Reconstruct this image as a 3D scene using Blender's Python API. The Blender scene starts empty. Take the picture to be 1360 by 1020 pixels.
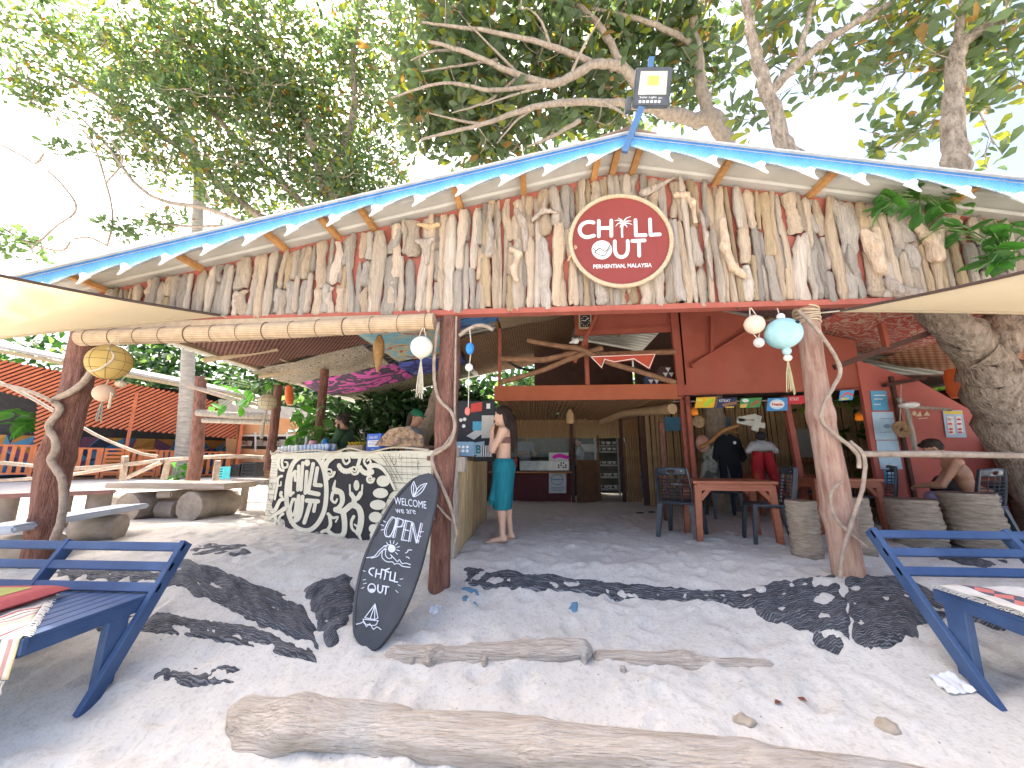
import bpy, bmesh, math, random
import numpy as np
from mathutils import Vector, Matrix
from mathutils.geometry import tessellate_polygon
R = math.radians
rng = random.Random(7)
npr = np.random.RandomState(11)
scene = bpy.context.scene
col = scene.collection

# ---------------------------------------------------------------- camera
F = 511.0; PSI = R(4.0); TH = R(11.3)
CAM = Vector((0, 0, 0.97))
FW = Vector((-math.sin(PSI)*math.cos(TH), math.cos(PSI)*math.cos(TH), math.sin(TH)))
RT = Vector((math.cos(PSI), math.sin(PSI), 0))
UP = RT.cross(FW)
cd = bpy.data.cameras.new('camera'); cam = bpy.data.objects.new('camera', cd); col.objects.link(cam)
cd.sensor_width = 36; cd.lens = F/1360*36; cd.clip_start = .05; cd.clip_end = 2000
cam.matrix_world = Matrix(((RT.x, UP.x, -FW.x, CAM.x), (RT.y, UP.y, -FW.y, CAM.y), (RT.z, UP.z, -FW.z, CAM.z), (0, 0, 0, 1)))
scene.camera = cam
# ---------------------------------------------------------------- light
SUN_AZ = R(-54.0); SUN_EL = R(58.0)       # the sun stands behind the trees, to the left
w = bpy.data.worlds.new('World'); scene.world = w; w.use_nodes = True
nt = w.node_tree; bg = nt.nodes['Background']
sky = nt.nodes.new('ShaderNodeTexSky'); sky.sky_type = 'NISHITA'; sky.sun_disc = False
sky.sun_elevation = SUN_EL; sky.sun_rotation = SUN_AZ; sky.dust_density = 6.0; sky.air_density = 0.8; sky.ozone_density = 0.4
nt.links.new(sky.outputs[0], bg.inputs[0]); bg.inputs[1].default_value = 0.15
sl = bpy.data.lights.new('sun', 'SUN'); so = bpy.data.objects.new('sun', sl); col.objects.link(so)
sl.energy = 4.5; sl.angle = R(0.6); sl.color = (1, .95, .86)
SD = Vector((math.sin(SUN_AZ)*math.cos(SUN_EL), math.cos(SUN_AZ)*math.cos(SUN_EL), math.sin(SUN_EL)))
so.rotation_euler = SD.to_track_quat('Z', 'Y').to_euler()
vs = scene.view_settings; vs.view_transform = 'Standard'; vs.look = 'None'; vs.gamma = 1; vs.use_curve_mapping = False
vs.exposure = 2.17
scene.cycles.max_bounces = 7; scene.cycles.diffuse_bounces = 6; scene.cycles.glossy_bounces = 2; scene.cycles.transmission_bounces = 4; scene.cycles.transparent_max_bounces = 6

# ---------------------------------------------------------------- pixel -> point
def ray(px, py): return FW + RT*((px-680)/F) + UP*((510-py)/F)
def atY(px, py, Y): d = ray(px, py); return CAM + d*(Y/d.y)
def atZ(px, py, Z): d = ray(px, py); return CAM + d*((Z-CAM.z)/d.z)
def atX(px, py, X): d = ray(px, py); return CAM + d*(X/d.x)
def atW(px, py, W): return CAM + ray(px, py)*W
def atPlane(px, py, p, n): d = ray(px, py); return CAM + d*((Vector(p)-CAM).dot(n)/d.dot(n))
def ss(a, b, x):
    t = np.clip((x-a)/(b-a), 0, 1); return t*t*(3-2*t)
# ---------------------------------------------------------------- noise
class VN:
    def __init__(s, seed, n=64): s.n = n; s.g = np.random.RandomState(seed).rand(n, n)*2-1
    def __call__(s, x, y):
        xi = np.floor(x).astype(int); yi = np.floor(y).astype(int); fx = x-xi; fy = y-yi
        fx = fx*fx*(3-2*fx); fy = fy*fy*(3-2*fy); n = s.n; g = s.g
        a = g[xi % n, yi % n]; b = g[(xi+1) % n, yi % n]; c = g[xi % n, (yi+1) % n]; d = g[(xi+1) % n, (yi+1) % n]
        return (a*(1-fx)+b*fx)*(1-fy)+(c*(1-fx)+d*fx)*fy
vn1, vn2, vn3 = VN(1), VN(2), VN(3)
# ---------------------------------------------------------------- ground height
_Y = np.array([-60, -25, -3, 1.0, 2.2, 2.9, 3.4, 3.8, 4.3, 4.8, 200])
_C = np.array([-2.8, -1.0, -.66, -.58, -.53, -.40, -.33, -.22, -.05, 0, 0])
_Rr = np.array([-2.8, -1.0, -.66, -.56, -.52, -.36, -.16, -.03, 0, 0, 0])
_L = np.array([-2.8, -1.0, -.66, -.57, -.52, -.30, -.15, -.05, 0, 0, 0])
def gz0(x, y):
    x = np.asarray(x, float); y = np.asarray(y, float)
    c = np.interp(y, _Y, _C); r = np.interp(y, _Y, _Rr); l = np.interp(y, _Y, _L)
    wr = ss(1.0, 2.6, x); wl = ss(-1.4, -3.2, x)
    z = c*(1-wr-wl)+r*wr+l*wl
    z = z + .38*ss(-7.5, -11, x)*ss(7.5, 10.5, y) + .10*ss(9, 14, y)*0
    out = 1-ss(4.6, 5.0, y)
    z = z + .030*vn1(x*1.1+9, y*1.1)*(.35+.65*out) + .012*vn2(x*3.3, y*3.3)
    return z
_fp = []
for i in range(2300):
    x = npr.uniform(-6.5, 6.5); y = npr.uniform(1.3, 9.5)
    _fp.append((x, y, npr.uniform(.04, .10), npr.uniform(.006, .018)*(1.0 if y < 4.3 else .9), npr.uniform(0, math.pi)))
def gfine(X, Y):
    """height with footprints on arrays (2-D grid, ij)"""
    Z = gz0(X, Y) + .006*vn3(X*9, Y*9) + .0045*vn1(X*19, Y*19) + .003*vn2(X*37, Y*37)
    xs = X[:, 0]; ys = Y[0, :]
    for (x, y, r, d, a) in _fp:
        i0, i1 = np.searchsorted(xs, [x-3*r, x+3*r]); j0, j1 = np.searchsorted(ys, [y-3*r, y+3*r])
        if i1-i0 < 3 or j1-j0 < 3: continue
        dx = X[i0:i1, j0:j1]-x; dy = Y[i0:i1, j0:j1]-y
        u = (dx*math.cos(a)+dy*math.sin(a))/(r*1.5); v = (-dx*math.sin(a)+dy*math.cos(a))/r
        q = u*u+v*v
        Z[i0:i1, j0:j1] += d*(-np.exp(-q*1.6)*1.2 + .55*np.exp(-((np.sqrt(q)-1.25)**2)*7))
    return Z
def gz(x, y): return float(gz0(np.array([x]), np.array([y]))[0])
def atG(px, py):
    d = ray(px, py); t0 = .5
    for i in range(900):
        t = t0+i*.02; p = CAM+d*t
        if p.z < gz(p.x, p.y): return p
    return p
# ---------------------------------------------------------------- object helpers
ORG = {}
def setp(o, label=None, cat=None, group=None, kind=None):
    if label: o['label'] = label
    if cat: o['category'] = cat
    if group: o['group'] = group
    if kind: o['kind'] = kind
    return o
def thing(name, label, cat, loc=(0, 0, 0), rz=None, group=None):
    o = bpy.data.objects.new(name, None); col.objects.link(o); o.empty_display_size = .1
    o.location = loc; o.rotation_euler = (0, 0, rz or 0)
    ORG[o] = Vector(loc) if rz is None else Vector((0, 0, 0))
    return setp(o, label, cat, group)
def link(name, me, mat=None, parent=None, org=None):
    o = bpy.data.objects.new(name, me); col.objects.link(o)
    if mat is not None and not me.materials:
        for m in (mat if isinstance(mat, (list, tuple)) else [mat]): me.materials.append(m)
    if parent is not None: o.parent = parent
    ORG[o] = Vector((0, 0, 0)) if org is None else Vector(org)
    return o
def arr_mesh(name, V, Fq, smooth=False, uv=None, mi=None):
    """V (n,3) float, Fq (m,k) int; all faces the same size"""
    V = np.asarray(V, np.float32); Fq = np.asarray(Fq, np.int32)
    me = bpy.data.meshes.new(name); k = Fq.shape[1]
    me.vertices.add(len(V)); me.vertices.foreach_set('co', V.ravel())
    me.loops.add(Fq.size); me.loops.foreach_set('vertex_index', Fq.ravel())
    me.polygons.add(len(Fq)); me.polygons.foreach_set('loop_start', np.arange(0, Fq.size, k, dtype=np.int32))
    me.polygons.foreach_set('loop_total', np.full(len(Fq), k, np.int32))
    if smooth: me.polygons.foreach_set('use_smooth', np.ones(len(Fq), bool))
    if mi is not None: me.polygons.foreach_set('material_index', np.asarray(mi, np.int32))
    if uv is not None:
        l = me.uv_layers.new(name='UVMap'); l.data.foreach_set('uv', np.asarray(uv, np.float32)[Fq.ravel()].ravel())
    me.update(calc_edges=True); me.validate(); return me
class MB:
    def __init__(s): s.v = []; s.f = []; s.uv = {}; s.mi = []
    def add(s, vs_, fs, m=0):
        n = len(s.v); s.v += [tuple(p) for p in vs_]; s.f += [tuple(i+n for i in f) for f in fs]; s.mi += [m]*len(fs); return s
    def box(s, c, d, rot=None, m=0, taper=1.0):
        c = Vector(c); hx, hy, hz = d[0]/2, d[1]/2, d[2]/2
        P = [Vector((x*(taper if z > 0 else 1), y*(taper if z > 0 else 1), z)) for z in (-hz, hz) for x, y in ((-hx, -hy), (hx, -hy), (hx, hy), (-hx, hy))]
        if rot is not None: P = [rot @ p for p in P]
        return s.add([p+c for p in P], [(3, 2, 1, 0), (4, 5, 6, 7), (0, 1, 5, 4), (1, 2, 6, 5), (2, 3, 7, 6), (3, 0, 4, 7)], m)
    def bar(s, a, b, wd, th, up=(0, 0, 1), m=0, b2=None):
        """rectangular bar from a to b; wd across (perp. to up), th along up; b2=(wd,th) at the end"""
        a = Vector(a); b = Vector(b); d = (b-a).normalized(); u = Vector(up); x = d.cross(u)
        if x.length < 1e-4: x = d.cross(Vector((1, 0, 0)))
        x.normalize(); u = x.cross(d).normalized()
        P = []
        for p, (w_, t_) in ((a, (wd, th)), (b, b2 or (wd, th))):
            for i, j in ((-1, -1), (1, -1), (1, 1), (-1, 1)): P.append(p+x*(i*w_/2)+u*(j*t_/2))
        return s.add(P, [(3, 2, 1, 0), (4, 5, 6, 7), (0, 1, 5, 4), (1, 2, 6, 5), (2, 3, 7, 6), (3, 0, 4, 7)], m)
    def tube(s, pts, rad, n=8, cap=True, m=0, wob=0, seed=0, flat=1.0):
        pts = [Vector(p) for p in pts]; N = len(pts)
        if not isinstance(rad, (list, tuple, np.ndarray)): rad = [rad]*N
        rg = random.Random(seed); base = len(s.v); prev = None
        for i, p in enumerate(pts):
            t = (pts[min(i+1, N-1)]-pts[max(i-1, 0)])
            t = t.normalized() if t.length > 1e-9 else Vector((0, 0, 1))
            if prev is None:
                x = t.cross(Vector((0, 0, 1)))
                if x.length < .05: x = t.cross(Vector((0, 1, 0)))
                x.normalize()
            else:
                x = prev-t*prev.dot(t); x.normalize()
            prev = x; y = t.cross(x)
            for k in range(n):
                a = 2*math.pi*k/n; r = rad[i]*(1+wob*(rg.random()-.5)*2)
                s.v.append(tuple(p+x*(math.cos(a)*r)+y*(math.sin(a)*r*flat)))
        for i in range(N-1):
            for k in range(n):
                a = base+i*n+k; b = base+i*n+(k+1) % n
                s.f.append((a, b, b+n, a+n)); s.mi.append(m)
        if cap:
            s.f.append(tuple(base+k for k in range(n))[::-1]); s.mi.append(m)
            s.f.append(tuple(base+(N-1)*n+k for k in range(n))); s.mi.append(m)
        return s
    def lathe(s, c, prof, n=16, m=0, sx=1, sy=1, rot=None):
        c = Vector(c); base = len(s.v)
        for (r, z) in prof:
            for k in range(n):
                a = 2*math.pi*k/n; q = Vector((math.cos(a)*r*sx, math.sin(a)*r*sy, z))
                if rot is not None: q = rot @ q
                s.v.append(tuple(c+q))
        for i in range(len(prof)-1):
            for k in range(n):
                a = base+i*n+k; b = base+i*n+(k+1) % n
                s.f.append((a, b, b+n, a+n)); s.mi.append(m)
        s.f.append(tuple(base+k for k in range(n))[::-1]); s.mi.append(m)
        s.f.append(tuple(base+(len(prof)-1)*n+k for k in range(n))); s.mi.append(m)
        return s
    def ball(s, c, r, n=14, rings=9, sz=1.0, m=0, rot=None):
        pr = [(max(r*math.sin(math.pi*i/rings), r*.02), -r*sz*math.cos(math.pi*i/rings)) for i in range(rings+1)]
        return s.lathe(c, pr, n, m, rot=rot)
    def prism(s, poly, axis_fn, depth, m=0):
        """poly: 2-D points (ccw), axis_fn(u,v,d)->3-D point"""
        n = len(poly); A = [axis_fn(u, v, 0) for u, v in poly]; B = [axis_fn(u, v, depth) for u, v in poly]
        tri = tessellate_polygon([[Vector((u, v, 0)) for u, v in poly]])
        fs = [tuple(t) for t in tri]+[tuple(n+i for i in reversed(t)) for t in tri]
        fs += [(i, n+i, n+(i+1) % n, (i+1) % n) for i in range(n)]
        return s.add(A+B, fs, m)
    def build(s, name, mat=None, parent=None, smooth=False, bevel=0, org=None):
        o_ = ORG[parent] if (parent is not None and org is None) else Vector(org or (0, 0, 0))
        me = bpy.data.meshes.new(name)
        me.from_pydata([(x-o_.x, y-o_.y, z-o_.z) for x, y, z in s.v], [], s.f)
        me.polygons.foreach_set('material_index', np.array(s.mi, np.int32))
        if smooth: me.polygons.foreach_set('use_smooth', np.ones(len(s.f), bool))
        me.update()
        ob = link(name, me, mat, parent, o_)
        if org is not None and parent is None: ob.location = o_
        bm = bmesh.new(); bm.from_mesh(me); bmesh.ops.recalc_face_normals(bm, faces=bm.faces)
        if bevel:
            bmesh.ops.bevel(bm, geom=[e for e in bm.edges], offset=bevel, segments=2 if bevel > .006 else 1, affect='EDGES', clamp_overlap=True)
        bm.to_mesh(me); bm.free()
        if smooth: me.set_sharp_from_angle(angle=R(52))
        return ob
def solo(mb, name, mat, label, cat, group=None, smooth=False, bevel=0, loc=None):
    if loc is None:
        v = np.array(mb.v); loc = (float(v[:, 0].mean()), float(v[:, 1].mean()), float(v[:, 2].min()))
    o = mb.build(name, mat, None, smooth, bevel, org=loc)
    return setp(o, label, cat, group)
def copy_tree(o, parent=None):
    c = o.copy(); col.objects.link(c); ORG[c] = ORG.get(o, Vector())
    if parent is not None: c.parent = parent
    for ch in list(o.children): copy_tree(ch, c)
    return c
def smooth_path(pts, n=6):
    pts = [Vector(p) for p in pts]; out = []
    for i in range(len(pts)-1):
        p0 = pts[max(i-1, 0)]; p1 = pts[i]; p2 = pts[i+1]; p3 = pts[min(i+2, len(pts)-1)]
        for k in range(n):
            t = k/n
            out.append(.5*((2*p1)+(-p0+p2)*t+(2*p0-5*p1+4*p2-p3)*t*t+(-p0+3*p1-3*p2+p3)*t**3))
    out.append(pts[-1]); return out
# ---------------------------------------------------------------- materials
MATS = {}
def M(name, c1, c2=None, scale=6, st=(1, 1, 1), rough=.8, bump=.25, bscale=None, spec=.3, rnd=0.0, metal=0, detail=6, lo=.3, hi=.7, dirt=None, dist=.02, hue=0):
    if name in MATS: return MATS[name]
    m = bpy.data.materials.new(name); m.use_nodes = True; t = m.node_tree; N = t.nodes; L = t.links
    b = N['Principled BSDF']; b.inputs['Roughness'].default_value = rough; b.inputs['Specular IOR Level'].default_value = spec; b.inputs['Metallic'].default_value = metal
    tc = N.new('ShaderNodeTexCoord'); mp = N.new('ShaderNodeMapping'); mp.inputs['Scale'].default_value = st
    L.new(tc.outputs['Object'], mp.inputs[0])
    oi = N.new('ShaderNodeObjectInfo')
    if rnd:
        ad = N.new('ShaderNodeVectorMath'); ad.operation = 'ADD'; mu = N.new('ShaderNodeMath'); mu.operation = 'MULTIPLY'; mu.inputs[1].default_value = 37
        L.new(oi.outputs['Random'], mu.inputs[0]); L.new(mp.outputs[0], ad.inputs[0]); L.new(mu.outputs[0], ad.inputs[1]); vec = ad.outputs[0]
    else: vec = mp.outputs[0]
    ns = N.new('ShaderNodeTexNoise'); ns.inputs['Scale'].default_value = scale; ns.inputs['Detail'].default_value = detail; ns.inputs['Roughness'].default_value = .62
    L.new(vec, ns.inputs[0])
    cr = N.new('ShaderNodeValToRGB'); c2 = c2 or tuple(x*.62 for x in c1)
    cr.color_ramp.elements[0].position = lo; cr.color_ramp.elements[1].position = hi
    cr.color_ramp.elements[0].color = (*c2, 1); cr.color_ramp.elements[1].color = (*c1, 1)
    L.new(ns.outputs[0], cr.inputs[0]); cout = cr.outputs[0]
    if rnd:
        hs = N.new('ShaderNodeHueSaturation'); mr = N.new('ShaderNodeMapRange'); mr.inputs[3].default_value = 1-rnd; mr.inputs[4].default_value = 1+rnd
        L.new(oi.outputs['Random'], mr.inputs[0]); L.new(mr.outputs[0], hs.inputs['Value']); L.new(cout, hs.inputs['Color']); cout = hs.outputs[0]
        if hue:
            m3 = N.new('ShaderNodeMath'); m3.operation = 'MULTIPLY'; m3.inputs[1].default_value = 7.31; m4 = N.new('ShaderNodeMath'); m4.operation = 'FRACT'
            L.new(oi.outputs['Random'], m3.inputs[0]); L.new(m3.outputs[0], m4.inputs[0])
            mr2 = N.new('ShaderNodeMapRange'); mr2.inputs[3].default_value = 1-hue; mr2.inputs[4].default_value = 1+hue*.6
            L.new(m4.outputs[0], mr2.inputs[0]); L.new(mr2.outputs[0], hs.inputs['Saturation'])
    if dirt:
        n2 = N.new('ShaderNodeTexNoise'); n2.inputs['Scale'].default_value = 2.3; n2.inputs['Detail'].default_value = 8; L.new(tc.outputs['Object'], n2.inputs[0])
        r2 = N.new('ShaderNodeValToRGB'); r2.color_ramp.elements[0].position = .5; r2.color_ramp.elements[1].position = .72; L.new(n2.outputs[0], r2.inputs[0])
        mx = N.new('ShaderNodeMix'); mx.data_type = 'RGBA'; L.new(r2.outputs[0], mx.inputs[0]); L.new(cout, mx.inputs[6]); mx.inputs[7].default_value = (*dirt, 1); cout = mx.outputs[2]
    L.new(cout, b.inputs['Base Color'])
    if bump:
        nb = N.new('ShaderNodeTexNoise'); nb.inputs['Scale'].default_value = bscale or scale*2.5; nb.inputs['Detail'].default_value = 5; L.new(vec, nb.inputs[0])
        bp = N.new('ShaderNodeBump'); bp.inputs['Strength'].default_value = bump; bp.inputs['Distance'].default_value = dist
        L.new(nb.outputs[0], bp.inputs['Height']); L.new(bp.outputs[0], b.inputs['Normal'])
    MATS[name] = m; return m
def bands(name, cols, scale, rot=0, axis='X', dist=0, rough=.85, bump=.3, wave=True, uv=False, gap=None):
    """repeating band pattern (procedural) along a local axis"""
    m = bpy.data.materials.new(name); m.use_nodes = True; t = m.node_tree; N = t.nodes; L = t.links; b = N['Principled BSDF']
    b.inputs['Roughness'].default_value = rough; b.inputs['Specular IOR Level'].default_value = .2
    tc = N.new('ShaderNodeTexCoord'); mp = N.new('ShaderNodeMapping'); mp.inputs['Rotation'].default_value = (0, 0, rot)
    L.new(tc.outputs['UV' if uv else 'Object'], mp.inputs[0])
    wv = N.new('ShaderNodeTexWave'); wv.wave_profile = 'SAW'; wv.bands_direction = axis; wv.inputs['Scale'].default_value = scale; wv.inputs['Distortion'].default_value = dist; wv.inputs['Detail'].default_value = 2
    L.new(mp.outputs[0], wv.inputs[0]); cr = N.new('ShaderNodeValToRGB'); cr.color_ramp.interpolation = 'CONSTANT'
    e = cr.color_ramp.elements; n = len(cols)
    while len(e) < n: e.new(.5)
    for i, (p, c) in enumerate(cols): e[i].position = p; e[i].color = (*c, 1)
    L.new(wv.outputs[1], cr.inputs[0])
    ns = N.new('ShaderNodeTexNoise'); ns.inputs['Scale'].default_value = 14; ns.inputs['Detail'].default_value = 6; L.new(tc.outputs['Object'], ns.inputs[0])
    mr = N.new('ShaderNodeMapRange'); mr.inputs[3].default_value = .65; mr.inputs[4].default_value = 1.25; L.new(ns.outputs[0], mr.inputs[0])
    hs = N.new('ShaderNodeHueSaturation'); L.new(cr.outputs[0], hs.inputs['Color']); L.new(mr.outputs[0], hs.inputs['Value']); L.new(hs.outputs[0], b.inputs['Base Color'])
    bp = N.new('ShaderNodeBump'); bp.inputs['Strength'].default_value = bump; bp.inputs['Distance'].default_value = .01; L.new(wv.outputs[1], bp.inputs['Height']); L.new(bp.outputs[0], b.inputs['Normal'])
    return m
def flat(name, c, rough=.7, spec=.3, emit=0):
    if name in MATS: return MATS[name]
    m = M(name, c, tuple(x*.82 for x in c), scale=9, rough=rough, spec=spec, bump=.05)
    if emit:
        b = m.node_tree.nodes['Principled BSDF']; b.inputs['Emission Color'].default_value = (*c, 1); b.inputs['Emission Strength'].default_value = emit
    return m
def glassy(name, c=(.9, .95, .95), alpha=.25, rough=.05):
    m = bpy.data.materials.new(name); m.use_nodes = True; b = m.node_tree.nodes['Principled BSDF']
    b.inputs['Base Color'].default_value = (*c, 1); b.inputs['Roughness'].default_value = rough; b.inputs['Alpha'].default_value = alpha; b.inputs['Specular IOR Level'].default_value = .6
    return m
def translucent(name, c, tc_, fac=.5, rough=.6, c2=None, scale=3, rnd=0, spec=.3, lohi=(.35, .65)):
    """cloth / leaf: diffuse-glossy front mixed with translucency"""
    m = M(name, c, c2, scale=scale, rough=rough, bump=.1, spec=spec, rnd=rnd, lo=lohi[0], hi=lohi[1]); t = m.node_tree; N = t.nodes; L = t.links
    b = N['Principled BSDF']; out = N['Material Output']; tr = N.new('ShaderNodeBsdfTranslucent'); mx = N.new('ShaderNodeMixShader')
    src = b.inputs['Base Color'].links[0].from_socket
    mm = N.new('ShaderNodeMix'); mm.data_type = 'RGBA'; mm.blend_type = 'MULTIPLY'; mm.inputs[0].default_value = 1; L.new(src, mm.inputs[6]); mm.inputs[7].default_value = (*tc_, 1)
    L.new(mm.outputs[2], tr.inputs['Color'])
    mx.inputs[0].default_value = fac; L.new(b.outputs[0], mx.inputs[1]); L.new(tr.outputs[0], mx.inputs[2]); L.new(mx.outputs[0], out.inputs['Surface'])
    return m
wood_post = M('red_brown_bark_wood', (.29, .145, .11), (.13, .056, .042), scale=6, st=(4, 4, .8), bump=1.0, bscale=22, dist=.04, rough=.9, lo=.32, hi=.66)
wood_raft = M('orange_timber', (.50, .27, .10), (.33, .16, .055), scale=5, st=(3, 3, 3), bump=.2, rnd=.18)
wood_drift = M('driftwood', (.84, .68, .52), (.58, .435, .31), scale=8, st=(1.5, 1.5, .30), bump=1.0, bscale=22, dist=.05, rnd=.22, rough=.92, spec=.15, lo=.28, hi=.62, hue=.3)
wood_grey = M('weathered_grey_wood', (.46, .41, .35), (.24, .2, .165), scale=7, st=(4, 4, .7), bump=.7, rough=.92, spec=.15, rnd=.12)
wood_branch = M('pale_branch_bark', (.42, .34, .27), (.24, .185, .145), scale=14, bump=.5, rough=.9, spec=.15)
red_paint = M('red_brown_paint', (.33, .085, .054), (.26, .064, .040), scale=2.5, bump=.12, rough=.65, spec=.35, dirt=(.31, .09, .06))
orange_paint = M('orange_red_paint', (.52, .135, .05), (.42, .10, .038), scale=3, bump=.15, rough=.6)
table_wood = M('varnished_red_wood', (.36, .115, .055), (.23, .066, .032), scale=5, st=(1, 6, 6), bump=.15, rough=.45, spec=.5)
blue_paint = M('navy_blue_paint', (.038, .082, .195), (.026, .056, .135), scale=5, bump=.25, rough=.6, spec=.35, dirt=(.06, .105, .21))
# ================================================================ SETTING: sand, sea, nets
_ts = np.concatenate([np.linspace(.8, 12, 1500), np.linspace(12.02, 40, 400)])
def atG(px, py, off=0.0):
    d = np.array(ray(px, py)); P = np.array(CAM)[None]+d[None]*_ts[:, None]
    b = P[:, 2] < gz0(P[:, 0], P[:, 1])+off
    i = int(np.argmax(b)) if b.any() else len(_ts)-1
    return Vector(P[i])
def axis_pts(lo, hi, step, far_lo, far_hi, g=1.18):
    a = list(np.arange(lo, hi+1e-6, step)); s = step; x = hi
    while x < far_hi: s *= g; x += s; a.append(x)
    s = step; x = lo; pre = []
    while x > far_lo: s *= g; x -= s; pre.append(x)
    return np.array(pre[::-1]+a)
def make_sand():
    xs = axis_pts(-5.2, 4.6, .028, -160, 160); ys = axis_pts(1.5, 6.2, .026, -60, 260, 1.10)
    X, Y = np.meshgrid(xs, ys, indexing='ij'); Z = gfine(X, Y)
    nx, ny = X.shape; V = np.stack([X, Y, Z], -1).reshape(-1, 3)
    i, j = np.meshgrid(np.arange(nx-1), np.arange(ny-1), indexing='ij'); a = (i*ny+j).ravel()
    me = arr_mesh('sand', V, np.stack([a, a+ny, a+ny+1, a+1], -1), smooth=True)
    m = M('pale_sand', (.60, .568, .515), (.51, .478, .43), scale=1.7, bump=.55, bscale=60, rough=.95, spec=.12, dist=.012, lo=.25, hi=.6)
    t = m.node_tree; N = t.nodes; L = t.links; b = N['Principled BSDF']
    tc = N['Texture Coordinate']
    n2 = N.new('ShaderNodeTexNoise'); n2.inputs['Scale'].default_value = 34; n2.inputs['Detail'].default_value = 7; L.new(tc.outputs['Object'], n2.inputs[0])
    r2 = N.new('ShaderNodeValToRGB'); r2.color_ramp.elements[0].position = .28; r2.color_ramp.elements[0].color = (.82, .80, .77, 1); r2.color_ramp.elements[1].position = .5; r2.color_ramp.elements[1].color = (1, 1, 1, 1)
    L.new(n2.outputs[0], r2.inputs[0])
    # stray bits of debris
    vo = N.new('ShaderNodeTexVoronoi'); vo.inputs['Scale'].default_value = 9; vo.inputs['Randomness'].default_value = 1; L.new(tc.outputs['Object'], vo.inputs[0])
    r3 = N.new('ShaderNodeValToRGB'); r3.color_ramp.elements[0].position = .035; r3.color_ramp.elements[0].color = (.42, .34, .27, 1); r3.color_ramp.elements[1].position = .06; r3.color_ramp.elements[1].color = (1, 1, 1, 1); L.new(vo.outputs[0], r3.inputs[0])
    src = b.inputs['Base Color'].links[0].from_socket
    m1 = N.new('ShaderNodeMix'); m1.data_type = 'RGBA'; m1.blend_type = 'MULTIPLY'; m1.inputs[0].default_value = 1; L.new(src, m1.inputs[6]); L.new(r2.outputs[0], m1.inputs[7])
    m2 = N.new('ShaderNodeMix'); m2.data_type = 'RGBA'; m2.blend_type = 'MULTIPLY'; m2.inputs[0].default_value = 1; L.new(m1.outputs[2], m2.inputs[6]); L.new(r3.outputs[0], m2.inputs[7])
    L.new(m2.outputs[2], b.inputs['Base Color'])
    o = link('sand', me, m); setp(o, kind='structure'); return o
make_sand()
sea = MB().add([(-400, -400, -1.55), (400, -400, -1.55), (400, -30, -1.55), (-400, -30, -1.55)], [(0, 1, 2, 3)])
setp(sea.build('sea', M('sea_water', (.05, .22, .25), (.04, .17, .2), scale=.6, rough=.15, bump=.4, bscale=3, spec=.5)), kind='structure')

net_m = None
def net_material():
    m = M('black_shade_net', (.060, .066, .078), (.022, .024, .030), scale=5, bump=.3, rough=.7, spec=.3)
    t = m.node_tree; N = t.nodes; L = t.links; b = N['Principled BSDF']; tc = N['Texture Coordinate']
    wv = N.new('ShaderNodeTexWave'); wv.bands_direction = 'Y'; wv.inputs['Scale'].default_value = 15; wv.inputs['Distortion'].default_value = 5; wv.inputs['Detail'].default_value = 4; wv.inputs['Detail Scale'].default_value = 1.2
    L.new(tc.outputs['UV'], wv.inputs[0])
    ns = N.new('ShaderNodeTexNoise'); ns.inputs['Scale'].default_value = 5; ns.inputs['Detail'].default_value = 9; ns.inputs['Roughness'].default_value = .7
    mp = N.new('ShaderNodeMapping'); mp.inputs['Scale'].default_value = (2.2, 6.0, 1); L.new(tc.outputs['UV'], mp.inputs[0]); L.new(mp.outputs[0], ns.inputs[0])
    ad = N.new('ShaderNodeMath'); ad.operation = 'MULTIPLY_ADD'; ad.inputs[1].default_value = .24; L.new(wv.outputs[1], ad.inputs[0]); L.new(ns.outputs[0], ad.inputs[2])
    cr = N.new('ShaderNodeValToRGB'); cr.color_ramp.elements[0].position = .58; cr.color_ramp.elements[1].position = .80; L.new(ad.outputs[0], cr.inputs[0])
    mx = N.new('ShaderNodeMix'); mx.data_type = 'RGBA'; L.new(cr.outputs[0], mx.inputs[0]); L.new(b.inputs['Base Color'].links[0].from_socket, mx.inputs[6]); mx.inputs[7].default_value = (.19, .19, .20, 1)
    L.new(mx.outputs[2], b.inputs['Base Color'])
    bp = N.new('ShaderNodeBump'); bp.inputs['Strength'].default_value = .5; bp.inputs['Distance'].default_value = .012; L.new(wv.outputs[1], bp.inputs['Height']); L.new(bp.outputs[0], b.inputs['Normal'])
    return m
net_m = net_material()
def resamp(poly, n):
    P = np.array(poly, float); d = np.r_[0, np.cumsum(np.hypot(*np.diff(P, axis=0).T))]; s = np.linspace(0, d[-1], n)
    return np.stack([np.interp(s, d, P[:, 0]), np.interp(s, d, P[:, 1])], -1)
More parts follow.
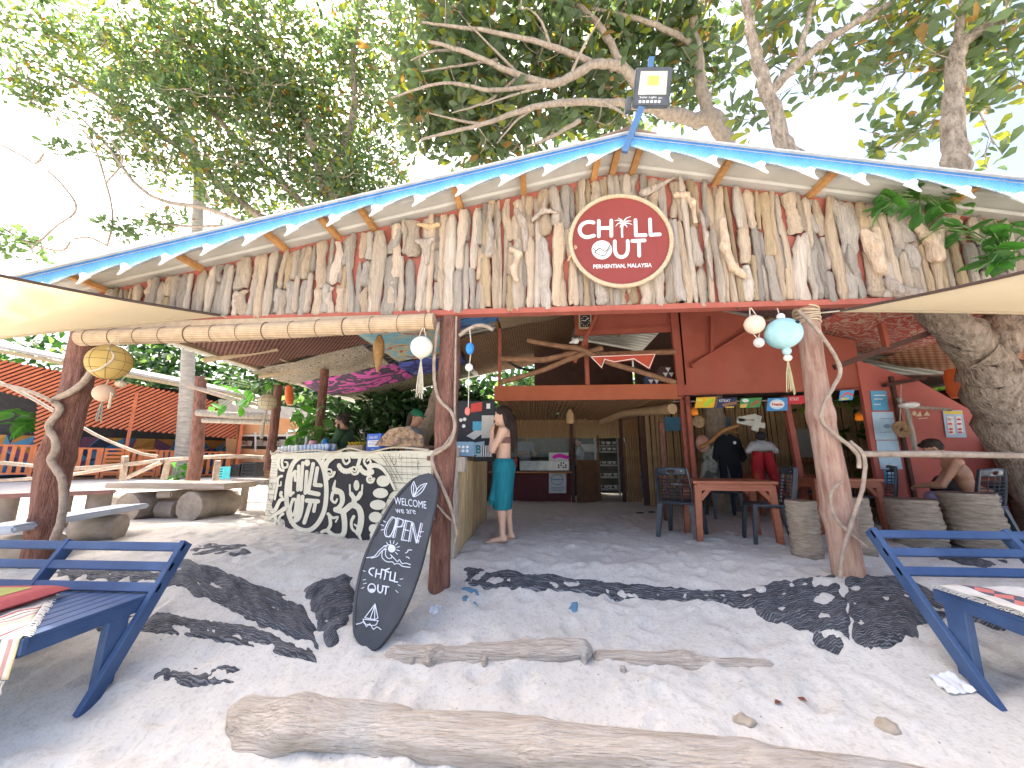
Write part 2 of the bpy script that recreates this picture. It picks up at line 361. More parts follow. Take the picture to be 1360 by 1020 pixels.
def net(up_, lo_, label, seed, lift=.045, rows=26, mat=None, name='shade_net', cat='netting'):
    n = max(16, int(np.hypot(*np.diff(np.array(up_, float), axis=0).T).sum()/4.0)); U = resamp(up_, n); D = resamp(lo_, n)
    G0 = [[atG(*p) for p in A] for A in (U, D)]
    V = []; UV = []; rg = VN(seed)
    L_ = 0
    for i in range(n):
        a, b = G0[0][i], G0[1][i]
        if i: L_ += (a-G0[0][i-1]).length
        W = (b-a).length
        for j in range(rows+1):
            t = -.22+1.44*j/rows; p = a.lerp(b, t)
            e = min(max(min((t+.22)/.28, (1.22-t)/.28), 0), 1); ends = min(i/5, (n-1-i)/5, 1)
            prof = -.04+(lift*.42+.04)*e*e*(3-2*e)
            nz = .019*float(rg(np.array(L_*5.0), np.array(t*W*5))) + .008*float(rg(np.array(L_*20.+7), np.array(t*W*14)))+.006*float(rg(np.array(L_*70.+3), np.array(t*W*25)))
            fold = .010*math.sin(t*W*30+2.5*math.sin(L_*2.2+seed)+L_*3)
            z = gz(p.x, p.y)+prof*ends-.06*(1-ends)+nz+fold*e
            V.append((p.x, p.y, z)); UV.append((L_, t*W))
    m_ = rows+1; i, j = np.meshgrid(np.arange(n-1), np.arange(rows), indexing='ij'); a = (i*m_+j).ravel()
    V = np.array(V); c = V.mean(0); c[2] = V[:, 2].min()
    me = arr_mesh(name, V-c, np.stack([a, a+m_, a+m_+1, a+1], -1), True, uv=UV)
    o = link(name, me, mat or net_m); o.location = c; return setp(o, label, cat, 'shade nets half buried in the sand' if mat is None else None)
net([(602, 752), (680, 760), (780, 772), (880, 784), (975, 788), (1030, 776), (1080, 768), (1128, 764)], [(600, 776), (660, 782), (760, 786), (860, 797), (960, 800), (1030, 826), (1090, 846), (1150, 858)], 'long dark shade net running across the sand step to the pinkish post', 3, lift=.03)
net([(1105, 768), (1150, 766), (1200, 770), (1240, 790), (1290, 800), (1352, 800)], [(1120, 852), (1180, 858), (1200, 838), (1245, 822), (1290, 826), (1352, 842)], 'bunched dark shade net around the foot of the pinkish post', 5, lift=.055)
net([(195, 752), (245, 745), (300, 765), (350, 785), (385, 795), (420, 815)], [(205, 770), (255, 785), (310, 812), (370, 838), (420, 858), (440, 866)], 'dark shade net fold sweeping down behind the surfboard', 8, lift=.06)
net([(392, 800), (420, 778), (452, 768), (478, 762)], [(420, 862), (440, 850), (462, 822), (478, 800)], 'dark shade net flap lifted against the surfboard edge', 9, lift=.07)
net([(110, 822), (180, 820), (230, 815), (300, 828), (370, 846), (432, 872)], [(110, 836), (180, 840), (230, 843), (300, 852), (370, 868), (434, 886)], 'narrow dark shade net ridge beside the blue bench with the red cushion', 12, lift=.035)
net([(200, 872), (222, 872), (262, 888), (300, 886), (332, 892)], [(198, 898), (225, 908), (262, 912), (300, 908), (330, 912)], 'small dark shade net scrap poking out of the sand above the long log', 14, lift=.03)
net([(60, 748), (120, 752), (190, 752), (240, 752)], [(60, 768), (120, 770), (190, 772), (240, 772)], 'dark shade net seen through the backrest of the blue bench', 17, lift=.05)
net([(1200, 722), (1250, 716), (1300, 722), (1358, 730)], [(1200, 732), (1250, 740), (1300, 750), (1358, 752)], 'dark shade net strip behind the blue bench with the green cushion', 19, lift=.02)
net([(240, 728), (290, 722), (345, 724)], [(240, 738), (290, 736), (345, 734)], 'thin dark shade net streak on the slope below the painted counter', 20, lift=.012)
tarp = M('faded_blue_tarp', (.14, .27, .38), (.08, .17, .26), scale=6, st=(1, 9, 1), bump=.3, rough=.7, dirt=(.4, .42, .42))
net([(598, 782), (620, 782), (650, 792)], [(600, 796), (622, 803), (646, 804)], 'faded blue tarpaulin scrap at the foot of the red brown post', 21, lift=.008, mat=tarp, name='tarp_scrap', cat='tarp')
net([(745, 806), (760, 800), (778, 802)], [(745, 812), (760, 816), (775, 810)], 'tiny faded blue tarpaulin scrap above the short log', 22, lift=.004, mat=tarp, name='tarp_scrap', cat='tarp')

# ---------------------------------------------------------------- SDF mesher (smooth bodies, logs, trunks)
def sdf_mesh(prims, h=.01, k=.03, cuts=(), pad=.06, blur=0, noise=None):
    """prims: (a,b,ra,rb[,k]) round cones, or ('e',c,(rx,ry,rz)[,k,rot]) ellipsoids; cuts: functions f(X,Y,Z)->distance to intersect with"""
    lo = np.array([1e9]*3); hi = -lo
    for p in prims:
        if p[0] == 'e': c = np.array(p[1]); r = np.array([max(p[2])]*3); lo = np.minimum(lo, c-r); hi = np.maximum(hi, c+r)
        else:
            for q, r in ((p[0], p[2]), (p[1], p[3])): lo = np.minimum(lo, np.array(q)-r); hi = np.maximum(hi, np.array(q)+r)
    lo -= pad; hi += pad; n = np.ceil((hi-lo)/h).astype(int)+1
    ax = [lo[i]+np.arange(n[i])*h for i in range(3)]
    D = np.full(n, .3, np.float32)
    for p in prims:
        kk = k
        if p[0] == 'e':
            c = np.array(p[1]); rr = np.array(p[2], float); kk = p[3] if len(p) > 3 else k; m = max(rr); l2 = c-m; h2 = c+m
        else:
            a = np.array(p[0], float); b = np.array(p[1], float); ra, rb = p[2], p[3]; kk = p[4] if len(p) > 4 else k
            m = max(ra, rb); l2 = np.minimum(a, b)-m; h2 = np.maximum(a, b)+m
        i0 = np.maximum(((l2-kk-3*h-lo)/h).astype(int), 0); i1 = np.minimum(((h2+kk+3*h-lo)/h).astype(int)+2, n)
        sl_ = tuple(slice(i0[i], i1[i]) for i in range(3))
        X, Y, Z = np.meshgrid(ax[0][sl_[0]], ax[1][sl_[1]], ax[2][sl_[2]], indexing='ij')
        if p[0] == 'e':
            x, y, z = X-c[0], Y-c[1], Z-c[2]
            if len(p) > 4: Rm = np.array(p[4].to_3x3().inverted()); x, y, z = (Rm[i][0]*x+Rm[i][1]*y+Rm[i][2]*z for i in range(3))
            q0 = np.sqrt((x/rr[0])**2+(y/rr[1])**2+(z/rr[2])**2); q1 = np.sqrt((x/rr[0]**2)**2+(y/rr[1]**2)**2+(z/rr[2]**2)**2)+1e-9
            d = q0*(q0-1)/q1
        else:
            ab = b-a; L2 = max(ab@ab, 1e-9)
            t = np.clip(((X-a[0])*ab[0]+(Y-a[1])*ab[1]+(Z-a[2])*ab[2])/L2, 0, 1)
            d = np.sqrt((X-a[0]-t*ab[0])**2+(Y-a[1]-t*ab[1])**2+(Z-a[2]-t*ab[2])**2)-(ra+(rb-ra)*t)
        o = D[sl_]
        if kk > 0:
            hh = np.clip(.5+.5*(o-d)/kk, 0, 1); D[sl_] = o+(d-o)*hh-kk*hh*(1-hh)
        else: D[sl_] = np.minimum(o, d)
    X, Y, Z = np.meshgrid(*ax, indexing='ij')
    if noise is not None: D = D+noise(X, Y, Z)
    for c in cuts: D = np.maximum(D, c(X, Y, Z))
    s = D < 0
    cnt = np.zeros(n-1, np.int16)
    for dx in (0, 1):
        for dy in (0, 1):
            for dz in (0, 1): cnt += s[dx:n[0]-1+dx, dy:n[1]-1+dy, dz:n[2]-1+dz]
    act = (cnt > 0) & (cnt < 8); ids = np.argwhere(act); idx = np.full(n-1, -1, np.int64); idx[act] = np.arange(len(ids))
    acc = np.zeros((len(ids), 3)); num = np.zeros(len(ids))
    cor = [np.array(c) for c in ((0,0,0),(1,0,0),(0,1,0),(1,1,0),(0,0,1),(1,0,1),(0,1,1),(1,1,1))]
    for i0 in range(8):
        for i1 in range(i0+1, 8):
            if np.abs(cor[i0]-cor[i1]).sum() != 1: continue
            A = ids+cor[i0]; B = ids+cor[i1]; va = D[A[:, 0], A[:, 1], A[:, 2]]; vb = D[B[:, 0], B[:, 1], B[:, 2]]
            x = (va < 0) != (vb < 0); t = np.where(x, va/np.where(x, va-vb, 1), 0)
            acc[x] += (A[x]+(B[x]-A[x])*t[x, None]); num[x] += 1
    V = lo+h*(acc/num[:, None]); Q = []
    for axn in range(3):
        u, v = [(1, 2), (2, 0), (0, 1)][axn]
        sl0 = [slice(None)]*3; sl1 = [slice(None)]*3; sl0[axn] = slice(0, -1); sl1[axn] = slice(1, None)
        e = s[tuple(sl0)] != s[tuple(sl1)]; P = np.argwhere(e)
        P = P[(P[:, u] > 0) & (P[:, v] > 0) & (P[:, u] < n[u]-1) & (P[:, v] < n[v]-1)]
        eu = np.eye(3, dtype=int)[u]; ev = np.eye(3, dtype=int)[v]
        g = lambda q: idx[q[:, 0], q[:, 1], q[:, 2]]
        q = np.stack([g(P-eu-ev), g(P-ev), g(P), g(P-eu)], -1)
        flip = ~s[P[:, 0], P[:, 1], P[:, 2]]; q[flip] = q[flip][:, ::-1]; Q.append(q)
    return V, np.concatenate(Q)
def sdf_obj(name, prims, mat, parent=None, h=.01, k=.03, cuts=(), noise=None, org=None):
    V, Q = sdf_mesh(prims, h, k, cuts, noise=noise)
    o_ = ORG[parent] if (parent is not None and org is None) else Vector(org or (0, 0, 0))
    me = arr_mesh(name, V-np.array(o_), Q, True); o = link(name, me, mat, parent, o_)
    if org is not None and parent is None: o.location = o_
    return o
def wnoise(amp, f, seed, stretch=(1, 1, 1)):
    r = np.random.RandomState(seed); ph = r.rand(6, 4)*6.28; K = r.randn(6, 3)*f
    return lambda X, Y, Z: amp*sum(np.sin(K[i, 0]*X*stretch[0]+K[i, 1]*Y*stretch[1]+K[i, 2]*Z*stretch[2]+ph[i, 0]) for i in range(6))/2.5

# ---------------------------------------------------------------- logs in the sand
log_m = M('bleached_log', (.67, .58, .49), (.47, .385, .305), scale=8, st=(.45, 5, 5), bump=1.0, bscale=18, dist=.05, rough=.95, spec=.1, lo=.3, hi=.62, dirt=(.61, .56, .50))
def logthing(pts, rad, label, seed, pegs=(), knob=None, flat_z=None):
    P = [Vector(p) for p in pts]; c = P[0].lerp(P[-1], .5); loc = (c.x, c.y, min(p.z for p in P)-max(rad))
    t = thing('driftwood_log', label, 'log', loc, group='logs set as steps in the sand')
    prims = [(P[i], P[i+1], rad[i], rad[i+1], .05) for i in range(len(P)-1)]
    if knob: prims += knob
    sdf_obj('log', prims, log_m, t, h=.014, k=.05, noise=(lambda f1, f2: (lambda X, Y, Z: f1(X, Y, Z)+f2(X, Y, Z)))(wnoise(.010, 20, seed, (.3, 1, 1)), wnoise(.005, 70, seed+1, (.12, 1, 1))))
    for (p, l) in pegs:
        p = Vector(p); MB().tube([p+Vector((0, 0, -.22)), p+Vector((0, .005, l*.6)), p+Vector((0, .012, l))], [.02, .021, .017], 9, wob=.12, seed=seed).build('peg', log_m, t, smooth=True)
    return t
def gp(px, py, dz=0): p = atG(px, py); return Vector((p.x, p.y, p.z+dz))
a = gp(335, 975); b = gp(1010, 1046)
d_ = (b-a); 
logthing([a+Vector((-.10, .05, .05)), a+d_*.1+Vector((0, .03, .055)), a+d_*.3+Vector((0, .05, .03)), a+d_*.6+Vector((0, .06, .03)), a+d_*1.0+Vector((0, .06, .02)), a+d_*1.4+Vector((0, .08, -.03))],
         [.085, .12, .125, .12, .115, .10], 'long thick bleached log lying on the open sand with knobbly end', 4,
         pegs=[(gp(412, 985)+Vector((0, -.035, 0)), .11)], knob=[(a+Vector((.02, -.02, -.02)), a+Vector((.2, -.05, -.03)), .10, .06, .08), (a+Vector((-.1, .05, .05)), a+Vector((-.17, .06, .06)), .07, .045, .06)])
a = gp(520, 880); b = gp(775, 876); d_ = b-a
logthing([a+Vector((0, .06, .0)), a+d_*.2+Vector((0, .06, .005)), a+d_*.42+Vector((0, .06, .002)), a+d_*.7+Vector((0, .07, .02)), a+d_*1.0+Vector((0, .07, .03))],
         [.07, .072, .068, .078, .082], 'short bleached log held by pegs in front of the surfboard', 6,
         pegs=[(gp(548, 880)+Vector((0, -.012, 0)), .04), (gp(644, 882)+Vector((0, -.012, 0)), .05), (gp(776, 880)+Vector((0, -.02, 0)), .065)], knob=[(a+d_*.2+Vector((0, 0, .02)), a+d_*.2+Vector((0, -.02, .02)), .04, .032, .03)])
a = gp(800, 884); b = gp(1108, 898); d_ = b-a
logthing([a+Vector((0, .1, -.01)), a+d_*.4+Vector((0, .1, -.012)), a+d_*.75+Vector((0, .1, -.02)), a+d_*1.0+Vector((0, .1, -.045))], [.055, .055, .05, .04], 'nearly buried sandy log beside the short pegged log', 9, pegs=[(gp(828, 893)+Vector((0, .0, 0)), .035)])
# small things in the sand
def stone(px, py, r, label, m, seed, squash=.5):
    p = atG(px, py); o = sdf_obj('stone', [('e', p+Vector((0, 0, r*.1)), (r*1.2, r, r*squash))], m, None, h=r/7, noise=wnoise(r*.12, 5/r*.6, seed), org=p); return setp(o, label, 'stone')
st_m = M('sandy_stone', (.45, .38, .29), (.3, .25, .19), scale=12, bump=.5)
stone(1180, 968, .055, 'flat tan stone sunk in the sand near the blue bench foot', st_m, 2)
stone(988, 958, .05, 'low brownish lump of stone near the dry red leaves', st_m, 3, .35)
leaf_dry = M('dry_red_leaf', (.30, .10, .05), (.16, .05, .03), scale=20, bump=.3)
for i, (px, py, a_) in enumerate([(1034, 936, .4), (1066, 932, 2.2)]):
    p = atG(px, py)+Vector((0, 0, .008)); rot = Matrix.Rotation(a_, 3, 'Z'); mb = MB()
    P = []
    for u in range(6):
        for v in (-1, 0, 1):
            x = u/5*.05-.025; wd = .016*math.sin(math.pi*min(max(u/5, .06), .96)); P.append(p+rot @ Vector((x, v*wd, abs(v)*wd*.8+.01*abs(x)*8)))
    mb.add(P, [(u*3+k, u*3+3+k, u*3+4+k, u*3+1+k) for u in range(5) for k in range(2)])
    solo(mb, 'dry_leaf', leaf_dry, ['curled dry red leaf on the sand, the upright one of a pair', 'flatter dry red leaf on the sand beside the curled one'][i], 'leaf', 'dry leaves on the sand', True)
rag_m = M('white_rag', (.74, .76, .78), (.6, .62, .66), scale=6, bump=.3)
def rag(px, py, sx, sy, label, seed, hang=0):
    p = atG(px, py); n = 14; V = []; rr = VN(seed)
    for i in range(n):
        for j in range(n):
            u, v = i/(n-1)-.5, j/(n-1)-.5; x = p.x+u*sx+.15*sx*v; y = p.y+v*sy
            V.append((x, y, gz(x, y)+.012+.022*float(rr(np.array(u*5.+9), np.array(v*3.+4)))+.004*math.sin(u*22+v*4)))
    V = np.array(V); c = V.mean(0); i, j = np.meshgrid(np.arange(n-1), np.arange(n-1), indexing='ij'); a = (i*n+j).ravel()
    o = link('rag', arr_mesh('rag', V-c, np.stack([a, a+n, a+n+1, a+1], -1), True), rag_m); o.location = c; return setp(o, label, 'rag')
rag(1265, 912, .16, .14, 'crumpled white rag beside the blue bench leg', 31)
rag(578, 812, .08, .10, 'crumpled white rag between the surfboard and the red brown post', 33)
# ================================================================ flat print on surfaces (lettering, murals)
def text_geo(s_, bold=0.0):
    cu = bpy.data.curves.new('t', 'FONT'); cu.body = s_; cu.size = 1; cu.resolution_u = 3; cu.offset = bold
    ob = bpy.data.objects.new('t', cu); col.objects.link(ob); dg = bpy.context.evaluated_depsgraph_get(); me = ob.evaluated_get(dg).to_mesh()
    V = [(v.co.x, v.co.y) for v in me.vertices]; Fs = [tuple(p.vertices) for p in me.polygons]
    ob.evaluated_get(dg).to_mesh_clear(); bpy.data.objects.remove(ob); bpy.data.curves.remove(cu)
    x0 = min(v[0] for v in V); x1 = max(v[0] for v in V); y0 = min(v[1] for v in V); y1 = max(v[1] for v in V)
    return [((x-x0)/(x1-x0), (y-y0)/(y1-y0)) for x, y in V], Fs
class Decal:
    def __init__(s, surf, off=.002, step=.00012): s.surf = surf; s.mb = MB(); s.off = off; s.st = step; s.k = 0
    def _o(s): s.k += 1; return s.off+s.k*s.st
    def poly(s, pts):
        o = s._o(); tri = tessellate_polygon([[Vector((x, -y, 0)) for x, y in pts]])
        s.mb.add([s.surf(x, y, o) for x, y in pts], [tuple(t) for t in tri]); return s
    def disc(s, cx, cy, rx, ry=None, n=20): ry = ry or rx; return s.poly([(cx+rx*math.cos(2*math.pi*i/n), cy+ry*math.sin(2*math.pi*i/n)) for i in range(n)])
    def ring(s, cx, cy, rx, ry, w_, n=28): return s.stroke([(cx+rx*math.cos(2*math.pi*i/n), cy+ry*math.sin(2*math.pi*i/n)) for i in range(n+1)], w_, sm=0)
    def stroke(s, pts, w_, sm=4, w1=None, cap=True):
        if sm and len(pts) > 2: pts = [(p.x, p.y) for p in smooth_path([(x, y, 0) for x, y in pts], sm)]
        o = s._o(); P = [Vector((x, y)) for x, y in pts]; n = len(P); V = []; w1 = w_ if w1 is None else w1
        for i, p in enumerate(P):
            a = (P[i]-P[i-1]).normalized() if i else (P[1]-P[0]).normalized(); b = (P[i+1]-P[i]).normalized() if i < n-1 else a
            t = (a+b); t = t.normalized() if t.length > .2 else b
            m_ = 1/max(.55, t.dot(a)); nn = Vector((-t.y, t.x)); r = (w_+(w1-w_)*i/(n-1))/2*min(m_, 1.4); V += [p+nn*r, p-nn*r]
        fs = [(2*i, 2*i+1, 2*i+3, 2*i+2) for i in range(n-1)]; VV = [s.surf(v.x, v.y, o) for v in V]
        if cap:
            for end, sg in ((0, -1), (n-1, 1)):
                t = (P[1]-P[0]) if end == 0 else (P[-1]-P[-2]); t = t.normalized()*sg; nn = Vector((-t.y, t.x)); r = (w_ if end == 0 else w1)/2; b0 = len(VV)
                for k in range(7):
                    a = math.pi*k/6-math.pi/2; q = P[end]+t*(math.cos(a)*r)+nn*(math.sin(a)*r); VV.append(s.surf(q.x, q.y, o))
                fs.append(tuple(range(b0, b0+7)))
        s.mb.add(VV, fs); return s
    def text(s, str_, x0, y0, x1, y1, bold=0.0, slant=0, dy=0):
        V, Fs = text_geo(str_, bold); o = s._o()
        s.mb.add([s.surf(x0+u*(x1-x0)+slant*v*(y0-y1), y1+(1-v)*(y0-y1)*1.0*1+dy*u if False else y0+(y1-y0)*(1-v)+dy*u, o) for u, v in V], Fs); return s
    def done(s, name, mat, parent): return s.mb.build(name, mat, parent)
white_print = flat('white_print', (.80, .80, .78)); black_print = flat('black_print', (.02, .02, .024))

# ================================================================ CAFE BUILDING
RX = .92; RZ = 4.13; RS = .208
def roofz(x): return RZ-RS*abs(x-RX)
def atRoof(px, py, side, off=.1): return atPlane(px, py, (RX, 0, RZ-off), Vector((-RS if side < 0 else RS, 0, 1)))
YF, YP = 3.35, 3.80
cafe = thing('beach_cafe', 'open timber beach cafe with gabled metal roof and driftwood gable', 'building', (RX, 6.5, 0))
metal_m = M('grey_roof_metal', (.52, .51, .47), (.42, .41, .37), scale=3, bump=.05, rough=.5, spec=.5, dirt=(.40, .38, .34))
Y0, Y1 = YF-.01, 11.6
def roof_side(x_eave):
    mb = MB(); y = Y0; prof = []
    while y < Y1:
        for dy, dz in ((0, 0), (.125, 0), (.14, .024), (.178, .024)): prof.append((y+dy, dz))
        y += .193
    n = len(prof); P = []
    for x in (RX, x_eave):
        for (yy, dz) in prof: P.append((x, yy, roofz(x)+dz))
    mb.add(P, [(i, i+1, n+i+1, n+i) for i in range(n-1)]); return mb
roof_side(-5.75).build('roof_sheet', metal_m, cafe); roof_side(8.6).build('roof_sheet', metal_m, cafe)
MB().add([(RX-.28, Y0-.03, RZ+.0), (RX, Y0-.03, RZ+.09), (RX+.28, Y0-.03, RZ+.0), (RX-.28, Y1, RZ), (RX, Y1, RZ+.09), (RX+.28, Y1, RZ)], [(0, 1, 4, 3), (1, 2, 5, 4)]).build('ridge_cap', M('brown_ridge_cap', (.42, .33, .26), (.30, .23, .18), rough=.7, bump=.2), cafe)
# rafters that show between the fascia and the driftwood
for px, py in [(95, 352), (228, 330), (350, 300), (425, 288), (478, 272), (603, 244), (694, 228), (795, 200), (822, 200), (850, 192), (972, 218), (1112, 236), (1298, 258)]:
    p = atY(px, py, 3.42); x = p.x
    if 380 < px < 500: pass
    MB().bar((x, YF+.03, roofz(x)-.028), (x, 8.9, roofz(x)-.028), .062, .052).build('rafter', wood_raft, cafe)
# fascia boards: painted sea with a wave-cut lower edge
def fascia_mat():
    m = M('painted_wave_board', (.17, .46, .86), (.10, .37, .80), scale=1.5, bump=.04, rough=.55); t = m.node_tree; N = t.nodes; L = t.links; b = N['Principled BSDF']; tc = N['Texture Coordinate']
    sp = N.new('ShaderNodeSeparateXYZ'); L.new(tc.outputs['UV'], sp.inputs[0])
    ns = N.new('ShaderNodeTexNoise'); ns.inputs['Scale'].default_value = 85; ns.inputs['Detail'].default_value = 3; L.new(tc.outputs['Object'], ns.inputs[0])
    n2 = N.new('ShaderNodeTexNoise'); n2.inputs['Scale'].default_value = 6; L.new(tc.outputs['Object'], n2.inputs[0])
    m0 = N.new('ShaderNodeMath'); m0.operation = 'MULTIPLY_ADD'; m0.inputs[1].default_value = .35; L.new(n2.outputs[0], m0.inputs[0]); L.new(sp.outputs[1], m0.inputs[2])
    ma = N.new('ShaderNodeMath'); ma.operation = 'MULTIPLY_ADD'; ma.inputs[1].default_value = .75; L.new(ns.outputs[0], ma.inputs[0]); L.new(m0.outputs[0], ma.inputs[2])
    cr = N.new('ShaderNodeValToRGB'); e = cr.color_ramp.elements; e[0].position = .25; e[0].color = (.03, .14, .38, 1); e[1].position = .5; e[1].color = (.09, .30, .66, 1)
    x = e.new(.80); x.color = (.15, .40, .75, 1); x = e.new(.97); x.color = (.80, .86, .90, 1)
    mr = N.new('ShaderNodeMapRange'); mr.inputs[1].default_value = .25; mr.inputs[2].default_value = 1.70; L.new(ma.outputs[0], mr.inputs[0]); L.new(mr.outputs[0], cr.inputs[0]); L.new(cr.outputs[0], b.inputs['Base Color'])
    return m
fasc_m = fascia_mat(); trim_m = M('grey_edge_trim', (.55, .55, .53), (.4, .4, .4), rough=.5, spec=.5)
PER = .445
tip_m = M('white_wave_paint', (.84, .88, .91), (.45, .68, .9), scale=14, rough=.55, bump=.05, lo=.25, hi=.45)
def edge_depth(f):                                # f: 0 just past one wave tip ... 1 at the next tip
    return .112+.018*math.exp(-f*9)+.10*f**1.5
def fascia(sgn, length):
    # s runs from the ridge down the slope; hooks of the waves point at the ridge
    ux = Vector((sgn*1, 0, -RS)).normalized(); dn = Vector((-sgn*RS*0, 0, -1)); top = Vector((RX, YF, RZ+.035))
    N_ = int(length/PER*26); rows = 7; V = []; UV = []
    for i in range(N_+1):
        s_ = i*length/N_; f = ((s_+.06)/PER) % 1.0; f = min(max(f, 0), 1)
        d = edge_depth(f)+.012*math.sin(s_*1.7)
        for j in range(rows+1):
            V.append(top+ux*s_+dn*(d*j/rows)); UV.append((s_, j/rows*(.86+.30*f**1.1)))
    m_ = rows+1; V2 = [v+Vector((0, .018, 0)) for v in V]; n1 = len(V)
    A = np.array([tuple(v) for v in V+V2]); A -= np.array(ORG[cafe])
    i, j = np.meshgrid(np.arange(N_), np.arange(rows), indexing='ij'); a = (i*m_+j).ravel()
    Q = np.stack([a, a+m_, a+m_+1, a+1], -1); Q2 = Q[:, ::-1]+n1
    b_ = np.arange(N_)*m_+rows; Q3 = np.stack([b_, b_+m_, b_+m_+n1, b_+n1], -1)
    o = link('fascia_board', arr_mesh('fascia_board', A, np.concatenate([Q, Q2, Q3]), uv=UV+UV), fasc_m, cafe, ORG[cafe])
    # hooked tips of the waves
    s_ = PER-.06; me = None
    while s_ < length-.1:
        c = top+ux*s_+Vector((0, -.0012, 0))
        if me is None:
            P2 = [(-.10, .188), (-.03, .212), (.012, .232), (.044, .240), (.020, .214), (.010, .180), (.022, .152), (.03, .135), (-.012, .12), (-.06, .15)]
            me = MB().prism(P2, lambda u, v, d: ux*u+dn*v+Vector((0, d, 0)), .0195).build('wave_tip', tip_m, cafe, org=(0, 0, 0)); o = me
        else: o = me.copy(); col.objects.link(o)
        o.location = c-ORG[cafe]; s_ += PER
    MB().bar(top+Vector((0, -.012, .008)), top+ux*length+Vector((0, -.012, .008)), .03, .016).build('edge_trim', trim_m, cafe)
fascia(-1, 6.85); fascia(1, 7.9)
# gable panel and beam
XL, XR = -5.15, 7.4; ZB = 2.53
poly = [(XL, ZB), (XR, ZB), (XR, roofz(XR)-.02), (RX, RZ-.02), (XL, roofz(XL)-.02)]
gable = MB().prism(poly, lambda u, v, d: Vector((u, YP+d, v)), .025).build('gable_panel', M('faded_red_panel', (.40, .125, .09), (.30, .085, .06), scale=3, bump=.1, rough=.8), cafe)
MB().box(((XL+XR)/2, YP+.0, ZB-.032), (XR-XL, .10, .055)).build('beam', M('faded_red_beam', (.40, .12, .085), (.3, .08, .055), scale=4, bump=.2), cafe)
# posts
def post(pts, rad, name='post', mat=wood_post, seed=0, lab=None):
    P = [Vector(p) for p in pts]; prims = [(P[i], P[i+1], rad[i], rad[i+1], .06) for i in range(len(P)-1)]
    o = sdf_obj(name, prims, mat, cafe, h=.016, k=.05, noise=wnoise(.006, 30, seed, (1, 1, .22)))
    if lab: o['label'] = lab
    return o
post([(-.96, 3.87, -.45), (-.965, 3.87, .5), (-.945, 3.87, 1.3), (-.93, 3.87, 2.52)], [.098, .105, .115, .108], seed=1, lab='red brown bark post behind the surfboard')
pink_bark = M('pinkish_bark', (.40, .265, .205), (.22, .11, .08), scale=6, st=(4, 4, .5), bump=.7, rough=.9, lo=.3, hi=.62, dirt=(.47, .34, .27))
post([(2.72, 3.86, -.3), (2.70, 3.86, .5), (2.69, 3.86, 1.4), (2.70, 3.86, 2.52)], [.125, .118, .105, .092], mat=pink_bark, seed=2, lab='pinkish bark post with twined vine')
post([(-5.14, 3.86, -.3), (-5.13, 3.86, .3), (-5.18, 3.86, 1.0), (-5.12, 3.86, 1.7), (-5.16, 3.86, 2.5)], [.11, .125, .14, .12, .13], seed=3, lab='red brown post under the left end of the gable')
def ipost(px, y0, y1, Y, r, mat, name='inner_post'):
    a = atY(px, y0, Y); b = atY(px, y1, Y); MB().tube([(a.x, Y, b.z), (a.x+.01, Y, (a.z+b.z)/2), (a.x, Y, a.z)], [r, r*.95, r*.9], 10, wob=.05).build(name, mat, cafe, smooth=True)
ipost(370, 512, 625, 7.4, .085, wood_post)
MB().tube([(-4.35, 7.4, 0), (-4.37, 7.4, 2.8)], [.085, .08], 10, wob=.05).build('post', wood_post, cafe, smooth=True)
for x in (-5.35, -4.75):                                                   # eave timbers running back
    MB().bar((x, 3.85, roofz(x)-.10), (x, 9.4, roofz(x)-.10), .06, .09).build('eave_timber', M('pale_timber', (.42, .33, .21), (.3, .23, .14), scale=4, st=(5, .6, 5), bump=.3), cafe)
for y_ in (4.7, 5.9, 7.2):
    MB().tube([(-5.6, y_, roofz(-5.6)-.14), (-4.4, y_+.1, roofz(-4.4)-.18)], [.05, .045], 8, wob=.08).build('eave_brace', M('pale_timber', (.4, .3, .2)), cafe, smooth=True)

# ---- interior: loft
LY = 6.5
loft_red = M('loft_red_paint', (.40, .115, .055), (.33, .09, .042), scale=3, bump=.1, rough=.6)
MB().box((.80, LY, 2.105), (3.12, .06, .26)).build('loft_beam', loft_red, cafe, bevel=.006)
MB().box((.80, 8.2, 2.20), (3.06, 3.3, .03)).build('loft_floor', wood_post, cafe)
# bamboo under the loft, poles running back
bam_dark = M('dark_bamboo', (.38, .23, .12), (.21, .115, .055), scale=5, st=(6, 6, 6), bump=.4, rough=.6, spec=.4)
mb = MB()
for i in range(64):
    x = -.72+3.06*i/63; mb.tube([(x, LY+.04, 2.0+.02*rng.random()), (x+.02*rng.uniform(-1, 1), 9.78, 1.99+.02*rng.random())], .022, 6, cap=False)
setp(mb.build('bamboo_ceiling', bam_dark, cafe, smooth=True), kind='stuff')
mb = MB(); mb.box((-.67, LY, 2.75), (.05, .05, 1.05)); mb.build('loft_post', red_paint, cafe)
MB().bar((.84, LY+.05, 2.24), (.84, LY+.05, 3.15), .07, .07, up=(0, 1, 0)).build('loft_post', red_paint, cafe)
MB().bar((.62, LY-.06, 2.62), (1.10, LY-.06, 3.60), .06, .09, up=(0, 1, 0)).build('loft_brace', red_paint, cafe)
MB().bar(atY(892, 410, LY), (2.36, LY, 2.0), .09, .08, up=(0, 1, 0)).build('loft_post', red_paint, cafe)
MB().prism([(-.1, 2.22), (2.4, 2.22), (2.4, roofz(2.4)-.05), (RX, RZ-.05), (-.1, roofz(-.1)-.05)], lambda u, v, d: Vector((u, 9.75+d, v)), .03).build('loft_back_wall', M('dark_brown_timber', (.1, .05, .04)), cafe)
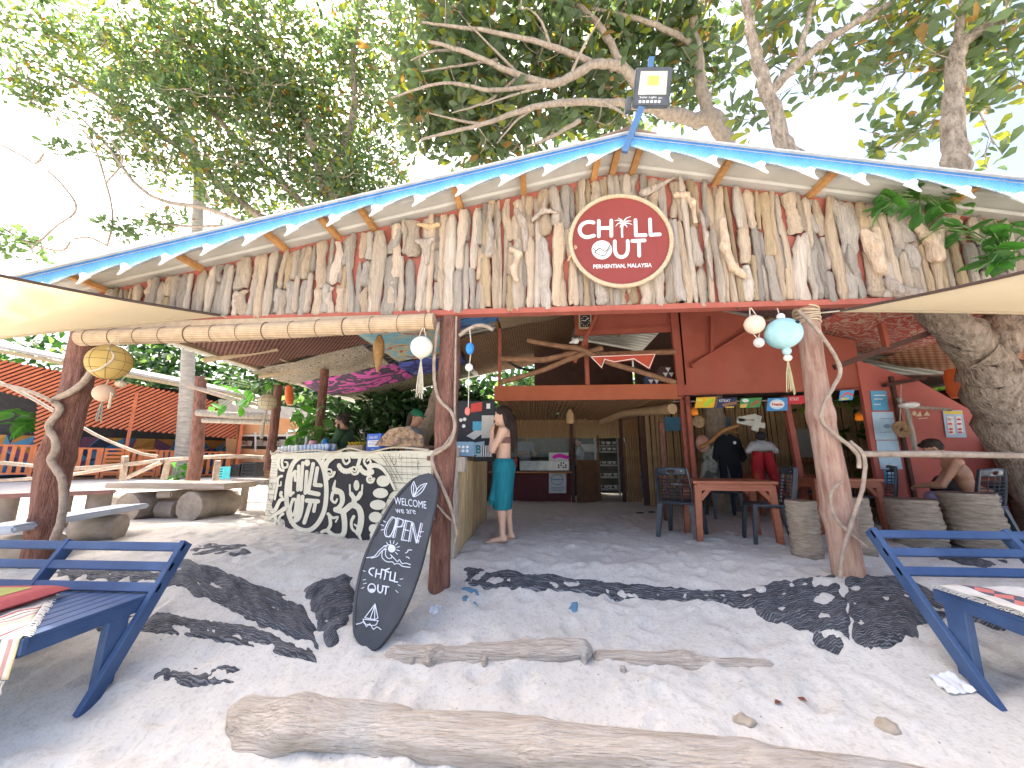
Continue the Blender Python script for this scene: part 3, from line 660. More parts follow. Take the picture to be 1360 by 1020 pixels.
MB().prism([(6.5, 2.22), (9.75, 2.22), (9.75, 3.5), (6.5, 3.5)], lambda u, v, d: Vector((2.44+d, u, v)), .03).build('loft_side_wall', M('dark_brown_timber', (.1, .05, .04)), cafe)
# upper red panels
MB().prism([(.66, 3.13), (2.36, 3.16), (2.36, roofz(2.36)-.12), (RX, RZ-.12), (.66, roofz(.66)-.12)], lambda u, v, d: Vector((u, LY+.02+d, v)), .04).build('upper_panel', red_paint, cafe)
MB().bar((.72, LY-.01, 3.22), (2.3, LY-.01, 3.25), .03, .025).build('panel_trim', red_paint, cafe)
MB().prism([(2.36, 2.04), (5.25, 2.10), (5.25, roofz(5.25)-.3), (2.36, roofz(2.36)-.10)], lambda u, v, d: Vector((u, LY+.0+d, v)), .05).build('upper_panel', red_paint, cafe)
MB().bar(atY(918, 487, LY-.06), atY(1010, 430, LY-.06), .05, .09, up=(0, 1, 0)).build('roof_brace', red_paint, cafe)
MB().bar(atY(945, 420, LY-.05), atY(945, 470, LY-.05), .05, .07, up=(0, 1, 0)).build('roof_brace', red_paint, cafe)
MB().bar(atY(1108, 488, 5.6), atY(1262, 432, 5.2), .07, .08, up=(0, 1, 0)).build('roof_brace', M('dark_brown_timber', (.10, .055, .04), (.06, .03, .022), bump=.3), cafe)
MB().bar(atY(1170, 430, 5.45), atY(1178, 462, 5.4), .06, .07, up=(0, 1, 0)).build('roof_brace', red_paint, cafe)
# sloping red side wall on the right, with door post
P = [atY(1140, 480, LY), atY(1215, 505, LY), atY(1292, 548, LY)]
MB().prism([(5.17, -.1), (7.6, -.1), (7.6, 1.35), (P[2].x, P[2].z), (P[1].x, P[1].z), (P[0].x-.05, P[0].z+.02)], lambda u, v, d: Vector((u, LY-.03+d, v)), .06).build('side_wall', M('rose_red_paint', (.44, .125, .10), (.36, .095, .075), scale=1.6, bump=.1, rough=.65), cafe)
MB().bar(atY(1183, 500, LY-.06), (atY(1183, 500, LY-.06).x, LY-.06, 0), .05, .05, up=(0, 1, 0)).build('wall_batten', M('dark_brown_timber', (.1, .05, .04)), cafe)
MB().bar(atY(1175, 512, LY-.1), atY(1228, 502, LY-.1), .05, .07, up=(0, 1, 0)).build('wall_bracket', M('dark_brown_timber', (.1, .05, .04)), cafe)
# right hand room: bamboo back wall, floor shade, counter shelf
BW = 9.0
bam_m = M('bamboo_wall', (.44, .29, .15), (.25, .15, .07), scale=4, st=(5, 5, 1), bump=.4, rough=.6, spec=.4)
slat = MB().tube([(0, 0, 0), (0, 0, .62), (0, 0, 1.25), (0, 0, 2.3)], [.027, .028, .026, .027], 6, cap=False).build('bamboo_slat', bam_m, cafe, smooth=True, org=(0, 0, 0))
slat.location = Vector((2.45, BW, -.05))-ORG[cafe]
MB().box((4.9, BW+.06, 1.1), (5.2, .04, 2.4)).build('back_wall', M('dark_brown_timber', (.1, .05, .04)), cafe)
for i in range(1, 92):
    c = slat.copy(); col.objects.link(c); c.location = Vector((2.45+i*.054, BW+rng.uniform(-.008, .008), -.05))-ORG[cafe]; c.rotation_euler = (0, rng.uniform(-.012, .012), 0)
MB().box((7.45, 7.8, 1.1), (.05, 2.6, 2.3)).build('back_wall', M('dark_brown_timber', (.1, .05, .04)), cafe)
MB().box((4.9, 7.9, 2.34), (5.2, 2.6, .03)).build('room_ceiling', M('dark_brown_timber', (.1, .05, .04)), cafe)
for (px, py0, py1, Y, wd) in [(912, 526, 668, 6.55, .07), (904, 526, 660, 6.6, .06), (1042, 527, 655, 6.7, .09)]:
    a = atY(px, py0, Y); MB().bar((a.x, Y, a.z+.02), (a.x+(.10 if px == 1042 else .0), Y, 0), wd, wd, up=(0, 1, 0)).build('door_post', M('red_brown_post_paint', (.30, .085, .06), (.2, .055, .04), bump=.3), cafe, bevel=.006)
MB().bar(atY(878, 560, 6.9), (atY(884, 668, 6.9).x, 6.9, 0), .08, .08, up=(0, 1, 0)).build('door_post', wood_post, cafe)
# round log carrying the loft corner
a = atY(893, 543, 6.35); MB().tube([(a.x, 6.35, a.z), (1.75, 8.0, 1.93), (1.55, 9.6, 1.90)], [.085, .08, .08], 12, wob=.03).build('loft_log', M('cut_log', (.42, .29, .17), (.28, .18, .1), scale=5, bump=.4), cafe, smooth=True)
# ---- kitchen
KY = 9.8
kb = M('kitchen_bamboo', (.42, .26, .13), (.24, .135, .06), scale=4, st=(5, 5, 1), bump=.4, rough=.6, spec=.4)
def kx(px): return atY(px, 610, KY).x
def kz(py): return atY(757, py, KY).z
def slats(x0, x1, z0, z1, Y, mat, st=.055, name='bamboo_slat'):
    n = max(1, int((x1-x0)/st)); me = None
    for i in range(n):
        x = x0+(i+.5)*(x1-x0)/n
        if me is None:
            o = MB().tube([(0, 0, 0), (0, 0, (z1-z0)/2), (0, 0, z1-z0)], [.026, .028, .025], 6, cap=False).build(name, mat, cafe, smooth=True, org=(0, 0, 0)); me = o
        else: o = me.copy(); col.objects.link(o)
        o.location = Vector((x, Y+rng.uniform(-.006, .006), z0))-ORG[cafe]
xa, xb, xc, xd, xe = kx(676), kx(757), kx(765), kx(826), kx(850)
slats(xa-.5, xe, kz(582), 2.02, KY, kb)                                        # band over the openings
slats(xd+.02, xe, -.05, kz(582), KY, kb)
slats(xe, xe+.55, -.05, 2.0, KY-.25, kb)
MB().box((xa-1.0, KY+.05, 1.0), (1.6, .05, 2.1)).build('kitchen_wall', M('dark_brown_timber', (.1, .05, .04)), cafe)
cw = M('dark_red_corrugated', (.16, .045, .05), (.10, .028, .032), scale=6, st=(14, 1, 1), bump=.2, rough=.5)
n_ = 40; P = []; x0 = xa-.45
for i in range(n_*2+1):
    x = x0+(xb-x0)*i/(n_*2); P += [(x, KY-.02+(.02 if i % 2 else 0), -.08), (x, KY-.02+(.02 if i % 2 else 0), kz(628))]
MB().add(P, [(2*i, 2*i+2, 2*i+3, 2*i+1) for i in range(n_*2)]).build('kitchen_front', cw, cafe)
MB().box(((xa-.45+xb)/2, KY-.12, kz(627)), (xb-xa+.5, .36, .035)).build('serving_counter', M('counter_wood', (.42, .2, .1), (.3, .13, .06), bump=.2), cafe)
MB().box((xb+.05, KY-.03, 1.0), (.08, .08, 2.05)).build('door_post', M('dark_brown_timber', (.1, .05, .04)), cafe)
MB().box((xd+.0, KY-.03, 1.0), (.07, .08, 2.05)).build('door_post', M('dark_brown_timber', (.1, .05, .04)), cafe)
# kitchen door: slatted lower half left, glass on the right
dm = M('door_dark_wood', (.17, .085, .045), (.10, .05, .026), scale=4, bump=.2)
xm = kx(795)
door = MB().box(((xc+xm)/2, KY, kz(643)), (xm-xc, .04, kz(611)-kz(676))).build('door', dm, cafe)
n = 14
for i in range(n): MB().box((xc+(i+.5)*(xm-xc)/n, KY-.028, kz(643)), ((xm-xc)/n*.72, .018, kz(614)-kz(672))).build('door_slat', dm, door)
MB().box((xm, KY-.01, kz(628)), (.05, .05, kz(578)-kz(680))).build('door_stile', dm, cafe)
MB().box(((xc+xd)/2, KY-.02, kz(672)), (xd-xc, .08, .09)).build('door_sill', dm, cafe)
gl = glassy('window_glass', (.75, .85, .85), .10)
MB().box(((xa+xb)/2, KY-.0, (kz(582)+kz(607))/2), (xb-xa, .008, kz(582)-kz(607))).build('window_pane', gl, cafe)
MB().box(((xc+xm)/2, KY, (kz(582)+kz(611))/2), (xm-xc, .008, kz(582)-kz(611))).build('window_pane', gl, cafe)
# kitchen room shell (back, sides), gap added at the back for sky light
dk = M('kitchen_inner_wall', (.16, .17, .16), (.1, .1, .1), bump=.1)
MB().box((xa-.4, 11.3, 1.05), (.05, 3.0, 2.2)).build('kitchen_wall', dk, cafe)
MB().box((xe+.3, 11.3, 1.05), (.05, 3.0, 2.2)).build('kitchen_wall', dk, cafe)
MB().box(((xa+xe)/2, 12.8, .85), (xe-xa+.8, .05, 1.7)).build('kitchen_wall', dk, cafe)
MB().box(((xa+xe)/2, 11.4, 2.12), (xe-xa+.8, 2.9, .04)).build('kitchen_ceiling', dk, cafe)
MB().box((-3.2, 11.25, .95), (5.0, .06, 1.9)).build('added_dark_screen', M('dark_screen_wood', (.16, .12, .09), (.09, .065, .05), scale=5, st=(8, 1, 1), bump=.4), cafe)  # screen added to darken the view behind the bar
# ---- ceiling mats and cloths under the roof
def pat(name, base, kind, cols, scale, rough=.9):
    m = M(name, base, None, scale=4, rough=rough, bump=.2, spec=.15); t = m.node_tree; N = t.nodes; L = t.links; b = N['Principled BSDF']; tc = N['Texture Coordinate']
    if kind == 'weave': tx = N.new('ShaderNodeTexChecker'); tx.inputs['Scale'].default_value = scale; o = tx.outputs['Fac']
    elif kind == 'vor': tx = N.new('ShaderNodeTexVoronoi'); tx.feature = 'DISTANCE_TO_EDGE'; tx.inputs['Scale'].default_value = scale; o = tx.outputs[0]
    elif kind == 'batik': tx = N.new('ShaderNodeTexNoise'); tx.inputs['Scale'].default_value = scale; tx.inputs['Detail'].default_value = 3; tx.inputs['Distortion'].default_value = 1.8; o = tx.outputs[0]
    else: tx = N.new('ShaderNodeTexWave'); tx.inputs['Scale'].default_value = scale; tx.inputs['Distortion'].default_value = 3; tx.bands_direction = 'DIAGONAL' if kind == 'diag' else 'X'; o = tx.outputs[1]
    L.new(tc.outputs['UV'], tx.inputs[0]); cr = N.new('ShaderNodeValToRGB'); cr.color_ramp.interpolation = 'CONSTANT' if kind != 'vor' else 'LINEAR'; e = cr.color_ramp.elements
    while len(e) < len(cols): e.new(.5)
    for i, (p, c) in enumerate(cols): e[i].position = p; e[i].color = (*c, 1)
    L.new(o, cr.inputs[0]); mx = N.new('ShaderNodeMix'); mx.data_type = 'RGBA'; mx.blend_type = 'MULTIPLY'; mx.inputs[0].default_value = .6
    L.new(cr.outputs[0], mx.inputs[6]); ns = N.new('ShaderNodeTexNoise'); ns.inputs['Scale'].default_value = 7; L.new(tc.outputs['Object'], ns.inputs[0]); mr = N.new('ShaderNodeMapRange'); mr.inputs[3].default_value = .9; mr.inputs[4].default_value = 1.9; L.new(ns.outputs[0], mr.inputs[0]); L.new(mr.outputs[0], mx.inputs[7]); L.new(mx.outputs[2], b.inputs['Base Color'])
    return m
def cloth(x0, x1, y0, y1, m, label, name='ceiling_cloth', off=.13, sag=.06, seed=0, cat='cloth'):
    nx, ny = 24, 24; V = []; UV = []
    for i in range(nx+1):
        for j in range(ny+1):
            u, v = i/nx, j/ny; x = x0+(x1-x0)*u; y = y0+(y1-y0)*v
            z = roofz(x)-off-sag*(4*u*(1-u))*(.3+.7*4*v*(1-v))-.02*math.sin(v*9+seed+u*3)-.012*math.sin(u*13+v*5+seed)
            V.append((x, y, z)); UV.append(((x-x0), (y-y0)))
    V = np.array(V); c = V.mean(0); m_ = ny+1; i, j = np.meshgrid(np.arange(nx), np.arange(ny), indexing='ij'); a = (i*m_+j).ravel()
    o = link(name, arr_mesh(name, V-c, np.stack([a, a+m_, a+m_+1, a+1], -1), True, uv=UV), m); o.location = c
    return setp(o, label, cat, 'mats and cloths slung under the roof')
cloth(-5.3, -3.15, 4.1, 6.75, pat('brown_lattice_mat', (.1, .05, .04), 'weave', [(0, (.045, .02, .018)), (.5, (.20, .10, .075))], 24), 'dark brown checked mat under the roof above the striped rolled blind', 'ceiling_mat', seed=1, cat='mat')
cloth(-5.5, -3.3, 6.75, 8.1, pat('stone_pattern_mat', (.3, .26, .2), 'vor', [(0, (.05, .045, .04)), (.12, (.38, .33, .26)), (.5, (.24, .2, .16))], 22), 'grey pebble patterned cloth under the roof above the painted counter', seed=2, off=.15)
cloth(-3.15, -1.75, 4.1, 8.2, pat('teal_cream_batik', (.3, .4, .4), 'batik', [(0, (.42, .36, .24)), (.42, (.20, .40, .48)), (.55, (.46, .40, .26)), (.62, (.35, .14, .08)), (.68, (.16, .33, .5))], 1.3), 'teal and cream batik cloth under the roof beside the red brown post', seed=3)
cloth(-5.4, -3.2, 8.1, 9.6, pat('pink_sarong', (.4, .1, .3), 'batik', [(0, (.10, .07, .12)), (.40, (.08, .06, .09)), (.50, (.50, .10, .33)), (.62, (.40, .07, .28))], 2.2), 'bright pink and black cloth slung over the counter', seed=4, off=.16, sag=.1)
cloth(-3.2, -1.8, 8.2, 9.4, pat('indigo_sarong', (.06, .07, .25), 'batik', [(0, (.05, .05, .16)), (.45, (.07, .10, .33)), (.62, (.35, .3, .22))], 2.0), 'indigo blue cloth beside the bright pink cloth', seed=5, off=.16)
cloth(-5.3, -1.9, 9.4, 11, pat('olive_mat', (.2, .2, .12), 'vor', [(0, (.06, .06, .04)), (.2, (.27, .25, .17)), (.5, (.2, .19, .12))], 16), 'olive leafy mat at the back of the roof', 'ceiling_mat', seed=6, cat='mat')
cloth(-1.75, -.75, 4.1, 7.1, pat('blue_batik', (.1, .2, .4), 'batik', [(0, (.05, .07, .18)), (.42, (.09, .22, .46)), (.58, (.07, .09, .22)), (.66, (.35, .36, .3))], 1.4), 'blue batik cloth under the roof above the string of buoys', seed=7)
cloth(-.75, .85, 4.1, 7.6, pat('beige_speckled_mat', (.4, .3, .2), 'vor', [(0, (.16, .11, .07)), (.15, (.40, .30, .20)), (.5, (.34, .25, .16))], 30), 'beige speckled mat below the ridge', 'ceiling_mat', seed=8, cat='mat')
cloth(-1.75, .85, 7.6, 11, pat('brown_striped_mat', (.3, .2, .12), 'wave', [(0, (.13, .075, .045)), (.4, (.30, .20, .12)), (.7, (.20, .12, .075))], 6), 'brown striped mat under the roof behind the loft rail', 'ceiling_mat', seed=9, cat='mat')
cloth(1.0, 4.6, 4.1, 6.45, pat('dark_figured_mat', (.12, .08, .08), 'vor', [(0, (.17, .10, .09)), (.2, (.06, .045, .05)), (.5, (.10, .06, .06))], 20), 'dark figured cloth below the roof over the blue lantern', seed=10)
cloth(4.6, 6.4, 4.1, 7.3, pat('red_batik', (.4, .1, .08), 'batik', [(0, (.46, .30, .22)), (.40, (.42, .10, .08)), (.52, (.50, .36, .27)), (.60, (.36, .08, .07))], 4.5), 'red and cream batik cloth under the roof beside the big tree trunk', seed=11)
cloth(6.4, 8.3, 5.6, 7.6, pat('rust_diamond_mat', (.4, .2, .1), 'weave', [(0, (.30, .12, .07)), (.5, (.45, .26, .16))], 14), 'rust coloured checked mat behind the big tree trunk', 'ceiling_mat', seed=12, cat='mat')
cloth(6.4, 8.3, 4.1, 5.6, pat('magenta_cloth', (.5, .15, .25), 'batik', [(0, (.42, .12, .2)), (.5, (.5, .2, .3))], 2), 'magenta cloth under the roof behind the fork of the big trunk', seed=13)
# ================================================================ driftwood cladding
def px2m(p): return (Vector(p)-CAM).dot(FW)/F
wood_drift2 = M('grey_driftwood', (.66, .58, .50), (.42, .35, .29), scale=8, st=(1.6, 1.6, .28), bump=1.0, bscale=22, dist=.05, rnd=.22, rough=.95, spec=.12, lo=.28, hi=.62)
wood_drift3 = M('honey_driftwood', (.68, .52, .34), (.50, .36, .21), scale=8, st=(1.5, 1.5, .3), bump=.9, bscale=20, dist=.05, rnd=.2, rough=.9, spec=.15)
DM = [wood_drift]*7+[wood_drift2]*3+[wood_drift3]*1
def dw_mesh(seed, m, bend=.15, fork=False):
    """unit piece: length 1 along Z, width ~1 in X, depth ~.75 in Y (scaled by the object)"""
    rg = random.Random(seed); mb = MB(); n = 12; pts = []; rad = []
    ph = rg.uniform(0, 6.28); bx = rg.uniform(-bend, bend); b2 = rg.uniform(-bend, bend)
    t0 = rg.uniform(.85, 1.05); t1 = rg.uniform(.75, 1.05)
    for i in range(n):
        t = i/(n-1); pts.append((bx*math.sin(t*math.pi)*2+b2*math.sin(t*6.28), 0, t))
        r = .5*((t0+(t1-t0)*t)*(1+.16*math.sin(t*7+ph)+.14*rg.uniform(-1, 1)))
        if i in (0, n-1): r *= rg.uniform(.45, .9)
        rad.append(r)
    base = len(mb.v); k = 9; an = [rg.uniform(-.16, .16) for _ in range(k)]; rid = [rg.uniform(.86, 1.12) for _ in range(k)]
    for i in range(n):
        for j in range(k):
            a = 2*math.pi*j/k+an[j]; r = rad[i]*rid[j]*(1+rg.uniform(-.05, .05))
            mb.v.append((pts[i][0]+math.cos(a)*r, math.sin(a)*r*.8, pts[i][2]+(rg.uniform(-.012, .012) if 0 < i < n-1 else rg.uniform(-.025, .025))))
    for i in range(n-1):
        for j in range(k): a = base+i*k+j; b = base+i*k+(j+1) % k; mb.f.append((a, b, b+k, a+k)); mb.mi.append(0)
    mb.f.append(tuple(range(k))[::-1]); mb.mi.append(0); mb.f.append(tuple(base+(n-1)*k+j for j in range(k))); mb.mi.append(0)
    me = bpy.data.meshes.new('driftwood_piece'); me.from_pydata(mb.v, [], mb.f); me.polygons.foreach_set('use_smooth', np.ones(len(mb.f), bool))
    me.materials.append(m); me.update(); return me
DWM = [dw_mesh(i, DM[i % len(DM)], bend=(.05 if i % 4 else .24)) for i in range(56)]
ORG[gable] = ORG[cafe]
cnt = 0; rg = random.Random(5)
def piece(x, z0, z1, wd, y=0, tilt=0, me=None, dep=None):
    global cnt
    L = z1-z0
    if L < .05 or cnt > 292: return
    o = bpy.data.objects.new('driftwood_piece', me or rg.choice(DWM)); col.objects.link(o); o.parent = gable
    dp = dep or min(max(wd*.8, .035), .085)
    o.location = Vector((x, YP-dp*.30-y, z0))-ORG[cafe]; o.scale = (wd*rg.choice((-1, 1)), dp, L); o.rotation_euler = (rg.uniform(-.03, .03), tilt, rg.uniform(-.5, .5)); cnt += 1
SIGN_C = atY(823, 322, 3.74); SIGN_R = .515
x = XL+.06
while x < 5.9:
    wd = rg.choice((.06, .07, .075, .085, .09, .10, .115, .135)) if x < 3.0 else rg.choice((.07, .08, .09, .12, .15))
    xc_ = x+wd*.47; top_ = roofz(xc_)-.03-rg.uniform(0, .06); bot = ZB-.015+rg.uniform(-.03, .04); H = top_-bot
    dx = xc_-SIGN_C.x; cuts = None
    if abs(dx) < SIGN_R-.06:
        hh = math.sqrt((SIGN_R-.03)**2-dx*dx)
        piece(xc_, bot, SIGN_C.z-hh+.05, wd); piece(xc_, SIGN_C.z+hh-.05, top_, wd)
    else:
        if H < .42: br = [0, 1]
        elif H < .75: br = rg.choice(([0, 1], [0, 1], [0, 1], [0, .45, 1], [0, .62, 1]))
        else: br = rg.choice(([0, 1], [0, .5, 1], [0, .38, 1], [0, .66, 1], [0, .6, 1], [0, .3, .62, 1]))
        for a_, b_ in zip(br[:-1], br[1:]):
            z0, z1 = bot+H*a_, bot+H*b_
            piece(xc_+rg.uniform(-.012, .012), z0+(rg.uniform(-.01, .03) if a_ else 0), z1+rg.uniform(-.02, .02), wd*rg.uniform(.88, 1.22), tilt=rg.uniform(-.06, .06), y=rg.choice((0, 0, .012)))
    x += wd*rg.uniform(.71, .82)
# larger gnarled pieces laid over the others
gn_mats = {wood_drift: M('gnarled_driftwood', (.68, .52, .375), (.36, .265, .19), scale=26, st=(1, 1, .35), bump=1.0, bscale=60, rough=.95, spec=.1), wood_drift2: M('grey_gnarled_driftwood', (.50, .42, .35), (.24, .195, .16), scale=26, st=(1, 1, .35), bump=1.0, bscale=60, rough=.95, spec=.1), wood_drift3: M('honey_gnarled_driftwood', (.66, .46, .27), (.42, .27, .15), scale=26, st=(1, 1, .35), bump=1.0, bscale=60, rough=.95, spec=.1)}
def gnarl(px, py, prs, r, m, seed):
    m = gn_mats[m]
    c = atY(px, py, YP-.075); prims = []
    for (a, b, ra, rb) in prs: prims.append((Vector((a[0], 0, a[1])), Vector((b[0], -.01, b[1])), ra, rb, .03))
    o = sdf_obj('driftwood_piece', prims, m, gable, h=.011, k=.03, noise=wnoise(.005, 60, seed, (1, 1, .4)), org=(0, 0, 0)); o.location = c-ORG[cafe]
gnarl(575, 300, [((-.16, .02), (-.05, -.01), .02, .03), ((-.05, -.01), (.07, .0), .03, .022)], 0, wood_drift3, 1)
gnarl(566, 325, [((-.1, .05), (0, 0), .03, .05), ((.07, .06), (0, 0), .03, .04), ((0, 0), (.02, -.22), .05, .025)], 0, wood_drift2, 2)
gnarl(694, 300, [((-.06, .2), (-.01, .06), .02, .04), ((-.01, .06), (.03, -.12), .045, .035), ((.03, -.12), (.02, -.3), .035, .02)], 0, wood_drift2, 3)
gnarl(722, 285, [((-.12, -.06), (0, .05), .025, .03), ((0, .05), (.02, .18), .03, .02), ((0, .05), (.15, .01), .028, .014)], 0, wood_drift2, 4)
gnarl(682, 345, [((-.02, .12), (.06, .06), .03, .032), ((.06, .06), (.0, -.1), .032, .04), ((0, -.1), (.03, -.24), .04, .03)], 0, wood_drift, 5)
gnarl(872, 248, [((-.14, -.07), (-.02, -.02), .05, .035), ((-.02, -.02), (.2, .1), .03, .012)], 0, wood_drift2, 6)
gnarl(908, 262, [((-.07, .03), (.02, .02), .035, .03), ((.02, .02), (.08, -.06), .03, .03), ((.08, -.06), (.09, -.3), .03, .02)], 0, wood_drift, 7)
gnarl(935, 320, [((.0, .36), (.02, .05), .016, .024), ((.02, .05), (.035, -.45), .024, .012)], 0, wood_drift2, 8)
gnarl(968, 340, [((-.02, .4), (-.03, .1), .035, .04), ((-.03, .1), (.02, -.12), .042, .04), ((.02, -.12), (.12, -.22), .04, .03)], 0, wood_drift, 9)
gnarl(1240, 320, [((-.16, .22), (-.04, .02), .035, .06), ((.14, .22), (.02, .02), .03, .05), ((0, .02), (-.02, -.18), .07, .06)], 0, wood_drift, 10)
gnarl(1160, 335, [((-.05, .22), (0, .05), .04, .07), ((.06, .24), (.02, .05), .04, .06), ((0, .05), (.02, -.2), .07, .055)], 0, wood_drift, 11)
gnarl(650, 310, [((0, .34), (.01, 0), .02, .035), ((.01, 0), (.0, -.25), .035, .045)], 0, wood_drift2, 12)
gnarl(770, 330, [((-.1, .12), (-.04, 0), .012, .018), ((-.04, 0), (-.13, -.14), .018, .012)], 0, wood_drift3, 13)
gnarl(1195, 385, [((-.1, .1), (-.02, -.02), .04, .06), ((-.02, -.02), (.14, -.04), .06, .04)], 0, wood_drift2, 14)
# ================================================================ round sign
sg = thing('round_sign', 'round dark red sign with white lettering and rope rim on the driftwood', 'sign', (SIGN_C.x, 3.70, SIGN_C.z-SIGN_R))
rotx = Matrix.Rotation(math.pi/2, 3, 'X')
sign_red = M('sign_red', (.27, .055, .045), (.21, .042, .035), scale=1.8, st=(1, 1, .35), bump=.05, rough=.55)
SY = 3.70
MB().lathe((SIGN_C.x, SY+.012, SIGN_C.z), [(SIGN_R-.012, -.012), (SIGN_R-.012, .012)], 64, rot=rotx).build('sign_board', sign_red, sg)
rope_m = M('pale_rope', (.66, .54, .38), (.48, .37, .24), scale=40, bump=.6, rough=.95)
mb = MB()
for st_ in range(3):                                            # laid rope: three strands
    pts = []
    for i in range(361):
        a = 2*math.pi*i/360; b = a*46+st_*2.094; rr = SIGN_R+math.cos(b)*.011
        pts.append((SIGN_C.x+math.cos(a)*rr, SY-.008+math.sin(b)*.011, SIGN_C.z+math.sin(a)*rr))
    mb.tube(pts, .0125, 6, cap=False)
mb.build('rope_rim', rope_m, sg, smooth=True)
def sgs(cx, cy, o): p = atY(740+cx/6.376, 240+cy/6.376, SY); return Vector((p.x, SY-o, p.z))
D = Decal(sgs, .0025)
W_ = 30
D.stroke([(308, 356), (262, 350), (212, 372), (190, 415), (206, 460), (250, 480), (310, 466)], W_)
for a_ in ([(352, 342), (352, 472)], [(458, 338), (458, 468)], [(354, 404), (456, 400)], [(662, 335), (666, 462)], [(666, 464), (748, 462)], [(785, 330), (790, 460)], [(790, 460), (868, 456)], [(636, 512), (740, 507)], [(692, 512), (694, 636)]): D.stroke(a_, W_, sm=0)
D.stroke([(487, 515), (489, 590), (505, 632), (545, 648), (582, 630), (597, 588), (596, 512)], W_)
D.stroke([(557, 366), (548, 410), (550, 476)], 16, w1=18)
for f in ([(554, 364), (525, 338), (488, 340)], [(554, 366), (520, 362), (494, 388)], [(556, 364), (545, 335), (515, 318)], [(556, 362), (582, 322), (622, 306)], [(556, 364), (592, 344), (626, 344)], [(556, 366), (600, 362), (634, 374)], [(554, 366), (536, 384), (532, 400)], [(558, 366), (585, 384), (590, 398)]): D.stroke(f, 13, w1=4)
D.disc(378, 588, 86, 80, 30)
D.text('PERHENTIAN, MALAYSIA', 305, 712, 800, 752, bold=.018, dy=-13)
D.done('lettering', white_print, sg)
D = Decal(sgs, .0065)
D.stroke([(304, 572), (328, 596), (360, 576), (405, 600), (438, 566), (446, 546)], 7); D.stroke([(316, 612), (345, 580)], 7, sm=0); D.stroke([(318, 610), (370, 634), (405, 634), (424, 600), (455, 568)], 6)
D.done('hammock_drawing', black_print, sg)
# ================================================================ solar flood light on its post
p0 = atY(830, 185, 3.28); p1 = atY(852, 143, 3.22)
fl = thing('solar_floodlight', 'dark solar floodlight on a blue post above the roof ridge', 'lamp', p0)
bl = M('floodlight_blue_post', (.08, .17, .34), (.05, .12, .25), rough=.6)
p0 = p0+Vector((0, .05, -.1)); MB().bar(p0, p1, .06, .05, up=(0, 1, 0)).build('post', bl, fl, bevel=.004)
cL = atY(866, 117, 3.18); rl = Matrix.Rotation(R(4), 3, 'Y') @ Matrix.Rotation(R(22), 3, 'X')
dkp = M('charcoal_plastic', (.075, .085, .10), (.05, .055, .065), rough=.5, spec=.4, bump=.05)
hs = MB().box(cL, (.345, .05, .345), rl).build('housing', dkp, fl, bevel=.012)
MB().bar(cL+rl @ Vector((-.03, .02, -.15)), cL+rl @ Vector((-.03, .02, .27)), .05, .04, up=(0, 1, 0)).build('bracket', bl, fl)
def lw(u, v, o): return cL+rl @ Vector((u, -.025-o, v))
for nm, (u0, u1, v0, v1), mt, o in (('reflector', (-.125, .125, -.07, .13), M('lamp_reflector', (.50, .50, .44), (.4, .4, .36), rough=.3, metal=0), .003), ('led_panel', (-.05, .05, .01, .09), flat('led_yellow', (.62, .44, .12)), .006)):
    MB().add([lw(u0*1.06, v0, o), lw(u1*1.06, v0, o), lw(u1, v1, o), lw(u0, v1, o)], [(0, 1, 2, 3)]).build(nm, mt, hs)
D = Decal(lambda x, y, o: lw(x, -y, o), .003); D.text('Solar Light', -.115, .082, .045, .106, bold=.01)
for i in range(6): D.poly([(-.12+i*.036, .118), (-.095+i*.036, .118), (-.095+i*.036, .142), (-.12+i*.036, .142)])
D.text('300W', .06, .092, .1, .108); D.done('lettering', flat('pale_grey_print', (.6, .62, .64)), hs)
MB().box(cL+Vector((-.21, .10, -.08)), (.05, .10, .12), rl).build('sensor', dkp, fl, bevel=.006)
# ================================================================ rolled bamboo blind
bl_m = bands('blind_reeds', [(0, (.28, .18, .10)), (.12, (.54, .41, .28)), (.55, (.46, .345, .23))], 17, axis='Z', dist=.6, bump=.6)
bA = atY(108, 449, 3.72); bB = atY(577, 427, 3.72)
bd = thing('rolled_bamboo_blind', 'long rolled bamboo blind hanging below the driftwood gable', 'blind', bA)
pts = [bA.lerp(bB, t)+Vector((0, 0, -.02*math.sin(t*math.pi))) for t in np.linspace(0, 1, 14)]
MB().tube(pts, .088, 26).build('roll', bl_m, bd, smooth=True)
n = 30; mb = MB(); P = []
for i in range(n):
    t = i/(n-1); q = bA.lerp(bB, t); P += [(q.x, 3.70, q.z+.06), (q.x, 3.735, ZB-.05)]
mb.add(P, [(2*i, 2*i+2, 2*i+3, 2*i+1) for i in range(n-1)]); mb.build('hanging_strip', bl_m, bd)
stm = M('dark_string', (.16, .11, .07), (.1, .07, .04))
for t in np.linspace(.03, .98, 14):
    q = bA.lerp(bB, t)+Vector((0, 0, -.02*math.sin(t*math.pi))); MB().tube([q+Vector((.006*math.sin(a), math.cos(a)*.0915, math.sin(a)*.0915)) for a in np.linspace(0, 2*math.pi, 25)], .0028 if abs(t*13 % 3-1) > .2 else .006, 5, cap=False).build('string', stm, bd)
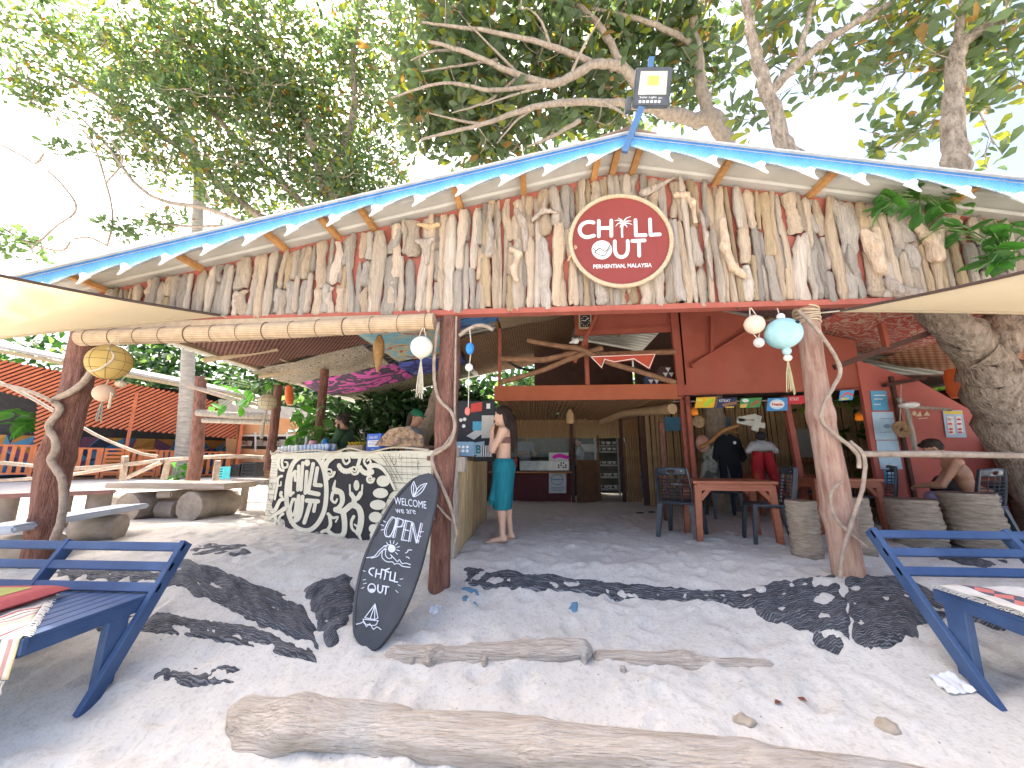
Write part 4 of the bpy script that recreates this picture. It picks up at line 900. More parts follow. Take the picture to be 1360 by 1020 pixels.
# ================================================================ dry vines twined round the posts
def vine(pl, r, Y, label, seed, amp=.0, r1=None):
    pts = smooth_path([atY(x, y, Y-dy) for x, y, *d in pl for dy in [d[0] if d else 0]], 5); n = len(pts); r1 = r1 or r
    return solo(MB().tube(pts, [r+(r1-r)*i/(n-1) for i in range(n)], 9, wob=.13, seed=seed), 'dry_vine', wood_branch, label, 'vine', 'dry vines twined round the posts', True)
vine([(122, 492), (112, 506), (95, 520), (73, 531), (80, 544), (67, 561), (65, 570), (73, 584), (74, 597), (68, 611), (78, 628), (83, 640), (84, 665), (80, 695), (66, 728)], .032, 3.70, 'thick pale vine snaking down the post under the yellow lantern', 1)
vine([(70, 534), (40, 520), (0, 510), (-40, 500)], .018, 3.66, 'thin dry vine reaching out from the post under the yellow lantern', 2)
vine([(582, 428, .02), (577, 470), (577, 505), (583, 530), (600, 548), (604, 568, .03), (598, 588, .03), (583, 600), (574, 606), (577, 622), (588, 648), (600, 678), (607, 712)], .017, 3.73, 'pale vine crossing the red brown post and hanging past the surfboard', 3)
vine([(606, 420, -.02), (605, 470, -.04), (604, 540, -.02), (603, 570), (590, 592, .02), (576, 602), (574, 640), (576, 690)], .012, 3.74, 'thin pale vine running down the edge of the red brown post', 4)
vine([(578, 668), (592, 684), (606, 700), (602, 728)], .011, 3.74, 'thin dark vine hooked round the red brown post behind the surfboard', 5)
vine([(1060, 412), (1078, 430), (1100, 458), (1116, 490), (1108, 512), (1095, 535), (1091, 558), (1106, 575), (1128, 592), (1140, 606), (1141, 622)], .017, 3.70, 'thick pale vine winding down the pinkish post', 6)
vine([(1128, 586, -.03), (1144, 600, .0), (1149, 618), (1145, 650), (1136, 678), (1128, 705), (1119, 735), (1116, 768)], .017, 3.69, 'pale vine hanging from the pinkish post to the sand', 7)
vine([(1118, 640), (1105, 652), (1104, 672), (1114, 694), (1134, 712), (1150, 726)], .014, 3.70, 'looped pale vine at the lower half of the pinkish post', 8)
vine([(610, 446), (624, 436), (640, 432), (655, 438)], .020, 3.70, 'forked pale driftwood peg on the red brown post holding the buoys', 9)
# pale lashing round the top of the right post
mb = MB()
for k in range(6):
    z = 2.47-.03*k; mb.tube([Vector((2.70+math.cos(a)*.105, 3.86+math.sin(a)*.112, z+.012*math.sin(a*2+k))) for a in np.linspace(0, 6.283, 26)], .008, 5, cap=False)
solo(mb, 'rope_lashing', rope_m, 'pale rope lashing round the top of the pinkish post', 'rope', smooth=True)
# ================================================================ hanging lanterns and buoys
def tassel(mb, p, L, r, n=12, seed=0):
    rg_ = random.Random(seed); p = Vector(p)
    for i in range(n):
        a = rg_.uniform(0, 6.28); q = rg_.uniform(.2, 1)*r
        mb.tube([p, p+Vector((math.cos(a)*q*.6, math.sin(a)*q*.6, -L*.4)), p+Vector((math.cos(a)*q, math.sin(a)*q, -L*rg_.uniform(.8, 1)))], .0045, 4, cap=False)
cord_m = M('pale_cord', (.62, .56, .45), (.45, .4, .3), scale=30, bump=.3)
def lantern(px, py, Y, r_px, name, label, m, hang, sz=1.0, cords=2, wires=0, cat='lantern', shell=None):
    c = atY(px, py, Y); r = r_px*px2m(c); t = thing(name, label, cat, c-Vector((0, 0, r)), group='lanterns and buoys hanging under the gable')
    sh = MB().ball(c, r, 26, 18, sz).build('shade', m, t, smooth=True)
    mb = MB()
    for k in range(cords):
        dx = (k-(cords-1)/2)*r*.7; mb.tube([c+Vector((dx, 0, r*sz*.93)), c+Vector((dx*.2, 0.03, r*sz+hang))], .005, 5, cap=False)
    mb.build('cord', cord_m, t)
    if wires:
        mb = MB()
        for k in range(4): mb.tube([c+Vector((math.cos(k*math.pi/4)*math.cos(a)*r*1.004, math.sin(k*math.pi/4)*math.cos(a)*r*1.004, math.sin(a)*r*sz*1.004)) for a in np.linspace(0, 6.283, 41)], .0022, 4, cap=False)
        for k in (-.5, 0, .5): mb.tube([c+Vector((math.cos(a)*r*1.004*math.cos(k), math.sin(a)*r*1.004*math.cos(k), math.sin(k)*r*sz*1.004)) for a in np.linspace(0, 6.283, 41)], .0022, 4, cap=False)
        mb.build('wire', stm, sh)
    return t, c, r
yel = translucent('yellow_paper', (.70, .54, .20), (1.0, .95, .8), .45, c2=(.60, .44, .15)); cream = translucent('cream_paper', (.72, .66, .48), (1, .97, .85), .35, c2=(.62, .55, .38)); peach = translucent('peach_buoy', (.70, .50, .35), (1, .95, .85), .2, c2=(.6, .41, .28)); aqua = M('aqua_buoy', (.36, .58, .60), (.27, .48, .52), scale=8, bump=.3, bscale=60, rough=.6, dirt=(.42, .62, .64))
t, c, r = lantern(145, 481, 3.55, 23, 'paper_lantern', 'large yellow wire ribbed lantern beside the end of the rolled blind', yel, .10, wires=1)
MB().tube(smooth_path([c+Vector((.08, -.1, .12)), c+Vector((.15, -.09, .02)), c+Vector((.10, -.14, -.1)), c+Vector((-.02, -.14, -.13))], 6), .012, 7).build('rope_loop', rope_m, t, smooth=True)
t, c, r = lantern(138, 522, 3.55, 11.5, 'buoy', 'small peach buoy hanging under the large yellow lantern', peach, .10, cords=1, cat='buoy')
mb = MB(); tassel(mb, c+Vector((0, 0, -r*.9)), .22, .03, 8, 3); mb.build('tassel', M('grey_green_rope', (.3, .33, .26), (.2, .22, .17)), t)
MB().tube([c+Vector((.1, -.01, .0)), c+Vector((.1, -.01, -.16))], .012, 6).build('peg', rope_m, t)
t, c, r = lantern(160, 510, 3.62, 6, 'buoy', 'tiny woven buoy behind the large yellow lantern', rope_m, .05, cords=1, cat='buoy', sz=.8)
t, c, r = lantern(560, 461, 3.62, 14.5, 'buoy', 'white round buoy with long pale tassel beside the red brown post', flat('white_buoy', (.78, .74, .62), .5), .10, cat='buoy')
mb = MB(); mb.tube([c+Vector((-.03, 0, -r*.9)), c+Vector((0, -.01, -r-.02)), c+Vector((.03, 0, -r*.9))], .009, 6); tassel(mb, c+Vector((0, 0, -r-.02)), .40, .045, 16, 5); mb.build('tassel', cord_m, t)
t, c, r = lantern(355, 534, 6.4, 11, 'paper_lantern', 'small cream wire ribbed lantern above the painted counter', cream, .10, wires=1)
mb = MB(); tassel(mb, c+Vector((0, 0, -r*.9)), .52, .08, 18, 6); mb.build('tassel', cord_m, t)
t, c, r = lantern(1002, 431, 3.62, 12.5, 'buoy', 'small cream peach buoy hanging beside the blue buoy', M('cream_peach', (.74, .60, .45), (.66, .5, .37), bump=.1, rough=.6), .09, cat='buoy')
MB().ball(c+Vector((.02, 0, -r-.09)), .048, 9, 6).build('shell', M('white_coral', (.75, .72, .68), (.5, .48, .45), scale=30, bump=.9), t)
mb = MB(); [mb.tube([c+Vector((s_*.035, 0, -r*.85)), c+Vector((.02, 0, -r-.06))], .004, 5, cap=False) for s_ in (-1, 1)]; mb.build('cord', cord_m, t)
t, c, r = lantern(1040, 443, 3.60, 22, 'buoy', 'large pale blue buoy with tassel beside the pinkish post', aqua, .12, cords=1, sz=.93, cat='buoy')
mb = MB(); mb.ball(c+Vector((0, 0, r*.93+.02)), .036, 12, 8); mb.build('bead', flat('white_bead', (.78, .76, .7), .5), t, smooth=True)
MB().ball(c+Vector((.01, 0, -r-.015)), .038, 12, 8).build('bead', aqua, t, smooth=True); MB().ball(c+Vector((.01, 0, -r-.08)), .036, 12, 8, .9).build('bead', flat('cream_bead', (.7, .66, .55)), t, smooth=True)
mb = MB(); tassel(mb, c+Vector((.01, 0, -r-.10)), .33, .055, 18, 9); mb.build('tassel', M('straw_tassel', (.5, .46, .28), (.34, .3, .17)), t)
mb = MB(); cc = c+Vector((.055, -r*.86, r*.42)); mb.lathe(cc, [(.018, -.004), (.018, .004)], 14, rot=Matrix.Rotation(R(70), 3, 'X')); mb.build('valve', black_print, t)
# string of small buoys
c0 = atY(624, 438, 3.68); bs = thing('buoy_string', 'string of blue and white fishing buoys hanging from a driftwood peg', 'buoys', atY(634, 546, 3.68))
MB().tube([c0, atY(626, 462, 3.68), atY(623, 490, 3.68), atY(622, 545, 3.68)], .005, 5).build('cord', cord_m, bs)
MB().ball(atY(624, 463, 3.68), .042, 14, 10, 1.45).build('float', flat('bright_blue_float', (.03, .24, .75), .4), bs, smooth=True)
for px, py, r_ in ((623, 488, .04), (622, 508, .034)): MB().ball(atY(px, py, 3.68), r_, 14, 10).build('float', flat('white_float', (.75, .74, .7), .5), bs, smooth=True)
MB().ball(atY(621, 546, 3.68), .028, 10, 8, 1.5).build('float', flat('coral_float', (.7, .2, .16), .5), bs, smooth=True)
o = solo(MB().lathe(atY(503, 466, 4.3), [(.01, -.26), (.045, -.12), (.07, .02), (.055, .12), (.02, .2)], 14), 'fish_trap', M('woven_rattan', (.42, .25, .10), (.26, .14, .05), scale=30, bump=.8), 'slender woven rattan trap hanging below the rolled blind', 'basket', smooth=True)
# ================================================================ sail shades
sail_m = translucent('tan_sail_cloth', (.58, .485, .33), (1.0, .93, .78), .46, c2=(.54, .445, .30), scale=1.2)
hem_m = M('dark_brown_hem', (.07, .045, .035), (.05, .03, .025))
def sail(K, A, B, label, ea=2.2, sagA=.10, sagB=.06):
    K, A, B = Vector(K), Vector(A), Vector(B); A = K+(A-K)*ea; B = K+(B-K)*ea; n = 30
    t = thing('sail_shade', label, 'sail shade', K)
    V = []; Fs = []
    nrm = (A-K).cross(B-K).normalized()
    if nrm.z < 0: nrm = -nrm
    inA = (B-A); inB = (A-B)
    def P(i, j):      # i along K->edge, j across A..B
        s_ = i/n; w_ = j/n; a = K.lerp(A, s_)+inA*(.10*math.sin(math.pi*s_)*sagA*6); b = K.lerp(B, s_)+inB*(.10*math.sin(math.pi*s_)*sagB*6)
        return a.lerp(b, w_)-nrm*(.10*math.sin(math.pi*s_)*math.sin(math.pi*w_)*s_)
    mb = MB(); mb.v = [tuple(P(i, j)) for i in range(n+1) for j in range(n+1)]; mb.f = [(i*(n+1)+j, (i+1)*(n+1)+j, (i+1)*(n+1)+j+1, i*(n+1)+j+1) for i in range(n) for j in range(n)]; mb.mi = [0]*len(mb.f)
    mb.build('cloth', sail_m, t, smooth=True)
    for j in (0, n): MB().tube([P(i, j) for i in range(n+1)], .014, 6, flat=1).build('hem', hem_m if j == 0 else sail_m, t, smooth=True)
    return t, A, B
K = atY(293, 419, 3.70); t, A_, B_ = sail(K, atY(0, 350, 2.62), atY(0, 456, 3.20), 'tan sail shade tied to the gable above the bench with the red cushion')
MB().tube([K, (K.x+.05, YP, 2.5)], .006, 5).build('tie_cord', cord_m, t)
K = atY(1116, 413, 3.66); t, A_, B_ = sail(K, atY(1360, 352, 2.75), atY(1360, 421, 2.95), 'tan sail shade tied to the pinkish post above the bench with the green cushion')
MB().tube([K, (2.80, 3.84, 2.42)], .008, 5).build('tie_cord', cord_m, t)
# ================================================================ surfboard sign
Bp = atG(495, 864); Tp = atY(570, 628, 3.66); ax_ = (Tp-Bp).normalized(); lat = Vector((1, -.06, 0)); lat = (lat-ax_*lat.dot(ax_)).normalized(); bn = lat.cross(ax_).normalized()
if bn.y > 0: bn = -bn
def bds(cx, cy, o): return atPlane(440+cx/3.922, 610+cy/3.922, Bp, bn)+bn*o
sb = thing('surfboard_sign', 'dark chalkboard surfboard sign leaning on the red brown post', 'surfboard', Bp)
outl = [(500, 72), (526, 86), (545, 118), (551, 165), (542, 230), (522, 325), (498, 430), (470, 545), (432, 660), (390, 762), (345, 850), (300, 915), (262, 965), (238, 988), (212, 996), (185, 990), (155, 968), (118, 918), (110, 860), (111, 790), (118, 715), (135, 620), (162, 520), (192, 445), (225, 372), (262, 300), (305, 228), (350, 170), (400, 118), (450, 86)]
outl = [(p.x, p.y) for p in smooth_path([(x, y, 0) for x, y in outl+[outl[0]]], 3)][:-1]
board_m = M('charcoal_board', (.060, .064, .074), (.040, .043, .05), scale=5, st=(1, 1, 1), bump=.1, rough=.55, spec=.35, dirt=(.085, .088, .095))
cx_, cy_ = 320, 540; mb = MB(); n = len(outl)
rings = [(1.0, -.045), (1.018, -.03), (1.02, -.015), (1.0, -.003), (.965, 0)]
for sc, o in rings: mb.v += [tuple(bds(cx_+(x-cx_)*(1-(1-sc)*1.0), cy_+(y-cy_)*(1-(1-sc)*.45), o)) for x, y in outl]
for k in range(len(rings)-1): mb.f += [(k*n+i, k*n+(i+1) % n, (k+1)*n+(i+1) % n, (k+1)*n+i) for i in range(n)]
last = (len(rings)-1)*n; tri = tessellate_polygon([[Vector((x, -y, 0)) for x, y in outl]]); mb.f += [tuple(last+i for i in tr) for tr in tri]; mb.f += [tuple(i for i in reversed(tr)) for tr in tri]; mb.mi = [0]*len(mb.f)
mb.build('board', board_m, sb)
D = Decal(bds, .0015)
for s_ in ([(430, 115), (417, 150), (428, 195), (444, 158), (430, 115)], [(498, 125), (458, 142), (430, 195), (470, 172), (498, 125)], [(430, 130), (428, 190)], [(485, 135), (432, 192)]): D.stroke(s_, 4)
D.text('WELCOME', 330, 196, 496, 234, bold=.0, slant=.05, dy=24)
D.text('we are', 338, 258, 442, 280, slant=.25, dy=6, bold=-.005)
# OPEN, drawn double
for s_, wv in (([(318, 300), (295, 330), (278, 372), (285, 402), (310, 396), (330, 350), (336, 312), (318, 300)], 7), ([(345, 306), (322, 408)], 8), ([(350, 308), (375, 320), (366, 348), (338, 352)], 7), ([(388, 318), (366, 420)], 8), ([(388, 320), (416, 326)], 7), ([(378, 366), (402, 372)], 7), ([(366, 420), (394, 424)], 7), ([(420, 330), (404, 428)], 8), ([(421, 330), (444, 436)], 8), ([(444, 436), (468, 334)], 8)): D.stroke(s_, wv*.75, sm=3 if len(s_) > 2 else 0); D.stroke([(x+9, y+2) for x, y in s_], wv*.32, sm=3 if len(s_) > 2 else 0)
for s_ in ([(273, 322), (284, 328)], [(260, 342), (274, 347)], [(262, 370), (273, 366)], [(464, 379), (480, 378)], [(456, 398), (468, 404)], [(448, 418), (458, 428)]): D.stroke(s_, 4, sm=0)
D.disc(316, 466, 20)
for k in range(9):
    a = -math.pi*1.05+k*math.pi*1.3/8; D.stroke([(316+27*math.cos(a), 466+27*math.sin(a)), (316+42*math.cos(a), 466+42*math.sin(a))], 4, sm=0)
for s_ in ([(186, 514), (225, 506), (252, 476), (282, 452), (312, 446)], [(210, 516), (242, 506), (262, 482), (286, 462)], [(268, 478), (266, 512), (290, 534), (320, 536), (330, 548)], [(286, 470), (284, 500), (300, 518), (318, 512), (312, 500)], [(310, 498), (330, 518), (346, 534), (356, 524), (370, 544), (390, 542), (414, 550)], [(330, 548), (352, 544), (372, 558), (412, 564)], [(388, 490), (400, 482), (402, 474), (420, 474)], [(392, 510), (402, 512), (408, 518)]): D.stroke(s_, 4.5)
for s_ in ([(224, 568), (206, 572), (199, 590), (216, 607)], [(238, 575), (232, 614)], [(264, 580), (258, 620)], [(236, 596), (260, 600)], [(283, 578), (284, 600), (278, 626)], [(284, 580), (264, 574)], [(284, 578), (304, 570)], [(284, 580), (302, 590)], [(312, 588), (306, 630)], [(306, 630), (324, 634)], [(336, 592), (329, 638)], [(329, 638), (347, 641)], [(246, 656), (245, 684), (257, 696), (268, 686), (271, 660)], [(276, 662), (301, 666)], [(289, 664), (284, 703)]): D.stroke(s_, 7, sm=3 if len(s_) > 2 else 0)
D.ring(213, 672, 19, 22, 6); D.poly([(198, 676), (228, 676), (222, 690), (206, 690)])
for s_ in ([(180, 585), (168, 582)], [(182, 628), (168, 630)], [(174, 668), (160, 674)], [(360, 626), (375, 624)], [(350, 655), (362, 660)], [(338, 684), (350, 696)], [(170, 650), (186, 646)]): D.stroke(s_, 3.5, sm=0)
for s_ in ([(231, 755), (177, 826)], [(177, 826), (228, 836)], [(231, 755), (228, 836)], [(231, 755), (246, 828)], [(246, 828), (228, 836)], [(232, 756), (206, 830)], [(170, 838), (178, 858), (230, 866), (246, 842)], [(168, 834), (248, 842)], [(134, 860), (158, 854), (174, 846), (186, 872), (204, 858), (222, 886), (240, 874), (262, 888)]): D.stroke(s_, 4.5, sm=3 if len(s_) > 2 else 0)
D.done('chalk_drawing', flat('chalk_white', (.62, .66, .72)), sb)
D = Decal(bds, .0009)
for s_ in ([(440, 96), (330, 215), (240, 370), (178, 520), (148, 640), (130, 760), (128, 880)], [(425, 112), (318, 240), (232, 400)], ): D.stroke(s_, 5)
D.done('rail_groove', flat('groove_black', (.02, .02, .023)), sb)
# ================================================================ blue benches
def bench(label, sx, X0, Xlen, rail, foot, sback, sfront, leg2):
    """sx: +1 bench runs to +X from X0. rail/foot/sback/sfront: (y,z)"""
    t = thing('slatted_bench', label, 'bench', (X0, sfront[0], foot[1]), group='blue slatted benches on the sand')
    xs = [X0, X0+sx*Xlen*.5, X0+sx*Xlen]
    tp = Vector((0, rail[0], rail[1])); ft = Vector((0, foot[0], foot[1]))
    for i, x in enumerate(xs):
        o = Vector((x, 0, 0)); MB().bar(tp+o, (ft-(tp-ft)*.08 if i != 1 else ft.lerp(tp, .4))+o, .04, .085, up=(0, .55, .83)).build('back_leg' if i != 1 else 'back_stile', blue_paint, t, bevel=.004)
        o = Vector((x-sx*.0, 0, 0)); MB().bar(Vector((x+sx*.045, sback[0], sback[1]-.035)), Vector((x+sx*.045, sfront[0], sfront[1]-.035)), .04, .075).build('side_rail', blue_paint, t, bevel=.004)
        MB().bar(Vector((x+sx*.05, leg2[0], sback[1]-.07)), Vector((x+sx*.05, leg2[1], foot[1]-.06)), .05, .13, up=(0, 1, 0), b2=(.05, .10)).build('leg', blue_paint, t, bevel=.004)
        MB().bar(Vector((x+sx*.62, sfront[0]+.12, sfront[1]-.05)), Vector((x+sx*.62, sfront[0]+.14, foot[1]-.14)), .07, .09, up=(0, 1, 0)).build('leg', M('dark_grey_leg', (.10, .12, .12), (.06, .075, .08), bump=.3), t, bevel=.004) if i < 2 else None
    d = (ft-tp).normalized(); nn = Vector((0, -.83, .55))
    for k, s_ in enumerate((.03, .17, .31)):
        p = tp+d*s_-Vector((0, .028, -.0))
        MB().bar(p+Vector((X0-sx*.02, 0, 0)), p+Vector((X0+sx*(Xlen+.02), 0, 0)), .026, .062, up=d).build('back_rail', blue_paint, t, bevel=.004)
    n = int(Xlen/.088)
    for i in range(n):
        x = X0+sx*(.02+.044+i*.088); q0 = Vector((x, sback[0]-.02, sback[1]+.012)); q1 = Vector((x, sfront[0]+.03, sfront[1]+.012)); MB().bar(q0, q1, .081, .022).build('seat_slat', blue_paint, t, bevel=.003)
    MB().bar(Vector((X0, sfront[0], sfront[1]-.012)), Vector((X0+sx*Xlen, sfront[0], sfront[1]-.012)), .03, .075).build('front_rail', blue_paint, t, bevel=.004)
    return t
bench('blue slatted bench with the striped towel and red cushion', -1, -2.70, 1.9, (2.94, .36), (2.42, -.48), (2.80, .04), (2.06, .03), (2.56, 2.53))
bench('blue slatted bench with the patterned runner and green cushion', 1, 2.58, 1.9, (3.37, .44), (2.68, -.44), (2.98, .13), (2.30, .10), (2.86, 2.86))
def drape(x0, x1, yb, yf, zs, fall, m, label, name='towel', cat='towel', fr=True, side=None, skew=0):
    """cloth over the seat from back yb to front yf, falling over the front edge by fall"""
    t = thing(name, label, cat, ((x0+x1)/2, yf, zs-fall)); nx, ny = 26, 30; V = []; UV = []; tot = (yb-yf)+fall
    for i in range(nx+1):
        for j in range(ny+1):
            u = i/nx; s_ = tot*j/ny; x = x0+(x1-x0)*u+skew*min(s_/(yb-yf), 1)
            if s_ < yb-yf: y = yb-s_; z = zs+.012+.006*math.sin(x*21+y*13)+.004*math.sin(y*33)
            else: y = yf-.025-.012*math.sin(x*19); z = zs-(s_-(yb-yf))+.012
            V.append((x+.01*math.sin(s_*11), y, z)); UV.append((x-x0, s_))
    m_ = ny+1; i, j = np.meshgrid(np.arange(nx), np.arange(ny), indexing='ij'); a = (i*m_+j).ravel(); A = np.array(V)-np.array(ORG[t])
    o = link('cloth', arr_mesh('cloth', A, np.stack([a, a+m_, a+m_+1, a+1], -1), True, uv=UV), m, t, ORG[t])
    md = o.modifiers.new('s', 'SOLIDIFY'); md.thickness = .006
    mb = MB(); rg_ = random.Random(3)
    for i in range(130):                                        # fringe along the front hem
        x = x0+(x1-x0)*i/129+skew; p = Vector((x, yf-.027, zs-fall+.015)); mb.tube([p, p+Vector((rg_.uniform(-.008, .008), -.006, -.03)), p+Vector((rg_.uniform(-.016, .016), rg_.uniform(-.01, .005), -.06))], .0022, 3, cap=False)
    if side is not None:
        for i in range(120):
            y = yf+(yb-yf)*i/119; p = Vector((side+skew*(yb-y)/(yb-yf), y, zs+.014)); sg_ = 1 if side == max(x0, x1) else -1; mb.tube([p, p+Vector((sg_*.028, rg_.uniform(-.01, .01), -.002)), p+Vector((sg_*.05, rg_.uniform(-.014, .014), -.010))], .0022, 3, cap=False)
    setp(mb.build('fringe', M('cream_fringe', (.66, .62, .54), (.5, .46, .4)), t), kind='stuff')
    return t
strp = bands('striped_towel', [(0, (.72, .68, .60)), (.30, (.42, .09, .10)), (.38, (.72, .68, .6)), (.50, (.16, .14, .13)), (.54, (.70, .66, .56)), (.66, (.50, .30, .28)), (.74, (.70, .66, .57)), (.82, (.70, .60, .35)), (.9, (.72, .68, .6))], 1.15, axis='X', uv=True, bump=.1, rough=.95)
drape(-3.5, -4.5, 2.78, 2.05, .062, .20, strp, 'cream striped fringed towel over the blue bench with the red cushion', side=-3.5, skew=.78)
kil = M('kilim', (.66, .63, .57), (.5, .47, .42), scale=8, bump=.4); 
def kilim():
    m = M('kilim_runner', (.64, .61, .56), (.54, .51, .46), scale=9, bump=.4, rough=.95); t = m.node_tree; N = t.nodes; L = t.links; b = N['Principled BSDF']; tc = N['Texture Coordinate']
    mp = N.new('ShaderNodeMapping'); mp.inputs['Rotation'].default_value = (0, 0, .785); L.new(tc.outputs['UV'], mp.inputs[0])
    ck = N.new('ShaderNodeTexChecker'); ck.inputs['Scale'].default_value = 13; ck.inputs[1].default_value = (.10, .10, .12, 1); ck.inputs[2].default_value = (.55, .18, .15, 1); L.new(mp.outputs[0], ck.inputs[0])
    sp = N.new('ShaderNodeSeparateXYZ'); L.new(tc.outputs['UV'], sp.inputs[0]); wv = N.new('ShaderNodeTexWave'); wv.inputs['Scale'].default_value = .9; wv.bands_direction = 'X'; L.new(tc.outputs['UV'], wv.inputs[0])
    gt = N.new('ShaderNodeMath'); gt.operation = 'GREATER_THAN'; gt.inputs[1].default_value = .72; L.new(wv.outputs[1], gt.inputs[0])
    mx = N.new('ShaderNodeMix'); mx.data_type = 'RGBA'; L.new(gt.outputs[0], mx.inputs[0]); L.new(b.inputs['Base Color'].links[0].from_socket, mx.inputs[6]); L.new(ck.outputs[0], mx.inputs[7]); L.new(mx.outputs[2], b.inputs['Base Color']); return m
drape(2.63, 4.3, 2.96, 2.29, .145, .05, kilim(), 'pale patterned woven runner over the blue bench with the green cushion', 'runner', 'runner', side=2.63)
def cushion(c, sx, sy, sz, rz, m, label, stripes=None, m2=None):
    rot = Matrix.Rotation(rz, 4, 'Z'); t = thing('seat_cushion', label, 'cushion', Vector(c))
    mb = MB(); n = 16; k = 8
    for i in range(n+1):
        for s_ in range(k+1):
            pass
    V = []; Fs = []
    for sgn in (1, -1):
        b0 = len(V)
        for i in range(n+1):
            for j in range(n+1):
                u, v = i/n*2-1, j/n*2-1; e = (1-u**6)*(1-v**6); h = sz*.5*max(e, 0)**.35; V.append(Vector(c)+rot.to_3x3() @ Vector((u*sx/2, v*sy/2, sz*.5+sgn*h)))
        Fs += [(b0+i*(n+1)+j, b0+(i+1)*(n+1)+j, b0+(i+1)*(n+1)+j+1, b0+i*(n+1)+j+1) for i in range(n) for j in range(n)]
    mb.add(V, Fs); mb.build('cover', m, t, smooth=True)
    if m2:
        V2 = [Vector(c)+rot.to_3x3() @ Vector((u*sx/2, v*sy/2, sz*.5+sz*.5*max((1-u**6)*(1-v**6), 0)**.35+.003)) for u in np.linspace(-.6, .6, 7) for v in np.linspace(-.6, .6, 7)]
        MB().add(V2, [(i*7+j, i*7+7+j, i*7+8+j, i*7+j+1) for i in range(6) for j in range(6)]).build('centre_panel', m2, t, smooth=True)
    return t
cushion((-3.55, 2.36, .078), .72, .5, .07, .12, M('red_cushion', (.42, .10, .10), (.34, .075, .075), scale=20, bump=.3, rough=.95), 'flat red cushion with green centre on the striped towel', m2=M('olive_panel', (.34, .36, .10), (.28, .28, .07), scale=14, bump=.3))
cushion((3.45, 2.62, .163), .60, .44, .055, -.1, M('green_cushion', (.42, .52, .25), (.34, .43, .2), scale=20, bump=.3, rough=.95), 'flat green cushion with orange centre on the patterned runner', m2=M('terracotta_panel', (.45, .19, .10), (.34, .14, .075), scale=14, bump=.3))
# ================================================================ curved bar counter with the painted front
CP = [(p.x, p.y) for p in smooth_path([(-4.62, 7.1, 0), (-4.70, 6.75, 0), (-4.58, 6.42, 0), (-4.22, 6.10, 0), (-3.79, 5.81, 0), (-3.06, 5.37, 0), (-2.52, 5.10, 0), (-1.93, 4.80, 0), (-1.16, 4.42, 0)], 5)]
CTOP = 1.09
def cnorm(i):
    a = Vector(CP[max(i-1, 0)]); b = Vector(CP[min(i+1, len(CP)-1)]); d = (b-a).normalized(); return Vector((d.y, -d.x))
def cwall(px, py, o):
    d = ray(px, py); best = None
    for i in range(len(CP)-1):
        a = Vector(CP[i]); b = Vector(CP[i+1]); e = b-a; den = d.x*e.y-d.y*e.x
        if abs(den) < 1e-9: continue
        t = (a.x*e.y-a.y*e.x)/den; s_ = ((a.x*d.y-a.y*d.x)/den)
        if t > 0 and -1e-3 <= s_ <= 1+1e-3 and (best is None or t < best[0]): best = (t, i, s_)
    if best is None:
        i = 8; a = Vector(CP[i]); b = Vector(CP[i+1]); e = b-a; best = ((a.x*e.y-a.y*e.x)/(d.x*e.y-d.y*e.x), i, 0)
    p = CAM+d*best[0]; n0 = cnorm(best[1]); n1 = cnorm(best[1]+1); n = n0.lerp(n1, min(max(best[2], 0), 1)); return p+Vector((n.x, n.y, 0))*o
bar = thing('bar_counter', 'curved bar counter with black and cream painted plank front', 'counter', (-2.6, 5.4, 0))
cream_pl = M('cream_planks', (.70, .67, .54), (.60, .57, .45), scale=4, st=(1, 1, 3), bump=.25, rough=.8, dirt=(.62, .58, .45))
def cstrip(z0, z1, o0, o1, i0=0, i1=None):
    mb = MB(); i1 = i1 or len(CP)
    for i in range(i0, i1):
        n = cnorm(i); p = Vector(CP[i])
        for (o, z) in ((o1, z0), (o1, z1), (o0, z1), (o0, z0)): mb.v.append((p.x+n.x*o, p.y+n.y*o, z))
    m_ = i1-i0; mb.f = [(4*i+k, 4*i+4+k, 4*i+4+(k+1) % 4, 4*i+(k+1) % 4) for i in range(m_-1) for k in range(4)]+[(0, 1, 2, 3), (4*m_-4, 4*m_-1, 4*m_-2, 4*m_-3)]; mb.mi = [0]*len(mb.f); return mb
NPL = 11; zb = -.06; ph_ = (1.0-zb)/NPL
for k in range(NPL): cstrip(zb+k*ph_+.003, zb+(k+1)*ph_-.003, -.03, rng.uniform(-.0015, .0015)).build('plank', cream_pl, bar)
cstrip(-.1, 1.0, -.06, -.02).build('backing', M('dark_brown_timber', (.1, .05, .04)), bar)
cstrip(1.0, CTOP, -.05, .012).build('top_rail', cream_pl, bar)
cstrip(CTOP-.05, CTOP, -.50, -.04).build('counter_top', M('bar_top_wood', (.22, .13, .08), (.14, .08, .05), scale=5, bump=.3, rough=.6), bar)
def mk(cx, cy, o): return cwall(340+cx/5.667, 580+cy/5.667, o)
D = Decal(mk, .003, .0002)
bp_ = [(262, 128), (330, 124), (420, 124), (520, 124), (640, 124), (760, 128), (830, 150), (900, 185), (960, 240), (1010, 320), (1050, 400), (1010, 430), (960, 540), (900, 650), (845, 800), (760, 778), (690, 768), (560, 742), (400, 720), (300, 706), (222, 690), (215, 630), (150, 590), (118, 520), (140, 420), (160, 320), (165, 230), (180, 150)]
